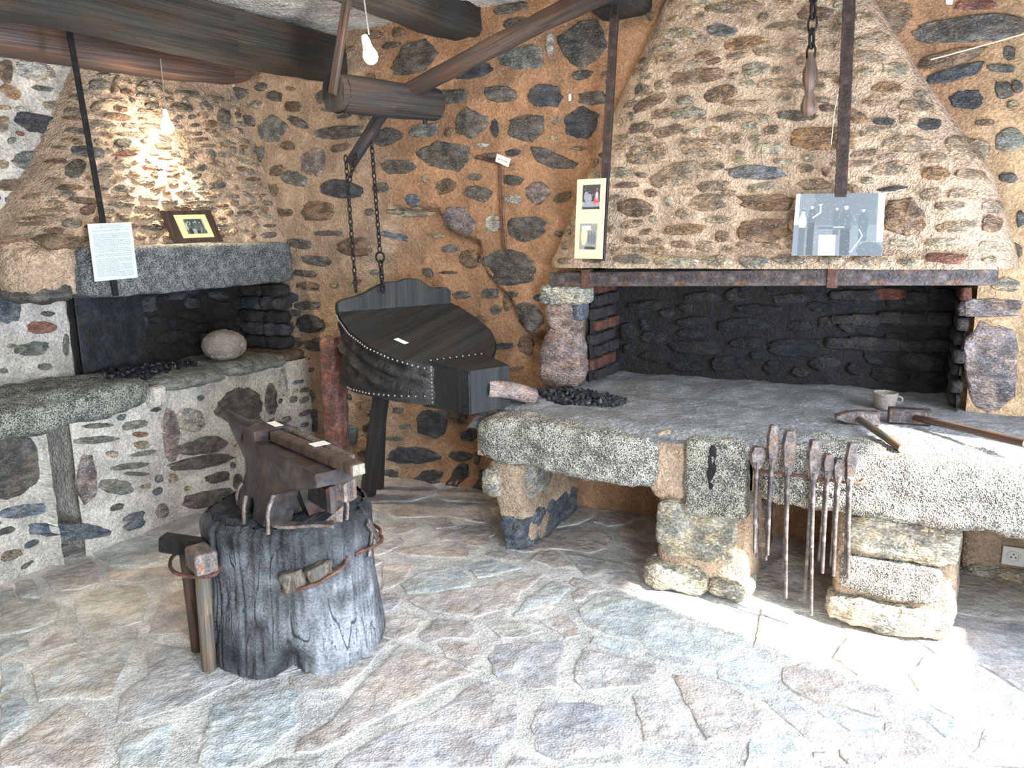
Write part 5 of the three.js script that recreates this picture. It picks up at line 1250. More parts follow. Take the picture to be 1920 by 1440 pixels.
// the recess broken into the back wall for the bellows
const RECESS = [[-2.94, 1.79], [-2.58, 1.78], [-2.53, 1.65], [-2.3, 1.57], [-2.28, 1.42], [-2.21, 1.33], [-2.1, 1.24], [-2.05, 1.13], [-1.99, 1.03], [-1.84, 1.03], [-1.84, 0.6], [-2.2, 0], [-3.2, 0], [-3.3, 1.35], [-3.02, 1.52]];
function recess(x, y) {
  let inside = false, d = 9;
  for (let i = 0, j = RECESS.length - 1; i < RECESS.length; j = i++) {
    const [ax, ay] = RECESS[i], [bx, by] = RECESS[j]; if (ay > y !== by > y && x < (bx - ax) * (y - ay) / (by - ay) + ax) inside = !inside;
    const dx = bx - ax, dy = by - ay, t = clamp(((x - ax) * dx + (y - ay) * dy) / (dx * dx + dy * dy)); d = Math.min(d, Math.hypot(x - ax - dx * t, y - ay - dy * t));
  }
  return inside ? 0.1 * smooth(0, 0.035, d + 0.008 * noise(x * 20, y * 20, 3)) * smooth(-3.3, -2.7, x + 0.1) : 0;
}
const backZ = (x, y) => lump(x, y, 0, 0.007) - recess(x, y);
const backAt = (x, y) => [x, y, backZ(x, y)];

// clay mortar with tan and cream ends; the shift also paints in mixed light
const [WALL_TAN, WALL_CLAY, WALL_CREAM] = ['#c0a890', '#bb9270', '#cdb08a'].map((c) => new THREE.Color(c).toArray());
const wallBack = structure('wall_back');
{
  const hole = (x, y) => x > -1.6 && x < 0.26 && y > 0.7 && y < 1.42;
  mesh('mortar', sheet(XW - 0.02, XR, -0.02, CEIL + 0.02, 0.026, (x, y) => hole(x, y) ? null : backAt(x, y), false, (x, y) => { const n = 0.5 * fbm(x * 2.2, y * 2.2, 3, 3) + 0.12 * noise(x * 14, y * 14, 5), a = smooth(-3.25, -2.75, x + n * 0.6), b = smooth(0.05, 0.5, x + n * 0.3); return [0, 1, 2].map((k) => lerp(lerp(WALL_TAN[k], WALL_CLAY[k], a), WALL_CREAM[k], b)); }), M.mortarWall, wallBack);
  mesh('wall_core', join(box(2.65, 3.1, 0.5, -2.925, 1.45, -0.36), box(0.9, 3.1, 0.5, 0.71, 1.45, -0.36), box(1.86, 1.6, 0.5, -0.67, 2.22, -0.36), box(1.86, 0.75, 0.5, -0.67, 0.32, -0.36), box(6, 3.1, 0.2, -1.6, 1.45, -0.72)), M.mortarClay, wallBack);
  layStones(wallBack, BACK_WALL_STONES, backAt, [0, 0, 1], M.stone, 0.013);
}
const wallLeft = structure('wall_left');
const leftAt = (z, y) => [XW + lump(z, y, 5, 0.007), y, z];
mesh('mortar', sheet(-0.02, ZF, -0.02, CEIL + 0.02, 0.035, leftAt, true), M.mortarPale, wallLeft);
mesh('wall_core', box(0.5, 3.1, 6, XW - 0.27, 1.45, 2.4), M.mortarPale, wallLeft);
layStones(wallLeft, LEFT_WALL_STONES, leftAt, [1, 0, 0], M.stone, 0.012);

// the right wall, out of the picture, with the window that lets the sun in and a doorway added beside the camera for fill light
const wallRight = structure('wall_right');
{
  const T = 0.3, x = XR + T / 2, piece = (z0, z1, y0, y1) => box(T, y1 - y0, z1 - z0, x, (y0 + y1) / 2, (z0 + z1) / 2), W = [0.72, 1.7, 0.6, 1.88], D = [3.5, 4.6, 0.02, 2.05];
  mesh('masonry', join(piece(-0.6, W[0], -0.1, 3), piece(W[0], W[1], -0.1, W[2]), piece(W[0], W[1], W[3], 3), piece(W[1], D[0], -0.1, 3), piece(D[0], D[1], D[3], 3), piece(D[1], ZF + 0.3, -0.1, 3)), M.mortarPale, wallRight);
  mesh('window_frame', join(piece(W[0], W[0] + 0.03, W[2], W[3]), piece(W[1] - 0.03, W[1], W[2], W[3])).translate(0.02, 0, 0), M.beam, wallRight);
}
const wallFront = structure('wall_front');
mesh('masonry', box(6, 3.1, 0.3, -1.6, 1.45, ZF + 0.15), M.mortarPale, wallFront);
const ceiling = structure('ceiling');
mesh('plaster', sheet(XW - 0.1, XR + 0.1, -0.1, ZF + 0.1, 0.08, (x, z) => [x, CEIL - 0.045 * z + lump(x, 0, z, 0.014), z], false), M.plaster, ceiling);
mesh('slab', box(6.2, 0.2, 6.4, 0, 0, 0).rotateX(Math.atan(0.045)).translate(-1.6, CEIL + 0.13 - 0.045 * 2.4, 2.4), M.plaster, ceiling);

// floor: flagstones bedded in mortar
const floor = structure('floor');
mesh('mortar_bed', sheet(XW - 0.1, XR + 0.1, -0.6, ZF + 0.1, 0.05, (x, z) => [x, -0.006 + lump(x, 1, z, 0.006), z], true), M.mortarFloor, floor);
mesh('subfloor', box(6, 0.2, 6.4, -1.6, -0.14, 2.4), M.mortarFloor, floor);
{
  const r = mulberry(77);
  for (const [tone, ...c] of FLAGS) {
    const pts = []; for (let i = 0; i < c.length; i += 2) pts.push(new THREE.Vector2(c[i], c[i + 1]));
    if (THREE.ShapeUtils.area(pts) < 0) pts.reverse();
    // wobble the outline: each edge cut into short pieces
    const out = []; pts.forEach((p, i) => { const q = pts[(i + 1) % pts.length], n = Math.max(1, Math.round(p.distanceTo(q) / 0.05)); for (let k = 0; k < n; k++) { const e = p.clone().lerp(q, k / n), w = 0.007; out.push(new THREE.Vector2(e.x + w * noise(e.x * 13, e.y * 13, 1), e.y + w * noise(e.x * 13, e.y * 13, 9))); } });
    const mid = out.reduce((s, p) => s.add(p), new THREE.Vector2()).divideScalar(out.length), n = out.length, h0 = r() * 0.004, tx = (r() - 0.5) * 0.008, tz = (r() - 0.5) * 0.008, pos = [], idx = [], uv = [];
    const y = (x, z, e) => -0.002 + h0 + e + tx * (x - mid.x) + tz * (z - mid.y) + 0.002 * fbm(x * 9, 2, z * 9, 2);
    // the outline drawn in a little for the worn arris, then a triangulated top
    const inset = (d) => out.map((p, i) => { const a = out[(i + n - 1) % n], b = out[(i + 1) % n], t = b.clone().sub(a).normalize(); return new THREE.Vector2(p.x - t.y * d, p.y + t.x * d); });
    const ring = [[out, -0.012], [inset(0.004), -0.001], [inset(0.016), 0.002]];
    ring.forEach(([o, e]) => o.forEach((p) => { pos.push(p.x, y(p.x, p.y, e), p.y); uv.push(p.x, p.y); }));
    for (let k = 0; k < 2; k++) for (let i = 0; i < n; i++) { const a = k * n + i, b = k * n + (i + 1) % n; idx.push(a, a + n, b, b, a + n, b + n); }
    THREE.ShapeUtils.triangulateShape(ring[2][0], []).forEach(([a, b, d]) => idx.push(2 * n + a, 2 * n + d, 2 * n + b));
    const g = new THREE.BufferGeometry(); g.setAttribute('position', new THREE.Float32BufferAttribute(pos, 3)); g.setIndex(idx);
    mesh('flagstone', g, M.flag[tone], floor, 50);
  }
}

// ---------------------------------------------------------------- roof timbers
function timber(name, label, a, b, w, h, m, seed, group) {
  const l = a.distanceTo(b), g = new THREE.BoxGeometry(w, l, h, 5, Math.round(l / 0.09), 5), p = g.attributes.position;
  for (let i = 0; i < p.count; i++) {
    let x = p.getX(i), y = p.getY(i), z = p.getZ(i); const cx = Math.abs(x) / (w / 2), cz = Math.abs(z) / (h / 2), round = Math.pow(cx ** 8 + cz ** 8, 1 / 8), k = Math.max(cx, cz) / (round || 1);
    x *= k; z *= k; const e = 1 + 0.09 * fbm(x * 5 + seed, y * 1.3, z * 5, 3) + 0.035 * noise(x * 40, y * 4, z * 40 + seed); p.setXYZ(i, x * e + 0.02 * noise(seed, y * 0.9, 0), y, z * e + 0.02 * noise(seed + 9, y * 0.8, 3));
  }
  const q = ready(finish(g, 50)), Y = b.clone().sub(a).normalize(), Z = V(0, 1, 0), X = Y.clone().cross(Z).normalize(); Z.copy(X).cross(Y);
  q.applyMatrix4(new THREE.Matrix4().makeBasis(X, Y, Z).setPosition(a.clone().lerp(b, 0.5)));
  return tag(mesh(name, q, m, scene), label, 'beam', group);
}
timber('ceiling_beam', 'rough dark ceiling beam nearest the left wall, behind the hanging strap', V(-3.33, 2.715, -0.1), V(-3.33, 2.48, 5.1), 0.25, 0.25, M.beam, 3, 'ceiling beams');
timber('ceiling_beam', 'rough ceiling beam above the lit hanging bulb, middle of the three', V(-2.36, 2.81, -0.1), V(-2.36, 2.6, 5.1), 0.21, 0.2, M.beam, 8, 'ceiling beams');
timber('ceiling_beam', 'rough ceiling beam whose end meets the large stone hood', V(-1.4, 2.79, -0.1), V(-1.4, 2.58, 5.1), 0.28, 0.2, M.beam, 21, 'ceiling beams');
timber('wall_plate', 'reddish rounded timber lying along the left wall above the small hood', V(-4.07, 2.71, 0.1), V(-4.05, 2.47, 3.6), 0.28, 0.18, M.beamRed, 14);

// ---------------------------------------------------------------- the large forge against the back wall
const hood = thing('chimney_hood', 'large cream-mortared stone chimney hood above the iron lintel', 'chimney hood', null, 'structure');
{
  const NU = 70, NV = 62, pos = [], uv = [], idx = [];
  for (let j = 0; j <= NV + 1; j++) {
    const under = j === 0, y = under ? 1.42 : lerp(1.42, 2.95, (j - 1) / NV), xl = table(HOOD_L, y), xr = table(HOOD_R, y);
    for (let i = 0; i <= NU; i++) { const s = 0.5 - 0.5 * Math.cos(Math.PI * lerp(0.02, 0.98, i / NU)), x = lerp(xl, xr, s), z = hoodZ(x, y); pos.push(x, y + 0.4 * lump(x, y, 8), under ? -0.05 : z + lump(x, y, 2, 0.011) + (i === 0 || i === NU ? -0.05 : 0)); uv.push(x, y); }
  }
  for (let j = 0; j <= NV; j++) for (let i = 0; i < NU; i++) { const a = j * (NU + 1) + i, b = a + 1, c = a + NU + 1, d = c + 1; idx.push(a, b, c, b, d, c); }
  const g = new THREE.BufferGeometry(); g.setAttribute('position', new THREE.Float32BufferAttribute(pos, 3)); g.setAttribute('uv', new THREE.Float32BufferAttribute(uv, 2)); g.setIndex(idx); g.computeVertexNormals();
  mesh('mortar', g, M.mortarCream, hood);
  layStones(hood, HOOD_STONES, (x, y) => [x, y, hoodZ(x, y) + lump(x, y, 2, 0.011)], [0, 0.25, 0.97], M.hoodStone, 0.013);
}
const lintel = thing('iron_lintel', 'long dark iron bar across the front of the large forge opening', 'lintel');
mesh('bar', bar(V(-1.74, 1.355, 0.2), V(0.34, 1.39, 0.2), 0.075, 0.05, V(0, 0, 1)), M.iron, lintel);
for (const [x, y] of [[-1.53, 1.362], [-0.31, 1.382]]) mesh('clamp', box(0.045, 0.1, 0.075, x, y, 0.2, 0.004), M.rust, lintel);

// niche behind the opening
const niche = thing('forge_niche', 'soot-blackened masonry inside the large forge opening', 'niche', null, 'structure');
{
  const x0 = -1.585, x1 = 0.245, zb = -0.42, back = (x, y) => [x, y, zb + lump(x, y, 4, 0.012)];
  mesh('back_mortar', sheet(x0 - 0.05, x1 + 0.05, 0.66, 1.5, 0.05, back), M.sootMortar, niche);
  mesh('side_mortar', join(sheet(zb, 0.02, 0.66, 1.46, 0.05, (z, y) => [x0 + lump(z, y, 1, 0.012), y, z], true), sheet(zb, 0.02, 0.66, 1.46, 0.05, (z, y) => [x1 + lump(z, y, 7, 0.012), y, z])), M.sootMortar, niche);
  mesh('flue_soffit', box(2, 0.04, 0.55, -0.67, 1.47, -0.2), M.sootMortar, niche);
  layStones(niche, NICHE_STONES, back, [0, 0, 1], (s) => (Math.abs(Math.round(s[0] * 31)) % 3 ? M.sootStone : M.sootStone2), 0.022);
  const r = mulberry(5);
  for (let row = 0; row < 9; row++) for (let k = 0; k < 2; k++) {     // brick and stone courses of the two cheeks
    const y = 0.79 + row * 0.072, z = -0.31 + k * 0.2 + (row % 2 ? 0.07 : 0);
    mesh('brick', rough(0.05, 0.055 + r() * 0.01, 0.17, { seg: 5, k: 8, amp: 0.006, seed: row * 3 + k }).translate(x0 + 0.012, y, z), row % 3 === 1 ? M.brick : M.sootStone2, niche, 50);
    mesh('stone', rough(0.05, 0.05 + r() * 0.016, 0.14 + r() * 0.05, { seg: 5, k: 5, amp: 0.01, seed: row * 5 + k + 40 }).translate(x1 - 0.006, y + r() * 0.01, z), (row === 7 && k === 1) ? M.brick : M.sootStone2, niche, 50);
  }
  for (let i = 0; i < 14; i++) { const a = -0.3 + i % 5 * 0.115, b = 0.98 + Math.floor(i / 5) * 0.13; mesh('stone', rough(0.11 + r() * 0.05, 0.05 + r() * 0.03, 0.05, { seg: 5, k: 5, amp: 0.012, seed: i + 90 }).translate(a, b + r() * 0.03, zb + 0.02), i === 12 ? M.brick : M.sootStone2, niche, 50); }
}

// the pillar that carries the left end of the lintel
const pillar = thing('stone_pillar', 'lumpy pinkish stone pillar under the left end of the iron lintel', 'pillar');
mesh('base_stone', rough(0.26, 0.36, 0.2, { seg: 14, k: 3.4, amp: 0.02, f: 7, seed: 3, shape: (v) => { const t = (v.y + 0.18) / 0.36; v.x *= 1.05 - 0.28 * t * t; v.z *= 1 - 0.2 * t; } }).translate(-1.7, 0.92, 0.12), M.pillarStone, pillar, 70);
mesh('neck_stone', rough(0.2, 0.17, 0.17, { seg: 10, k: 3.6, amp: 0.02, f: 8, seed: 6 }).translate(-1.7, 1.15, 0.11), M.pillarStone, pillar, 70);
mesh('side_stone', rough(0.07, 0.1, 0.14, { seg: 6, k: 3.5, amp: 0.012, seed: 8 }).translate(-1.6, 1.18, 0.12), M.stone.b, pillar, 70);
mesh('cap_stone', rough(0.27, 0.12, 0.22, { seg: 10, k: 5, amp: 0.014, f: 8, seed: 9 }).translate(-1.69, 1.27, 0.1), M.limestone, pillar, 70);
mesh('jamb', rough(0.1, 0.66, 0.2, { seg: 14, k: 5, amp: 0.014, f: 7, seed: 29 }).translate(-1.66, 1.06, -0.04), M.stone.w, pillar, 70);

// hearth
const hearth = thing('forge_hearth', 'broad stone hearth of the large forge on granite blocks and piers', 'hearth');
{
  const top = (x, z) => { const e = smooth(0.74, 0.92, z); return 0.752 - 0.05 * e * e + 0.007 * fbm(x * 4, z * 4, 3, 3) + 0.004 * noise(x * 20, z * 20, 1) + 0.012 * smooth(0.5, 0, z) * noise(x * 2, z * 2, 7) - 0.03 * smooth(-1.6, -1.85, x); };
  mesh('hearth_bed', sheet(-1.88, 0.98, -0.45, 0.93, 0.025, (x, z) => [x, top(x, z), z + (z > 0.9 ? 0.012 * noise(x * 9, 2, 2) - 0.02 : 0)], true), M.ash, hearth);
  mesh('core', join(box(0.42, 0.2, 0.82, -1.66, 0.61, 0.42), box(0.95, 0.2, 0.82, -1.0, 0.61, 0.42), box(1.5, 0.2, 0.82, 0.2, 0.61, 0.42)), M.mortarCream, hearth);
  // the two front granite slabs and the block between them
  mesh('granite_slab', rough(0.9, 0.24, 0.3, { seg: 26, k: 6, amp: 0.022, f: 5, seed: 2, shape: (v) => { v.y -= 0.016 * Math.sin(v.x * 4); if (v.x < -0.3) v.y *= 1 - 0.2 * (-0.3 - v.x); } }).translate(-1.37, 0.615, 0.8), M.granite, hearth, 70);
  mesh('granite_block', rough(0.27, 0.35, 0.26, { seg: 12, k: 9, amp: 0.014, f: 6, seed: 5 }).translate(-0.665, 0.56, 0.785), M.granite, hearth, 70);
  mesh('granite_slab', rough(1.5, 0.27, 0.3, { seg: 30, k: 6, amp: 0.022, f: 5, seed: 7, shape: (v) => { if (v.x > 0.2) v.y *= 1.06; } }).translate(0.25, 0.62, 0.79), M.granite, hearth, 70);
  mesh('slate_sliver', rough(0.5, 0.03, 0.2, { seg: 14, k: 4, amp: 0.008, f: 9, seed: 12 }).translate(-1.15, 0.495, 0.8), M.schist, hearth, 70);
  mesh('mortar_patch', rough(0.2, 0.32, 0.24, { seg: 10, k: 4, amp: 0.02, f: 8, seed: 31 }).translate(-0.875, 0.58, 0.765), M.mortarCream, hearth, 70);
  mesh('corner_stone', rough(0.2, 0.12, 0.24, { seg: 10, k: 3.5, amp: 0.03, f: 7, seed: 14 }).translate(-1.77, 0.69, 0.66), M.mortarClay, hearth, 70);
  mesh('slate_cap', rough(0.3, 0.05, 0.3, { seg: 12, k: 3.6, amp: 0.012, f: 8, seed: 15 }).translate(-1.7, 0.742, 0.62), M.ash, hearth, 70);
  mesh('edge_wear', rough(0.035, 0.2, 0.012, { seg: 8, k: 3, amp: 0.012, f: 20, seed: 16 }).translate(-0.68, 0.62, 0.915), M.sootMortar, hearth, 70);
  // left pier
  mesh('pier_mortar', rough(0.18, 0.5, 0.8, { seg: 18, k: 6, amp: 0.016, f: 6, seed: 17, shape: (v) => { const t = (v.y + 0.25) / 0.5; if (v.z > 0) v.z -= 0.12 * (1 - t) * (v.z / 0.4); v.x += 0.05 * (1 - t); } }).translate(-1.745, 0.26, 0.45), M.mortarCream, hearth, 70);
  mesh('pier_stone', rough(0.06, 0.2, 0.32, { seg: 10, k: 2.8, amp: 0.012, f: 7, seed: 18 }).translate(-1.645, 0.36, 0.6), M.stone.p, hearth, 70);
  mesh('pier_foot', rough(0.2, 0.2, 0.72, { seg: 16, k: 4, amp: 0.03, f: 6, seed: 19, shape: (v) => { if (v.z > 0) v.x *= 1 - 0.5 * v.z / 0.36 * (0.5 - v.y / 0.2); } }).translate(-1.7, 0.1, 0.46), M.stone.b, hearth, 70);
  mesh('pier_stone', rough(0.1, 0.16, 0.16, { seg: 8, k: 3.5, amp: 0.014, f: 8, seed: 20 }).translate(-1.79, 0.38, 0.8), M.limestone, hearth, 70);
  // middle pier
  mesh('pier_mortar', rough(0.44, 0.5, 0.78, { seg: 18, k: 8, amp: 0.018, f: 6, seed: 21 }).translate(-0.735, 0.255, 0.44), M.mortarCream, hearth, 70);
  mesh('pier_stone', rough(0.36, 0.27, 0.12, { seg: 14, k: 6, amp: 0.016, f: 7, seed: 22 }).translate(-0.76, 0.29, 0.8), M.limestone, hearth, 70);
  mesh('pier_foot', rough(0.32, 0.13, 0.22, { seg: 12, k: 3, amp: 0.02, f: 7, seed: 23 }).translate(-0.84, 0.06, 0.8), M.limestone, hearth, 70);
  mesh('pier_foot', rough(0.2, 0.11, 0.2, { seg: 10, k: 3, amp: 0.016, f: 7, seed: 24 }).translate(-0.6, 0.05, 0.78), M.limestone, hearth, 70);
  // right pier
  mesh('pier_mortar', rough(0.46, 0.5, 0.8, { seg: 18, k: 8, amp: 0.016, f: 6, seed: 25 }).translate(0.04, 0.255, 0.45), M.mortarCream, hearth, 70);
  mesh('pier_stone', rough(0.42, 0.17, 0.14, { seg: 14, k: 5, amp: 0.02, f: 8, seed: 26 }).translate(0.05, 0.4, 0.81), M.limestone, hearth, 70);
  mesh('pier_stone', rough(0.36, 0.16, 0.12, { seg: 12, k: 6, amp: 0.012, f: 8, seed: 27 }).translate(0.02, 0.23, 0.83), M.granite, hearth, 70);
  mesh('pier_foot', rough(0.46, 0.13, 0.22, { seg: 14, k: 4, amp: 0.022, f: 8, seed: 28 }).translate(0.02, 0.07, 0.8), M.limestone, hearth, 70);
  mesh('pier_stone', rough(0.08, 0.3, 0.3, { seg: 10, k: 4, amp: 0.02, f: 7, seed: 33 }).translate(-0.53, 0.24, 0.5), M.pillarStone, hearth, 70);
}

// ---------------------------------------------------------------- the small forge on the left wall
const smallHood = thing('small_chimney_hood', 'small rough stone chimney hood sloping back above the left lintel', 'chimney hood', null, 'structure');
{ const g = sheet(-0.02, 1.8, 1.5, 2.86, 0.028, (z, y) => { const x = leftHoodX(z, y); return [x + (x > XW ? lump(z, y, 6, 0.011) : -0.02), y, z]; }, true); g.userData.done = false; mesh('mortar', g, M.mortarCream, smallHood); }
layStones(smallHood, LEFT_HOOD_STONES, (z, y) => [leftHoodX(z, y) + lump(z, y, 6, 0.011), y, z], [0.93, 0.36, 0], M.hoodStone, 0.016);
mesh('corbel', rough(0.42, 0.3, 0.42, { seg: 14, k: 3, amp: 0.035, f: 6, seed: 41 }).translate(-4.02, 1.47, 1.62), M.mortarCream, smallHood, 70);
mesh('corbel_stone', rough(0.3, 0.12, 0.3, { seg: 10, k: 3, amp: 0.02, f: 7, seed: 42 }).translate(-3.98, 1.36, 1.66), M.stone.d, smallHood, 70);
mesh('corbel_stone', rough(0.3, 0.09, 0.26, { seg: 10, k: 3, amp: 0.016, f: 7, seed: 43 }).translate(-3.95, 1.6, 1.56), M.stone.w, smallHood, 70);
const stoneLintel = tag(mesh('stone_lintel', rough(0.34, 0.27, 1.52, { seg: 34, k: 12, amp: 0.012, f: 5, seed: 44 }).translate(-3.9, 1.445, 0.79), M.graniteBlue, scene, 70), 'long grey granite lintel of the small left forge, below the framed picture', 'lintel');

const smallNiche = thing('small_forge_niche', 'dark recess of the small left forge below the granite lintel', 'niche', null, 'structure');
mesh('back_mortar', sheet(-0.02, 1.35, 0.8, 1.5, 0.05, (z, y) => [-4.24 + lump(z, y, 3, 0.012), y, z], true), M.sootMortar, smallNiche);
layStones(smallNiche, LEFT_NICHE_STONES, (z, y) => [-4.235 + lump(z, y, 3, 0.012), y, z], [1, 0, 0], (s) => (Math.round(s[0] * 29) % 2 ? M.sootStone : M.stone.k), 0.03);
{
  const r = mulberry(15);   // the pier of dark stones under the right end of the lintel
  for (let row = 0; row < 5; row++) for (let k = 0; k < 2; k++) mesh('stone', rough(0.22, 0.085, 0.1 + r() * 0.06, { seg: 8, k: 4, amp: 0.02, f: 7, seed: 60 + row * 2 + k }).translate(-3.9 - k * 0.2, 0.89 + row * 0.09, 0.07), row % 2 ? M.stone.k : M.sootStone2, smallNiche, 60);
}
const platePanel = tag(mesh('iron_plate', box(0.012, 0.47, 0.43, -4.19, 1.09, 1.12, 0.003), M.plate, scene), 'dark iron plate standing at the back of the small left forge', 'plate');

const smallHearth = thing('small_forge_hearth', 'stone bench of the small left forge with green granite slab', 'hearth');
{
  const frontAt = (z, y) => [-3.7 + lump(z, y, 9, 0.01) - (z > 1.88 ? 0.06 : 0), y, z];
  mesh('front_mortar', join(sheet(-0.02, 1.76, -0.02, 0.78, 0.03, frontAt, true), sheet(1.88, 2.9, -0.02, 0.78, 0.03, frontAt, true)), M.mortarPale, smallHearth);
  mesh('core', join(box(0.45, 0.76, 1.7, -3.99, 0.37, 0.86), box(0.4, 0.76, 1.0, -4.01, 0.37, 2.42), box(0.15, 0.76, 0.3, -4.15, 0.37, 1.8)), M.mortarPale, smallHearth);
  layStones(smallHearth, LEFT_BENCH_STONES, frontAt, [1, 0, 0], M.stone, 0.014);
  mesh('granite_slab', rough(0.68, 0.18, 1.35, { seg: 30, k: 4, amp: 0.03, f: 4, seed: 51 }).translate(-3.93, 0.785, 1.93), M.graniteGreen, smallHearth, 70);
  mesh('schist_slab', rough(0.66, 0.09, 0.46, { seg: 18, k: 4.5, amp: 0.016, f: 6, seed: 52 }).translate(-3.93, 0.80, 1.0), M.schist, smallHearth, 70);
  mesh('schist_slab', rough(0.62, 0.09, 0.52, { seg: 18, k: 4.5, amp: 0.018, f: 6, seed: 53 }).translate(-3.93, 0.805, 0.5), M.schist, smallHearth, 70);
  mesh('schist_slab', rough(0.5, 0.08, 0.3, { seg: 12, k: 5, amp: 0.014, f: 6, seed: 54 }).translate(-3.97, 0.80, 0.13), M.stone.w, smallHearth, 70);
  mesh('mortar_cap', rough(0.12, 0.12, 0.1, { seg: 8, k: 4, amp: 0.012, f: 8, seed: 55 }).translate(-3.69, 0.75, 1.26), M.mortarPale, smallHearth, 70);
}

// ---------------------------------------------------------------- bellows and its lever
const links = {};
function chain(parent, a, b, len, wire, m) {     // separate links, turned in turn
  const key = len + '/' + wire; links[key] ??= ready(finish(new THREE.TorusGeometry(len * 0.34, wire, 6, 14).scale(0.62, 1.22, 1), 80));
  const n = Math.max(2, Math.round(a.distanceTo(b) / (len * 0.66))), d = b.clone().sub(a).normalize(), q = new THREE.Quaternion().setFromUnitVectors(V(0, 1, 0), d);
  for (let i = 0; i < n; i++) { const o = new THREE.Mesh(links[key], m); o.name = 'link'; o.castShadow = o.receiveShadow = true; o.position.copy(a).lerp(b, (i + 0.5) / n); o.quaternion.copy(q).multiply(new THREE.Quaternion().setFromAxisAngle(V(0, 1, 0), i % 2 ? 0.35 : 1.9)); parent.add(o); }
}
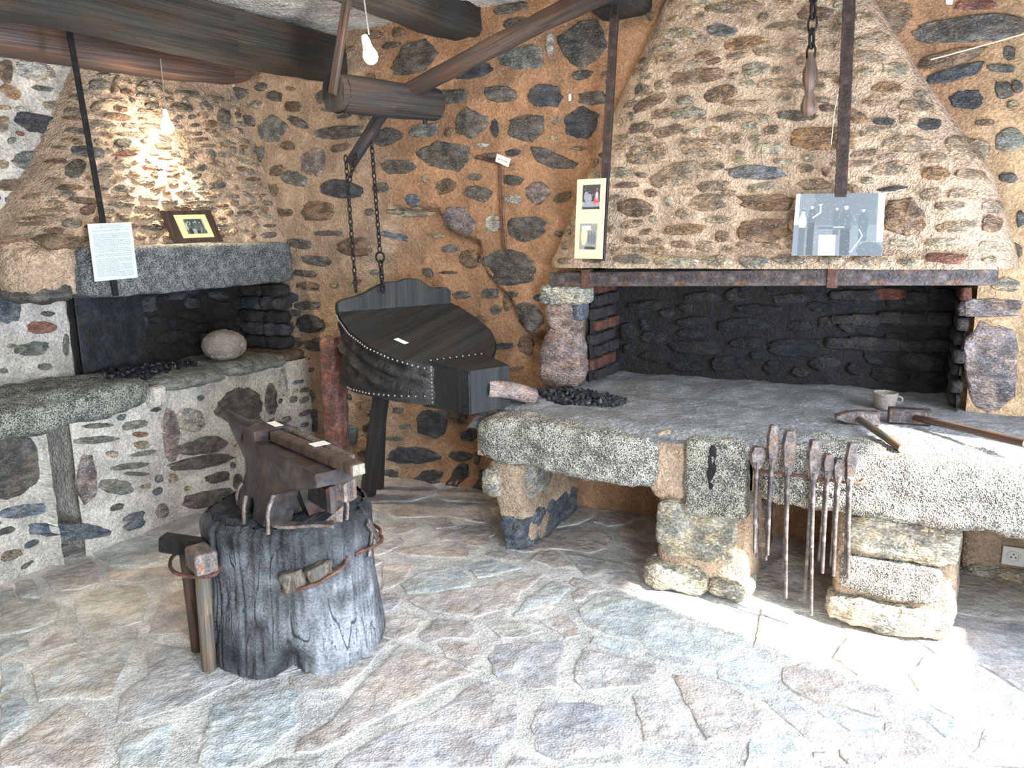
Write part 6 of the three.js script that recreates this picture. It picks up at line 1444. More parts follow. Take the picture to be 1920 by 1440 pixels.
// frame of the bellows: a runs from the neck to the wide end, l across it towards the room
const BN = V(-2.09, 0, 0.7), BA = V(-0.9, 0, -0.44).normalize(), BL = V(-0.44, 0, 0.9).normalize();
const bp = (a, l, y) => BN.clone().addScaledVector(BA, a).addScaledVector(BL, l).setY(y);
const BW = [[-0.12, 0.15], [-0.05, 0.24], [0.05, 0.325], [0.18, 0.385], [0.34, 0.405], [0.5, 0.385], [0.62, 0.35]], boardY = (a) => 1.0 + 0.36 * a;
const outline = []; for (let i = 0; i <= 16; i++) { const a = lerp(-0.12, 0.62, i / 16); outline.push([a, table(BW, a)]); }
const ringPts = [...outline.map(([a, w]) => [a, w]), ...outline.slice().reverse().map(([a, w]) => [a, -w])];
const bellows = thing('forge_bellows', 'big black leather and wood forge bellows hung in the wall recess', 'bellows');
{
  const n = ringPts.length, slab = (top, bottom, grow) => {      // a board with the bellows' outline between two heights
    const pos = [], idx = [], P = (a, w, y) => { const q = bp(a, w + Math.sign(w) * grow, y); pos.push(q.x, q.y, q.z); };
    for (const f of [top, bottom]) ringPts.forEach(([a, w]) => P(a, w, f(a)));
    const half = n / 2; for (let i = 0; i < half - 1; i++) { const j = n - 1 - i; idx.push(i, i + 1, j, i + 1, j - 1, j, n + i, n + j, n + i + 1, n + i + 1, n + j, n + j - 1); }
    for (let i = 0; i < n; i++) { const j = (i + 1) % n; idx.push(i, n + i, j, j, n + i, n + j); }
    const g = new THREE.BufferGeometry(); g.setAttribute('position', new THREE.Float32BufferAttribute(pos, 3)); g.setIndex(idx); return g;
  };
  mesh('top_board', slab((a) => boardY(a), (a) => boardY(a) - 0.028, 0), M.bellowBoard, bellows, 40);
  mesh('bottom_board', slab((a) => 0.83 - 0.03 * smooth(0.2, -0.12, a), (a) => 0.795 - 0.03 * smooth(0.2, -0.12, a), 0), M.bellowBoard, bellows, 40);
  // pleated leather sides
  const pos = [], idx = [], rows = 14, skin = [...ringPts, ringPts[0]];
  for (let r = 0; r <= rows; r++) skin.forEach(([a, w], i) => { const t = r / rows, y = lerp(boardY(a) - 0.006, 0.8, t), fold = 0.035 * Math.sin(t * Math.PI * (2.4 + 1.6 * smooth(0, 0.5, a))) * Math.sin(t * Math.PI), sag = 0.012 * noise(a * 7, t * 4, Math.sign(w)); const q = bp(a, w + Math.sign(w) * (0.006 - Math.abs(fold) * smooth(-0.12, 0.05, a) + sag * Math.sin(t * Math.PI)), y + sag * 0.5); if (Math.abs(w) < 0.36 && a > 0.6) q.addScaledVector(BA, 0.006); pos.push(q.x, q.y, q.z); });
  for (let r = 0; r < rows; r++) for (let i = 0; i < skin.length - 1; i++) { const a = r * skin.length + i, b = a + 1, c = a + skin.length, d = c + 1; idx.push(a, c, b, b, c, d); }
  const g = new THREE.BufferGeometry(); g.setAttribute('position', new THREE.Float32BufferAttribute(pos, 3)); g.setIndex(idx); mesh('leather', g, M.leather, bellows, 80);
  // scalloped crest board across the wide end
  const s = new THREE.Shape(); s.moveTo(-0.36, -0.01).lineTo(0.36, -0.01).lineTo(0.36, 0.05); s.bezierCurveTo(0.37, 0.085, 0.31, 0.09, 0.28, 0.085); s.bezierCurveTo(0.2, 0.08, 0.19, 0.14, 0.11, 0.15); s.bezierCurveTo(0.05, 0.155, 0.03, 0.13, 0, 0.135); s.bezierCurveTo(-0.1, 0.15, -0.16, 0.08, -0.26, 0.065); s.bezierCurveTo(-0.32, 0.055, -0.36, 0.05, -0.36, 0.03);
  const crest = finish(new THREE.ExtrudeGeometry(s, { depth: 0.035, bevelEnabled: true, bevelSize: 0.004, bevelThickness: 0.004, bevelSegments: 1, curveSegments: 8 }), 40);
  crest.applyMatrix4(new THREE.Matrix4().makeBasis(BL.clone().negate(), V(0, 1, 0), BA.clone().negate()).setPosition(bp(0.6, 0, boardY(0.58))));
  mesh('crest_board', ready(crest), M.bellowBoard, bellows);
  // neck box and its lid
  const hull = (a0, a1, w0, w1, y0t, y1t, y0b, y1b) => { const c = [[a0, w0, y0t], [a0, -w0, y0t], [a1, -w1, y1t], [a1, w1, y1t], [a0, w0, y0b], [a0, -w0, y0b], [a1, -w1, y1b], [a1, w1, y1b]].map(([a, w, y]) => bp(a, w, y)), f = [[0, 1, 2, 3], [7, 6, 5, 4], [0, 3, 7, 4], [1, 5, 6, 2], [0, 4, 5, 1], [3, 2, 6, 7]], p = []; for (const [i, j, k, l] of f) for (const q of [i, k, j, i, l, k]) p.push(...c[q].toArray()); const o = new THREE.BufferGeometry(); o.setAttribute('position', new THREE.Float32BufferAttribute(p, 3)); return o; };
  mesh('neck_box', hull(-0.02, -0.35, 0.19, 0.115, 0.97, 0.955, 0.745, 0.755), M.bellowBoard, bellows, 30);
  mesh('neck_lid', hull(-0.06, -0.355, 0.165, 0.12, 0.985, 0.965, 0.968, 0.952), M.bellowBoard, bellows, 30);
  mesh('neck_strap', hull(-0.3, -0.345, 0.13, 0.122, 0.962, 0.962, 0.75, 0.75), M.plate, bellows, 30);
  const nail = ready(finish(new THREE.SphereGeometry(0.0055, 6, 4), 80)), stud = (q) => { const o = new THREE.Mesh(nail, M.nail); o.name = 'nail'; o.castShadow = true; o.position.copy(q); bellows.add(o); };
  for (let i = 0; i < 34; i++) { const a = lerp(-0.1, 0.55, i / 33), w = table(BW, a); stud(bp(a, w + 0.008, boardY(a) - 0.016)); }
  for (let i = 0; i < 9; i++) stud(bp(-0.06, lerp(-0.15, 0.16, i / 8), 0.986));
  for (let i = 0; i < 10; i++) stud(bp(-0.1, 0.182, lerp(0.96, 0.78, i / 9)));
  for (let i = 0; i < 18; i++) { const a = lerp(-0.08, 0.4, i / 17), w = table(BW, a); stud(bp(a, w + 0.012, 0.812)); }
  mesh('tuyere', tube([bp(-0.33, 0, 0.86), V(-1.73, 0.85, 0.79), V(-1.68, 0.825, 0.72), V(-1.635, 0.795, 0.66)], 0.043, 20, 14), M.pillarStone, bellows, 80);
}
tag(mesh('label_card', panel([bp(0.2, 0.2, 1.077), bp(0.14, 0.17, 1.055), bp(0.13, 0.2, 1.052), bp(0.19, 0.23, 1.074)], 0.002).body, M.white, scene), 'tiny white label card lying on top of the black bellows', 'label');
const prop = thing('bellows_prop', 'dark leaning timber prop under the bellows', 'prop');
mesh('post', bar(V(-2.74, 0.79, 0.42), V(-2.93, 0.0, 0.4), 0.09, 0.05), M.darkPole, prop);
mesh('brace', bar(V(-2.84, 0.79, 0.3), V(-2.95, 0.0, 0.26), 0.05, 0.05), M.darkPole, prop);
tag(mesh('rust_red_post', rough(0.12, 1.03, 0.1, { seg: 26, k: 9, amp: 0.012, f: 7, seed: 71 }).translate(-3.04, 0.51, 0.52), M.rustPost, scene, 60), 'rust-red rectangular post standing beside the bellows', 'post');

const lever = thing('bellows_lever', 'long slanting wooden lever pole above the bellows', 'lever');
{
  const a = V(-2.79, 2.0, 0.56), b = V(-2.48, 2.31, 0.58), c = V(-1.15, 2.7, 0.6);
  mesh('pole', join(rod(b, c, 0.04, 0.052, 12, 0.25, 14)), M.pole, lever);
  mesh('lower_pole', bar(a, b.clone().lerp(a, -0.1), 0.06, 0.055, V(0, 0, 1), 0.012), M.darkPole, lever);
}
const roller = thing('lever_roller', 'thick round wooden roller that the lever pole passes through', 'roller');
mesh('drum', rod(V(-2.52, 2.285, 1.0), V(-2.34, 2.295, 0.38), 0.093, 0.085, 22, 0.06, 10), M.darkPole, roller);
mesh('end_ring', (() => { const g = finish(new THREE.TorusGeometry(0.087, 0.008, 6, 24), 80); g.rotateY(-0.22).translate(-2.512, 2.285, 0.97); return ready(g); })(), M.blackIron, roller);
mesh('peg', rod(V(-2.355, 2.4, 0.46), V(-2.355, 2.19, 0.46), 0.012), M.blackIron, roller);
const hanger = thing('roller_hanger', 'narrow wooden strap from the ceiling holding the roller', 'strap');
mesh('strap', bar(V(-2.5, 2.27, 1.03), V(-2.33, 2.84, 1.03), 0.045, 0.025, V(0, 0, 1), 0.006), M.pole, hanger);
const chainA = thing('bellows_chain', 'iron chain at the very tip of the lever, left one over the bellows', 'chain', 'bellows chains');
chain(chainA, V(-2.79, 2.04, 0.6), V(-2.77, 1.3, 0.6), 0.05, 0.0045, M.blackIron);
chain(chainA, V(-2.72, 2.04, 0.6), V(-2.775, 1.9, 0.6), 0.05, 0.0045, M.blackIron);
const chainB = thing('bellows_chain', 'iron chain with a ring, right one over the bellows', 'chain', 'bellows chains');
chain(chainB, V(-2.64, 2.14, 0.56), V(-2.62, 1.52, 0.56), 0.05, 0.0045, M.blackIron);
mesh('ring', new THREE.TorusGeometry(0.028, 0.006, 8, 20).translate(-2.62, 1.49, 0.56), M.blackIron, chainB, 80);
chain(chainB, V(-2.62, 1.465, 0.56), V(-2.61, 1.3, 0.56), 0.05, 0.007, M.blackIron);

// ---------------------------------------------------------------- hanging bulbs
function pendant(label, at, top, tilt, power, k, down) {
  const o = thing('hanging_bulb', label, 'light bulb', 'bare hanging bulbs'); o.position.copy(at);
  mesh('cord', rod(V(0, 0.075, 0), V(top.x - at.x, top.y - at.y, top.z - at.z), 0.0035), M.cord, o);
  const head = new THREE.Group(); head.name = 'head'; head.rotation.z = tilt; o.add(head);
  mesh('socket', new THREE.LatheGeometry([[0.004, 0.082], [0.014, 0.08], [0.019, 0.06], [0.02, 0.03], [0.017, 0.028]].map(([x, y]) => new THREE.Vector2(x * k, y * k)), 16), M.white, head, 50);
  mesh('glass_bulb', new THREE.LatheGeometry([[0.0, -0.045], [0.012, -0.043], [0.024, -0.035], [0.031, -0.02], [0.032, -0.004], [0.027, 0.012], [0.019, 0.026], [0.016, 0.03]].map(([x, y]) => new THREE.Vector2(x * k, y * k)), 20), M.bulb, head, 80);
  const l = new THREE.PointLight(new THREE.Color().setRGB(1, 0.87, 0.7), power, 0, 2);
  if (down) { const s = new THREE.SpotLight(new THREE.Color().setRGB(1, 0.84, 0.6), down, 0, 1.0, 0.5, 2); s.name = 'bulb_beam'; s.position.set(0, -0.06, 0); s.castShadow = true; s.shadow.radius = 1.5; s.target.position.set(-0.1, -1, 0.02); o.add(s, s.target); }
  l.name = 'bulb_light'; l.position.set(Math.sin(tilt) * 0.01, -0.012, 0); l.castShadow = true; l.shadow.radius = 1.5; o.add(l);
}
pendant('bright bare bulb hanging in front of the wooden roller', V(-2.02, 2.335, 1.36), V(-2.06, 2.76, 1.36), 0.32, 1.3, 0.95);
pendant('small bare bulb lighting the small hood above the framed picture', V(-3.88, 2.257, 0.845), V(-3.88, 2.62, 0.845), 0.1, 0.5, 1.1, 3.4);

// ---------------------------------------------------------------- ironwork and notices on the hoods
tag(mesh('hanging_iron_bar', bar(V(-3.72, 2.62, 1.49), V(-3.70, 1.32, 1.42), 0.03, 0.012, V(1, 0, 0)), M.blackIron, scene), 'thin black iron bar hanging behind the typed notice', 'iron bar');
tag(mesh('hanging_iron_bar', bar(V(-1.335, 2.84, 0.31), V(-1.41, 1.46, 0.31), 0.042, 0.02), M.ironBar, scene), 'flat rusty iron bar above the cream double picture', 'iron bar');
tag(mesh('hanging_iron_bar', bar(V(-0.31, 2.84, 0.3), V(-0.285, 1.5, 0.3), 0.05, 0.016), M.ironBar, scene), 'flat rusty iron bar above the grey photograph', 'iron bar');
const stringLoop = tag(mesh('string', join(new THREE.TorusGeometry(0.032, 0.0016, 5, 20).scale(1, 0.2, 0.7).translate(-0.298, 2.17, 0.3), tube([V(-0.325, 2.17, 0.315), V(-0.335, 2.09, 0.317), V(-0.34, 1.96, 0.315)], 0.0015, 10, 5)), M.rope, scene), 'thin string tied round the right iron bar', 'string');
const pull = thing('chain_pull', 'turned wooden pull handle on an iron chain before the large hood', 'pull handle');
chain(pull, V(-0.425, 2.85, 0.5), V(-0.422, 2.285, 0.5), 0.088, 0.0065, M.blackIron);
mesh('handle', new THREE.LatheGeometry([[0.0, -0.125], [0.02, -0.123], [0.031, -0.105], [0.033, -0.085], [0.024, -0.05], [0.016, -0.03], [0.022, -0.01], [0.031, 0.02], [0.03, 0.05], [0.02, 0.085], [0.014, 0.11], [0.013, 0.12], [0, 0.122]].map(([x, y]) => new THREE.Vector2(x, y)), 20).translate(-0.42, 2.19, 0.5), M.pullWood, pull, 60);
tag(mesh('washing_line', tube([V(0.02, 2.31, 0.1), V(0.25, 2.352, 0.1), V(0.5, 2.4, 0.12), V(1.02, 2.5, 0.2)], 0.003, 14, 6), M.rope, scene), 'pale cord strung past the dark stones at the upper right', 'cord');
tag(mesh('paper_tag', panel([V(0.055, 2.59, 0.04), V(0.09, 2.58, 0.04), V(0.085, 2.535, 0.04), V(0.062, 2.54, 0.04)], 0.001).body, M.white, scene), 'small white paper tag high on the right-hand wall', 'tag');
tag(mesh('paper_tag', panel([V(-1.71, 2.34, 0.02), V(-1.695, 2.345, 0.02), V(-1.693, 2.31, 0.02), V(-1.708, 2.305, 0.02)], 0.001).body, M.white, scene), 'tiny white scrap of paper on the orange wall', 'tag');

function print(w, h, draw) { const c = document.createElement('canvas'); c.width = w; c.height = h; draw(c.getContext('2d'), w, h); const t = new THREE.CanvasTexture(c); t.colorSpace = THREE.SRGBColorSpace; return new THREE.MeshStandardMaterial({ map: t, roughness: 0.7 }); }
function board(name, label, category, corners, t, bodyMat, printMat) { const o = thing(name, label, category), p = panel(corners, t); mesh('backing', p.body, bodyMat, o); mesh('print', ready(p.front), printMat, o); return o; }
const speck = (x, w, h, n, seed, pal) => { const r = mulberry(seed); for (let i = 0; i < n; i++) { x.fillStyle = pal[Math.floor(r() * pal.length)]; x.globalAlpha = 0.15 + 0.3 * r(); x.fillRect(r() * w, r() * h, 2 + r() * 9, 2 + r() * 6); } x.globalAlpha = 1; };
board('typed_notice', 'white typed notice sheet hung on the thin black bar', 'notice', [V(-3.66, 1.69, 1.56), V(-3.66, 1.70, 1.315), V(-3.68, 1.41, 1.296), V(-3.68, 1.403, 1.545)], 0.003, M.paper, print(420, 600, (x, w, h) => {
  x.fillStyle = '#c6cecc'; x.fillRect(0, 0, w, h); const r = mulberry(4); x.fillStyle = '#50585c';
  for (let l = 0; l < 46; l++) { if ([3, 6, 24, 28].includes(l)) continue; let p = l < 2 ? 110 : 34; const end = l < 2 ? 320 : l === 45 ? 380 : 390 - (l % 7 === 5 ? r() * 160 : r() * 8); if (l === 45) p = 200; while (p < end) { const k = 6 + r() * 26; x.globalAlpha = 0.55 + r() * 0.3; x.fillRect(p, 22 + l * 12, Math.min(k, end - p), 4); p += k + 5; } } x.globalAlpha = 1;
}));
function smiths(x, w, h, base, dark, light, mid) {      // men round an anvil in an old photograph
  x.fillStyle = base; x.fillRect(0, 0, w, h); x.fillStyle = dark; x.globalAlpha = 0.35; x.fillRect(w * 0.22, 0, w * 0.7, h * 0.5); x.globalAlpha = 1;
  const man = (cx, head, top, bw, legs, c1, c2) => { x.fillStyle = c1; x.beginPath(); x.ellipse(cx, top + bw * 1.0, bw * 0.55, bw * 1.15, 0, 0, 7); x.fill(); x.fillStyle = c2; x.fillRect(cx - bw * 0.45, top + bw * 1.7, bw * 0.9, legs); x.fillStyle = light; x.beginPath(); x.ellipse(cx, top - head * 0.55, head * 0.42, head * 0.55, 0, 0, 7); x.fill(); x.fillStyle = mid; x.fillRect(cx - head * 0.45, top - head * 1.2, head * 0.9, head * 0.35); };
  man(w * 0.1, 34, h * 0.34, 62, h * 0.5, light, mid); man(w * 0.2, 32, h * 0.25, 66, h * 0.6, mid, dark); man(w * 0.485, 26, h * 0.27, 58, h * 0.2, mid, mid); man(w * 0.59, 40, h * 0.26, 92, h * 0.55, mid, dark); man(w * 0.78, 30, h * 0.3, 80, h * 0.2, mid, mid);
  x.strokeStyle = light; x.lineWidth = 12; x.beginPath(); x.moveTo(w * 0.21, h * 0.39); x.lineTo(w * 0.3, h * 0.3); x.lineTo(w * 0.295, h * 0.17); x.stroke(); x.lineWidth = 7; x.beginPath(); x.moveTo(w * 0.27, h * 0.185); x.lineTo(w * 0.32, h * 0.165); x.stroke();
  x.fillStyle = mid; x.fillRect(w * 0.28, h * 0.53, w * 0.38, h * 0.035); x.fillStyle = light; x.fillRect(w * 0.46, h * 0.525, w * 0.12, h * 0.018);
  x.fillStyle = light; x.globalAlpha = 0.75; x.fillRect(w * 0.3, h * 0.66, w * 0.19, h * 0.34); x.globalAlpha = 1; x.strokeStyle = light; x.lineWidth = 9; x.beginPath(); x.moveTo(w * 0.66, h * 0.95); x.lineTo(w * 0.78, h * 0.68); x.lineTo(w * 0.74, h * 0.57); x.stroke();
  x.fillStyle = light; x.globalAlpha = 0.8; x.fillRect(w * 0.93, 0, w * 0.07, h * 0.78); x.fillRect(0, 0, w * 0.05, h * 0.5); x.globalAlpha = 1; x.fillStyle = mid; x.beginPath(); x.ellipse(w * 0.86, h * 0.92, w * 0.14, h * 0.14, 0, 0, 7); x.fill();
}
board('old_photograph', 'grey photograph of smiths at work leaning on the hood ledge', 'photograph', [V(-0.475, 1.757, 0.3), V(-0.112, 1.747, 0.3), V(-0.106, 1.482, 0.335), V(-0.478, 1.484, 0.335)], 0.006, M.white, print(768, 512, (x, w, h) => { smiths(x, w, h, '#7b8083', '#54595c', '#c9cecf', '#62686b'); speck(x, w, h, 500, 31, ['#fff', '#6d7478', '#c8ced0']); }));
board('double_picture', 'cream card with two small pictures one above the other', 'picture', [V(-1.525, 1.868, 0.34), V(-1.372, 1.868, 0.34), V(-1.392, 1.47, 0.335), V(-1.545, 1.474, 0.335)], 0.006, M.white, print(300, 720, (x, w, h) => {
  x.fillStyle = '#ddd3a0'; x.fillRect(0, 0, w, h); x.fillStyle = '#383638'; x.fillRect(62, 52, 186, 220); x.save(); x.beginPath(); x.rect(62, 52, 186, 220); x.clip(); x.translate(62, 52);
  x.fillStyle = '#8d8d94'; for (const [a, b, c, d] of [[30, 60, 26, 90], [66, 80, 24, 80], [8, 150, 150, 50]]) { x.beginPath(); x.ellipse(a + c / 2, b + d / 2, c, d / 2, 0, 0, 7); x.fill(); } x.fillStyle = '#d84a4a'; x.beginPath(); x.moveTo(120, 170); x.lineTo(150, 30); x.lineTo(180, 160); x.fill(); x.fillStyle = '#fff'; x.beginPath(); x.ellipse(152, 100, 12, 32, 0, 0, 7); x.fill(); speck(x, 186, 220, 160, 8, ['#fff', '#222', '#c66']); x.restore();
  x.fillStyle = '#8c8880'; x.save(); x.beginPath(); x.rect(48, 400, 186, 236); x.clip(); x.fillRect(48, 400, 186, 236); x.translate(48, 400); x.fillStyle = '#c9bb98'; x.beginPath(); x.ellipse(50, 110, 34, 90, 0, 0, 7); x.fill(); x.fillStyle = '#66686e'; for (const q of [100, 130, 158]) { x.beginPath(); x.ellipse(q, 130, 14, 60, 0, 0, 7); x.fill(); } x.fillStyle = '#c7c2b8'; x.fillRect(20, 20, 100, 40); x.fillStyle = '#3a3a3c'; x.fillRect(60, 210, 110, 26); speck(x, 186, 236, 140, 9, ['#fff', '#333', '#d8c890']); x.restore();
  x.fillStyle = '#555'; for (const q of [98, 196]) { x.beginPath(); x.arc(q, 24, 4, 0, 7); x.fill(); }
}));
{
  const c = [V(-3.74, 1.762, 1.07), V(-3.74, 1.772, 0.725), V(-3.69, 1.59, 0.69), V(-3.69, 1.583, 1.035)], o = thing('framed_picture', 'small old photograph in a yellow mount and brown frame on the lintel', 'picture'), p = panel(c, 0.012), at = (u, v, e) => p.f[0].clone().lerp(p.f[1], u).lerp(p.f[3].clone().lerp(p.f[2], u), v).addScaledVector(p.n, e);
  mesh('frame', p.body, M.handle, o);
  const mount = panel([at(0.2, 0.14, 0), at(0.84, 0.14, 0), at(0.84, 0.86, 0), at(0.2, 0.86, 0)], 0.003); mesh('mount', mount.body, material('#e4dc9a', { rough: 0.7 }), o);
  mesh('photograph', ready(panel([at(0.33, 0.28, 0.003), at(0.73, 0.28, 0.003), at(0.73, 0.74, 0.003), at(0.33, 0.74, 0.003)], 0.002).front), print(384, 288, (x, w, h) => { smiths(x, w, h, '#4c4c46', '#2c2c2a', '#c0c4b8', '#5d5f58'); speck(x, w, h, 260, 33, ['#ddd', '#222', '#777']); }), o);
}
// iron poker hook and its label on the orange wall
const wallRod = thing('wall_rod', 'thin dark iron rod hanging on the orange wall', 'rod');
mesh('rod', tube([V(-2.125, 2.0, 0.05), V(-2.128, 1.85, 0.045), V(-2.122, 1.65, 0.045), V(-2.112, 1.5, 0.04)], 0.009, 18, 8), M.rust, wallRod);
mesh('arm', rod(V(-2.29, 2.05, 0.02), V(-2.11, 2.0, 0.05), 0.011, 0.008), M.rust, wallRod);
board('label_card', 'white printed label card fixed above the iron rod on the orange wall', 'label', [V(-2.135, 2.055, 0.06), V(-2.04, 2.02, 0.075), V(-2.055, 1.975, 0.08), V(-2.145, 2.012, 0.065)], 0.002, M.white, print(256, 120, (x, w, h) => { x.fillStyle = '#efe8da'; x.fillRect(0, 0, w, h); x.fillStyle = '#2a2a2a'; x.font = 'bold 34px sans-serif'; x.textAlign = 'center'; x.textBaseline = 'middle'; x.fillText('Barre à feu', w / 2, h / 2 + 4); }));

// ---------------------------------------------------------------- on and in front of the large hearth
function coal(name, label, x0, x1, z0, z1, h, n, seed) {
  const r = mulberry(seed), g = new THREE.IcosahedronGeometry(1, 0), p = g.attributes.position; for (let i = 0; i < p.count; i++) { const k = 1 + 0.35 * noise(p.getX(i) * 2, p.getY(i) * 2, p.getZ(i) * 2 + seed); p.setXYZ(i, p.getX(i) * k, p.getY(i) * k * 0.75, p.getZ(i) * k); }
  const o = new THREE.InstancedMesh(finish(g, 1), M.coal, n), m = new THREE.Matrix4(), q = new THREE.Quaternion(), c = V((x0 + x1) / 2, 0, (z0 + z1) / 2);
  for (let i = 0; i < n; i++) { const a = r() * 6.283, d = Math.sqrt(r()), x = c.x + Math.cos(a) * d * (x1 - x0) / 2, z = c.z + Math.sin(a) * d * (z1 - z0) / 2, s = 0.009 + r() * 0.012; q.setFromEuler(new THREE.Euler(r() * 6, r() * 6, r() * 6)); m.compose(V(x, h + r() * 0.035 * (1 - d * d) + s * 0.3, z), q, V(s * (0.8 + r() * 0.7), s, s * (0.8 + r() * 0.5))); o.setMatrixAt(i, m); }
  o.name = numbered(name); o.castShadow = o.receiveShadow = true; scene.add(o); return tag(o, label, 'coal', null, 'stuff');
}
coal('coal_heap', 'heap of black coal pieces on the large hearth', -1.8, -1.22, 0.31, 0.6, 0.75, 480, 3);
coal('coal_heap', 'bed of black coal on the small left hearth', -4.2, -3.78, 0.75, 1.5, 0.835, 420, 4);

// a hammer lying or standing: head shape, handle from head to end
function hammer(name, label, headAt, headDir, size, end, { m = M.iron, hm = M.handlePale, r0 = 0.014, r1 = 0.017, peen = false, group } = {}) {
  const o = thing(name, label, 'hammer', group), [l, w] = size, y = headDir.clone().normalize(), s = new THREE.Shape(); s.moveTo(-w / 2, -w / 2 + 0.006).lineTo(-w / 2 + 0.006, -w / 2).lineTo(w / 2 - 0.006, -w / 2).lineTo(w / 2, -w / 2 + 0.006).lineTo(w / 2, w / 2 - 0.006).lineTo(w / 2 - 0.006, w / 2).lineTo(-w / 2 + 0.006, w / 2).lineTo(-w / 2, w / 2 - 0.006);
  let g = new THREE.ExtrudeGeometry(s, { depth: l, bevelEnabled: true, bevelSize: 0.004, bevelThickness: 0.004, bevelSegments: 1, steps: 4 }).translate(0, 0, -l / 2); const p = g.attributes.position;
  if (peen) for (let i = 0; i < p.count; i++) { const t = clamp((p.getZ(i) / l) + 0.5), k = 1 - 0.75 * smooth(0.62, 1.0, t); p.setY(i, p.getY(i) * k); }
  const Z = y, Y = Math.abs(Z.y) > 0.8 ? V(1, 0, 0) : V(0, 1, 0), X = Y.clone().cross(Z).normalize(); Y.copy(Z).cross(X); g = ready(finish(g, 30)).applyMatrix4(new THREE.Matrix4().makeBasis(X, Y, Z).setPosition(headAt));
  mesh('head', g, m, o); mesh('handle', rod(headAt.clone().lerp(end, -0.06), end, r0, r1, 10, 0.12, 6), hm, o); return o;
}
hammer('smith_hammer', 'iron hammer with bulky head lying on the sunlit hearth', V(-0.155, 0.785, 0.46), V(-1, 0, 0.18), [0.17, 0.055], V(0.03, 0.772, 0.885), { peen: true, m: M.tong });
hammer('smith_hammer', 'long-handled hammer at the shaded right end of the hearth', V(0.05, 0.788, 0.36), V(-1, 0, 0.1), [0.16, 0.06], V(0.43, 0.815, 0.79), { m: M.iron, hm: M.handle });
M.clay = material('#a59c92', { map: TX.mortar, size: 0.3, rough: 0.7 });
const cup = thing('clay_pot', 'small pale two-handled pot standing in the forge recess', 'pot');
mesh('body', new THREE.LatheGeometry([[0, 0.0], [0.04, 0.0], [0.046, 0.01], [0.053, 0.045], [0.052, 0.06], [0.056, 0.064], [0.056, 0.078], [0.051, 0.08], [0.048, 0.066], [0.046, 0.03], [0, 0.02]].map(([x, y]) => new THREE.Vector2(x, y)), 24).translate(-0.055, 0.752, 0.07), M.clay, cup, 50);
for (const s of [-1, 1]) mesh('handle', new THREE.TorusGeometry(0.014, 0.005, 6, 12).translate(-0.055 + s * 0.06, 0.8, 0.07), M.clay, cup, 80);

const rail = thing('tong_rail', 'thin rusty rail on the hearth front that carries the tongs', 'rail');
mesh('rail_bar', tube([V(-0.5, 0.655, 0.9), V(-0.5, 0.648, 0.96), V(-0.47, 0.645, 0.965), V(-0.3, 0.643, 0.965), V(-0.13, 0.64, 0.965), V(-0.1, 0.645, 0.96), V(-0.09, 0.66, 0.9)], 0.0065, 40, 8), M.rust, rail);
// tongs hung by their joint over the rail: two jaws above, two reins below
function tongs(label, x, top, joint, ends, jaw) {
  const o = thing('blacksmith_tongs', label, 'tongs', 'tongs on the hearth rail'), z = 0.985;
  ends.forEach(([ex, ey], i) => { const s = i ? 1 : -1; mesh('rein', join(rod(V(x + s * 0.003, joint + 0.01, z + i * 0.012), V(lerp(x, ex, 0.5), lerp(joint, ey, 0.5), z + i * 0.012), 0.0085, 0.0075, 8), rod(V(lerp(x, ex, 0.5), lerp(joint, ey, 0.5), z + i * 0.012), V(ex, ey, z + i * 0.012 - 0.01), 0.0075, 0.0065, 8)), M.tong, o); });
  for (const i of [0, 1]) {
    const s = i ? 1 : -1, sh = new THREE.Shape(), h = top - joint; let w = jaw;
    sh.moveTo(-0.009, -0.015).lineTo(0.009, -0.015).lineTo(w * 0.62, h * 0.3).lineTo(w * 0.62, h * 0.55).lineTo(w * 0.5, h * 0.92).lineTo(w * 0.3, h).lineTo(-w * 0.35, h * 0.98).lineTo(-w * 0.6, h * 0.6).lineTo(-w * 0.5, h * 0.25);
    mesh('jaw', new THREE.ExtrudeGeometry(sh, { depth: 0.009, bevelEnabled: true, bevelSize: 0.002, bevelThickness: 0.002, bevelSegments: 1 }).rotateY(s * 0.25).translate(x + s * w * 0.12, joint, z - 0.008 + i * 0.014), M.tong, o, 30);
  }
  mesh('rivet', rod(V(x, joint + 0.006, z - 0.014), V(x, joint + 0.006, z + 0.024), 0.008), M.tong, o);
}
tongs('short wide-jawed tongs at the left end of the rail', -0.486, 0.75, 0.678, [[-0.469, 0.274], [-0.478, 0.3]], 0.042);
tongs('tall flat-jawed tongs, second from the left on the rail', -0.429, 0.846, 0.7, [[-0.433, 0.272], [-0.426, 0.3]], 0.03);
tongs('crooked-jawed tongs with long reins, third from the left on the rail', -0.368, 0.83, 0.67, [[-0.361, 0.213], [-0.347, 0.127]], 0.036);
tongs('longest broad-jawed tongs in the middle of the rail', -0.273, 0.802, 0.66, [[-0.278, 0.114], [-0.247, 0.074]], 0.036);
tongs('small-jawed tongs just right of the longest pair', -0.222, 0.752, 0.674, [[-0.232, 0.307], [-0.216, 0.262]], 0.028);
tongs('small round-jawed tongs, second from the right on the rail', -0.184, 0.737, 0.66, [[-0.188, 0.293], [-0.175, 0.258]], 0.03);
tongs('blade-like tongs at the right end of the rail', -0.143, 0.806, 0.655, [[-0.136, 0.265], [-0.122, 0.258]], 0.026);

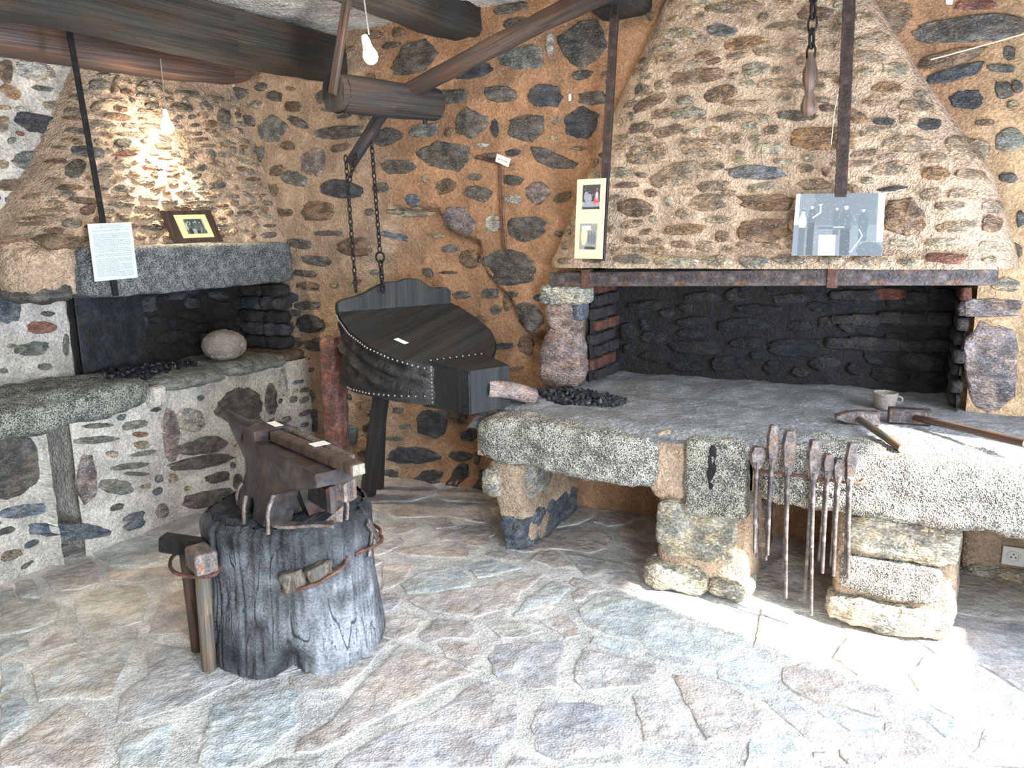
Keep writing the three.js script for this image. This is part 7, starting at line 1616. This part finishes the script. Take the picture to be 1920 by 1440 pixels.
const outlet = thing('wall_socket', 'white electric wall socket low on the right-hand wall', 'socket');
mesh('plate', box(0.088, 0.088, 0.012, 0.522, 0.115, 0.1, 0.004), M.white, outlet);
mesh('well', new THREE.TorusGeometry(0.024, 0.005, 8, 24).translate(0.522, 0.115, 0.107), M.white, outlet, 80);
for (const [x, y] of [[-0.009, -0.004], [0.009, -0.004], [0, 0.011]]) mesh('hole', new THREE.CylinderGeometry(0.0035, 0.0035, 0.004, 10).rotateX(Math.PI / 2).translate(0.522 + x, 0.115 + y, 0.1065), M.coal, outlet);
mesh('socket_block', rough(0.6, 0.36, 0.12, { seg: 16, k: 8, amp: 0.012, f: 6, seed: 83 }).translate(0.62, 0.16, 0.02), M.mortarCream, wallBack, 70);
mesh('skirting_stone', rough(0.7, 0.2, 0.16, { seg: 16, k: 5, amp: 0.016, f: 6, seed: 84 }).translate(0.68, -0.05, 0.06), M.limestone, wallBack, 70);

// ---------------------------------------------------------------- on the small left hearth
{
  const o = thing('cracked_boulder', 'round pale cracked stone on the small left hearth', 'stone');
  const g = new THREE.IcosahedronGeometry(0.135, 12), p = g.attributes.position, v = V();
  for (let i = 0; i < p.count; i++) { v.fromBufferAttribute(p, i); const n = v.clone().normalize(), c = Math.abs(n.z + 0.28 + 0.16 * noise(n.x * 3, n.y * 3, 4)), d = Math.abs(n.y + 0.5 + 0.12 * noise(n.x * 4, n.z * 4, 8)) + (n.z > -0.1 ? 0 : 0.2), k = 1 + 0.05 * fbm(n.x * 2, n.y * 2, n.z * 2, 3) - 0.12 * smooth(0.06, 0, c) - 0.07 * smooth(0.05, 0, d); v.multiplyScalar(k); v.y *= 0.74; p.setXYZ(i, v.x, v.y, v.z); }
  mesh('boulder', g.translate(-3.82, 0.945, 0.63), M.boulder, o, 70);
}

// ---------------------------------------------------------------- the anvil on its block
const SC = V(-2.125, 0, 1.885), SH = 0.585;
const stumpR = (t, y) => 0.325 + 0.025 * smooth(0.35, 0, y) + 0.012 * Math.sin(3 * t + 1) + 0.012 * fbm(Math.cos(t) * 2, y * 1.2, Math.sin(t) * 2, 3) - 0.012 * smooth(0.14, 0.0, Math.abs(noise(Math.cos(t) * 6, y * 0.5, Math.sin(t) * 6))) + 0.002 * noise(Math.cos(t) * 18, y * 5, Math.sin(t) * 18) - 0.012 * smooth(0.62, 0.8, noise(Math.cos(t) * 4, y * 4, Math.sin(t) * 4 + 7)) - 0.1 * smooth(0.1, 0, Math.hypot((t - 0.95) * 0.33, (y - 0.03) * 0.9)) - 0.03 * smooth(0.05, 0, SH - y);
const stumpP = (t, y, e = 0) => V(SC.x + Math.cos(t) * (stumpR(t, y) + e), y, SC.z + Math.sin(t) * (stumpR(t, y) + e));
const block = thing('anvil_block', 'weathered charred tree-trunk block carrying the anvil', 'tree stump');
{
  const NU = 260, NV = 40, pos = [], uv = [], idx = [];
  for (let j = 0; j <= NV; j++) for (let i = 0; i <= NU; i++) { const t = i / NU * Math.PI * 2, y = lerp(0.0, SH, j / NV) + (j === NV ? 0.02 * fbm(Math.cos(t) * 3, 1, Math.sin(t) * 3, 2) - 0.012 : 0), q = stumpP(t, y); pos.push(q.x, q.y, q.z); uv.push(i / NU, y / SH); }
  for (let j = 0; j < NV; j++) for (let i = 0; i < NU; i++) { const a = j * (NU + 1) + i, b = a + 1, c = a + NU + 1, d = c + 1; idx.push(a, c, b, b, c, d); }
  const grain = [tile(61, 180), tile(62, 60), tile(63, 20), tile(64, 8), tile(65, 400), tile(66, 40)];
  const field = (u, v) => { const g = grain[0](u * 180, v * 9) * 0.5 + grain[1](u * 60, v * 6) * 0.5, b = grain[2](u * 20, v * 9), c = grain[3](u * 8, v * 4), e = grain[4](u * 400, v * 120), h = grain[5](u * 40, v * 14), line = Math.max(smooth(0.03, 0, Math.abs(grain[1](u * 60, v * 2.2) - 0.5)) * smooth(0.45, 0.6, b), smooth(0.012, 0, Math.abs(grain[0](u * 180 + 0.3 * h, v * 2.5) - 0.5)) * smooth(0.55, 0.7, c)); const du = Math.min(Math.abs(u - 0.03), Math.abs(u - 1.03)), worn = smooth(0.15, 0.05, du + 0.1 * (c - 0.5) + 0.05 * (h - 0.5)) * smooth(0.72, 0.36, v + 0.34 * (b - 0.5)); return { g, b, c, e, h, line, worn }; };   // worn: the patch where the char has rubbed off
  const side = texture(1024, 512, (u, v) => { const { g, b, c, e, h, line, worn } = field(u, v); let k = 0.25 + 0.22 * (b - 0.5) + 0.24 * (c - 0.5) + 0.14 * (h - 0.5) + 0.12 * (e - 0.5) + 0.07 * (g - 0.5); k = lerp(k, 0.6 + 0.42 * (g - 0.5) + 0.2 * (e - 0.5), worn * 0.75) * (1 - 0.6 * line); return [k * 0.99, k * 1.0, k * 1.03]; });
  const sideBump = texture(1024, 512, (u, v) => { const { g, h, e, line, worn } = field(u, v); return (0.35 * h + 0.2 * e + 0.45 * lerp(0.5, g, 0.35 + 0.65 * worn)) * (1 - 0.7 * line); }, false);
  const g = new THREE.BufferGeometry(); g.setAttribute('position', new THREE.Float32BufferAttribute(pos, 3)); g.setAttribute('uv', new THREE.Float32BufferAttribute(uv, 2)); g.setIndex(idx); g.computeVertexNormals();
  mesh('trunk', ready(g), new THREE.MeshStandardMaterial({ map: side, bumpMap: sideBump, bumpScale: 0.012, roughness: 0.75 }), block);
  const tp = [], ti = [], R = 12; for (let k = 0; k <= R; k++) for (let i = 0; i < 60; i++) { const t = i / 60 * Math.PI * 2, e = k === 0 ? 0 : 0.02 * fbm(Math.cos(t) * k, k * 0.7, Math.sin(t) * k, 3); const q = stumpP(t, SH - 0.02); tp.push(lerp(q.x, SC.x, k / R), SH - (k === 0 ? 0.03 : 0.004) + e * (k < 8 ? 1 : 0.2), lerp(q.z, SC.z, k / R)); }
  for (let k = 0; k < R; k++) for (let i = 0; i < 60; i++) { const a = k * 60 + i, b = k * 60 + (i + 1) % 60; ti.push(a, a + 60, b, b, a + 60, b + 60); }
  const tg = new THREE.BufferGeometry(); tg.setAttribute('position', new THREE.Float32BufferAttribute(tp, 3)); tg.setIndex(ti); mesh('top', tg, material('#4a4c50', { map: TX.wood, bump: TX.woodBump, bumpScale: 0.02, size: 0.3 }), block, 70);
}
const AX = V(0.915, 0, 0.403).normalize(), AZ = V(-0.403, 0, 0.915).normalize(), AO = V(-2.06, SH, 1.985);   // s along AX, n towards the room along AZ
const ap = (s, y, n) => AO.clone().addScaledVector(AX, s).addScaledVector(AZ, n).setY(SH + y);
const anvilFrame = new THREE.Matrix4().makeBasis(AX, V(0, 1, 0), AZ).setPosition(AO);
const anvil = thing('anvil', 'large brown iron anvil with a long horn on the trunk block', 'anvil');
{
  const W = 0.155;
  let body = new THREE.ExtrudeGeometry(new THREE.Shape([[-0.135, 0.0], [-0.055, 0.0], [-0.045, 0.05], [-0.015, 0.07], [0.015, 0.05], [0.025, 0.0], [0.125, 0.0], [0.125, 0.06], [0.135, 0.115], [0.19, 0.14], [0.47, 0.222], [0.47, 0.262], [-0.06, 0.262], [-0.06, 0.3], [-0.16, 0.3], [-0.17, 0.2], [-0.15, 0.13], [-0.14, 0.06]].map(([x, y]) => new THREE.Vector2(x, y))), { depth: W - 0.008, bevelEnabled: true, bevelSize: 0.004, bevelThickness: 0.004, bevelSegments: 1 }).translate(0, 0, -W / 2 + 0.004);
  { const p = body.attributes.position; for (let i = 0; i < p.count; i++) p.setZ(i, p.getZ(i) * (1 + 0.72 * smooth(0.17, 0.0, p.getY(i)))); }
  const notch = new THREE.ExtrudeGeometry(new THREE.Shape([[-0.035, -0.03], [0.05, -0.03], [0.005, 0.11]].map(([x, y]) => new THREE.Vector2(x, y))), { depth: 0.2, bevelEnabled: false }).rotateY(Math.PI / 2).translate(0.07, 0, 0);
  const A = new Brush(body), B = new Brush(notch); A.updateMatrixWorld(); B.updateMatrixWorld();
  body = new Evaluator().evaluate(A, B, SUBTRACTION).geometry; mesh('body', ready(finish(body.clone(), 32)).applyMatrix4(anvilFrame), M.anvil, anvil);
  // horn: a cone whose back stays nearly level
  const pos = [], idx = [], NS = 18, NR = 20; for (let k = 0; k <= NS; k++) { const t = k / NS, s = lerp(-0.15, -0.63, t), ry = lerp(0.118, 0.005, Math.pow(t, 0.9)), rz = lerp(0.078, 0.005, t), cy = lerp(0.182, 0.288, Math.pow(t, 0.9)); for (let i = 0; i < NR; i++) { const a = i / NR * Math.PI * 2; pos.push(s, cy + Math.sin(a) * ry, Math.cos(a) * rz); } }
  for (let k = 0; k < NS; k++) for (let i = 0; i < NR; i++) { const a = k * NR + i, b = k * NR + (i + 1) % NR; idx.push(a, a + NR, b, b, a + NR, b + NR); }
  const hg = new THREE.BufferGeometry(); hg.setAttribute('position', new THREE.Float32BufferAttribute(pos, 3)); hg.setIndex(idx); hg.scale(1, 1, 1); mesh('horn', ready(finish(hg, 80)).applyMatrix4(anvilFrame), M.anvil, anvil);
  mesh('horn_band', ready(finish(new THREE.TorusGeometry(0.068, 0.008, 6, 24, Math.PI).rotateY(Math.PI / 2).scale(1.4, 1.15, 0.9).translate(-0.245, 0.222, 0), 60)).applyMatrix4(anvilFrame), M.anvil, anvil);
  mesh('tail_block', ready(finish(box(0.2, 0.1, 0.07, 0.2, 0.1, -0.075, 0.01), 30)).applyMatrix4(anvilFrame), M.anvil, anvil);
}
const barOnAnvil = tag(mesh('wooden_bar', ready(finish(box(0.6, 0.04, 0.05, 0, 0, 0, 0.006), 30)).applyMatrix4(new THREE.Matrix4().makeRotationY(0.05)).applyMatrix4(anvilFrame.clone().multiply(new THREE.Matrix4().makeTranslation(0.275, 0.284, -0.012))), M.handle, scene), 'dark brown squared wooden handle lying on the anvil face', 'handle');
tag(mesh('pale_end', ready(finish(box(0.004, 0.035, 0.045, 0.3015, 0, 0), 30)).applyMatrix4(new THREE.Matrix4().makeRotationY(0.05)).applyMatrix4(anvilFrame.clone().multiply(new THREE.Matrix4().makeTranslation(0.275, 0.284, -0.012))), M.endGrain, barOnAnvil), 'pale sawn end'); delete barOnAnvil.children[0].userData.category;
tag(mesh('flat_bar', ready(finish(box(0.5, 0.04, 0.03, 0, 0, 0, 0.006), 30)).applyMatrix4(anvilFrame.clone().multiply(new THREE.Matrix4().makeTranslation(0.22, 0.284, -0.058))), M.tong, scene), 'grey flat iron bar lying behind the wooden handle on the anvil', 'iron bar');
const card = (label, a, b, c, d) => tag(mesh('label_card', panel([a, b, c, d], 0.0015).body, M.white, scene), label, 'label');
card('white label card on the horn side of the anvil', ap(-0.16, 0.306, -0.05), ap(-0.075, 0.306, -0.05), ap(-0.075, 0.306, -0.015), ap(-0.16, 0.306, -0.015));
card('white label card across the two bars on the anvil', ap(0.25, 0.306, -0.065), ap(0.3, 0.306, -0.065), ap(0.3, 0.306, -0.005), ap(0.25, 0.306, -0.005));
const wedge = tag(mesh('iron_block', ready(finish(box(0.11, 0.075, 0.075, 0, 0, 0, 0.008), 30)).applyMatrix4(anvilFrame.clone().multiply(new THREE.Matrix4().makeTranslation(0.27, 0.125, -0.1)).multiply(new THREE.Matrix4().makeRotationY(0.5))), M.tong, scene), 'squared iron block wedged below the heel of the anvil', 'iron block');
card('white label card on the iron block below the anvil heel', ap(0.235, 0.165, -0.12), ap(0.285, 0.165, -0.12), ap(0.285, 0.165, -0.09), ap(0.235, 0.165, -0.09));
// iron spikes and straps driven into the block
const spike = (label, a, b, c) => tag(mesh('iron_spike', tube([a, b, c], 0.008, 12, 8), M.tong, scene), label, 'spike', 'spikes round the anvil foot');
spike('curved iron spike at the near corner of the anvil foot', ap(0.02, 0.09, 0.15), ap(0.035, 0.06, 0.165), ap(0.03, -0.02, 0.17));
spike('straight bright iron spike at the heel side of the anvil foot', ap(0.135, 0.11, 0.09), ap(0.15, 0.06, 0.12), ap(0.16, -0.02, 0.13));
spike('iron spike at the horn side of the anvil foot', ap(-0.145, 0.09, 0.1), ap(-0.16, 0.05, 0.12), ap(-0.16, -0.02, 0.12));
spike('iron spike at the far right of the anvil foot', ap(0.2, 0.1, -0.13), ap(0.22, 0.06, -0.15), ap(0.215, -0.02, -0.15));
const shears = thing('iron_tongs_piece', 'flat iron jaw piece lying on the block beside the anvil foot', 'iron piece');
mesh('blade', ready(finish(new THREE.ExtrudeGeometry(new THREE.Shape([[-0.09, 0], [-0.05, 0.028], [0.0, 0.02], [0.05, 0.012], [0.12, 0.03], [0.13, -0.02], [0.05, -0.008], [-0.02, -0.02], [-0.06, -0.018]].map(([x, y]) => new THREE.Vector2(x, y))), { depth: 0.008, bevelEnabled: true, bevelSize: 0.002, bevelThickness: 0.002, bevelSegments: 1 }).rotateX(-Math.PI / 2), 30)).applyMatrix4(new THREE.Matrix4().makeRotationY(0.5).setPosition(ap(0.24, 0.012, 0.05))), M.tong, shears);
mesh('fin', ready(finish(new THREE.ExtrudeGeometry(new THREE.Shape([[0, 0], [0.07, 0.0], [0.075, 0.06]].map(([x, y]) => new THREE.Vector2(x, y))), { depth: 0.006, bevelEnabled: false }), 30)).applyMatrix4(new THREE.Matrix4().makeRotationY(0.6).setPosition(ap(0.27, 0.015, -0.03))), M.tong, shears);

const strapArc = (t0, t1, y0, y1, e) => { const p = []; for (let i = 0; i <= 8; i++) { const k = i / 8, t = lerp(t0, t1, k); p.push(stumpP(t, lerp(y0, y1, k), e * Math.sin(Math.PI * Math.min(1, k * 1.0)) + 0.002)); } return p; };
tag(mesh('iron_strap', tube(strapArc(0.98, 0.2, 0.345, 0.42, 0.05), 0.0075, 30, 6), M.rust, scene), 'curved iron strap on the front of the trunk block holding two lumps', 'strap');
{
  const lumpAt = (label, t, y, w, h, d, seed, turn) => { const q = stumpP(t, y, 0.02), g = rough(w, h, d, { seg: 10, k: 5, amp: 0.012, f: 12, seed }); g.rotateZ(turn).rotateY(Math.PI / 2 - t).translate(q.x, q.y, q.z); tag(mesh('wood_lump', g, M.handlePale, scene, 60), label, 'wood block', 'lumps held by the strap'); };
  lumpAt('left wooden lump tucked behind the front strap', 0.83, 0.385, 0.085, 0.085, 0.05, 91, 0.15);
  lumpAt('right wooden lump tucked behind the front strap', 0.56, 0.405, 0.1, 0.07, 0.05, 92, 0.25);
}
tag(mesh('iron_strap', tube(strapArc(0.1, -0.75, 0.42, 0.44, 0.045), 0.007, 24, 6), M.rust, scene), 'short iron strap at the right side of the trunk block', 'strap');
{ const q = stumpP(-0.3, 0.46, 0.018), o = thing('iron_wedge', 'flat iron wedge pushed behind the right strap', 'wedge'); mesh('wedge', ready(finish(box(0.03, 0.17, 0.014, 0, 0, 0, 0.004), 30)).applyMatrix4(new THREE.Matrix4().makeRotationY(Math.PI / 2 + 0.3).multiply(new THREE.Matrix4().makeRotationZ(0.75)).setPosition(q)), M.tong, o); mesh('second_piece', ready(finish(box(0.025, 0.11, 0.012, 0, 0, 0, 0.004), 30)).applyMatrix4(new THREE.Matrix4().makeRotationY(Math.PI / 2 + 0.3).multiply(new THREE.Matrix4().makeRotationZ(-0.5)).setPosition(stumpP(-0.2, 0.43, 0.012))), M.tong, o); }

// two hammers in the ring on the left of the block
const ring = thing('hammer_ring', 'bent iron ring on the left of the trunk block holding two hammers', 'ring');
mesh('ring_bar', tube([stumpP(1.78, 0.42, -0.01), V(-2.13, 0.425, 2.29), V(-2.22, 0.42, 2.325), V(-2.34, 0.415, 2.295), V(-2.42, 0.42, 2.21), stumpP(2.7, 0.42, -0.01)], 0.007, 40, 8), M.rust, ring);
hammer('sledge_hammer', 'sledge hammer with block-shaped head standing in the ring, nearer one', V(-2.195, 0.47, 2.275), V(0.8, 0, 0.35), [0.11, 0.072], V(-2.245, 0.01, 2.25), { m: M.tong, r0: 0.027, r1: 0.028, hm: M.handlePale });
hammer('sledge_hammer', 'round-headed dark hammer standing in the ring, farther one', V(-2.345, 0.475, 2.22), V(-0.75, 0.1, 0.3), [0.17, 0.055], V(-2.4, 0.01, 2.17), { m: M.blackIron, r0: 0.025, r1: 0.026, hm: M.handle });

renderer.render(scene, camera);
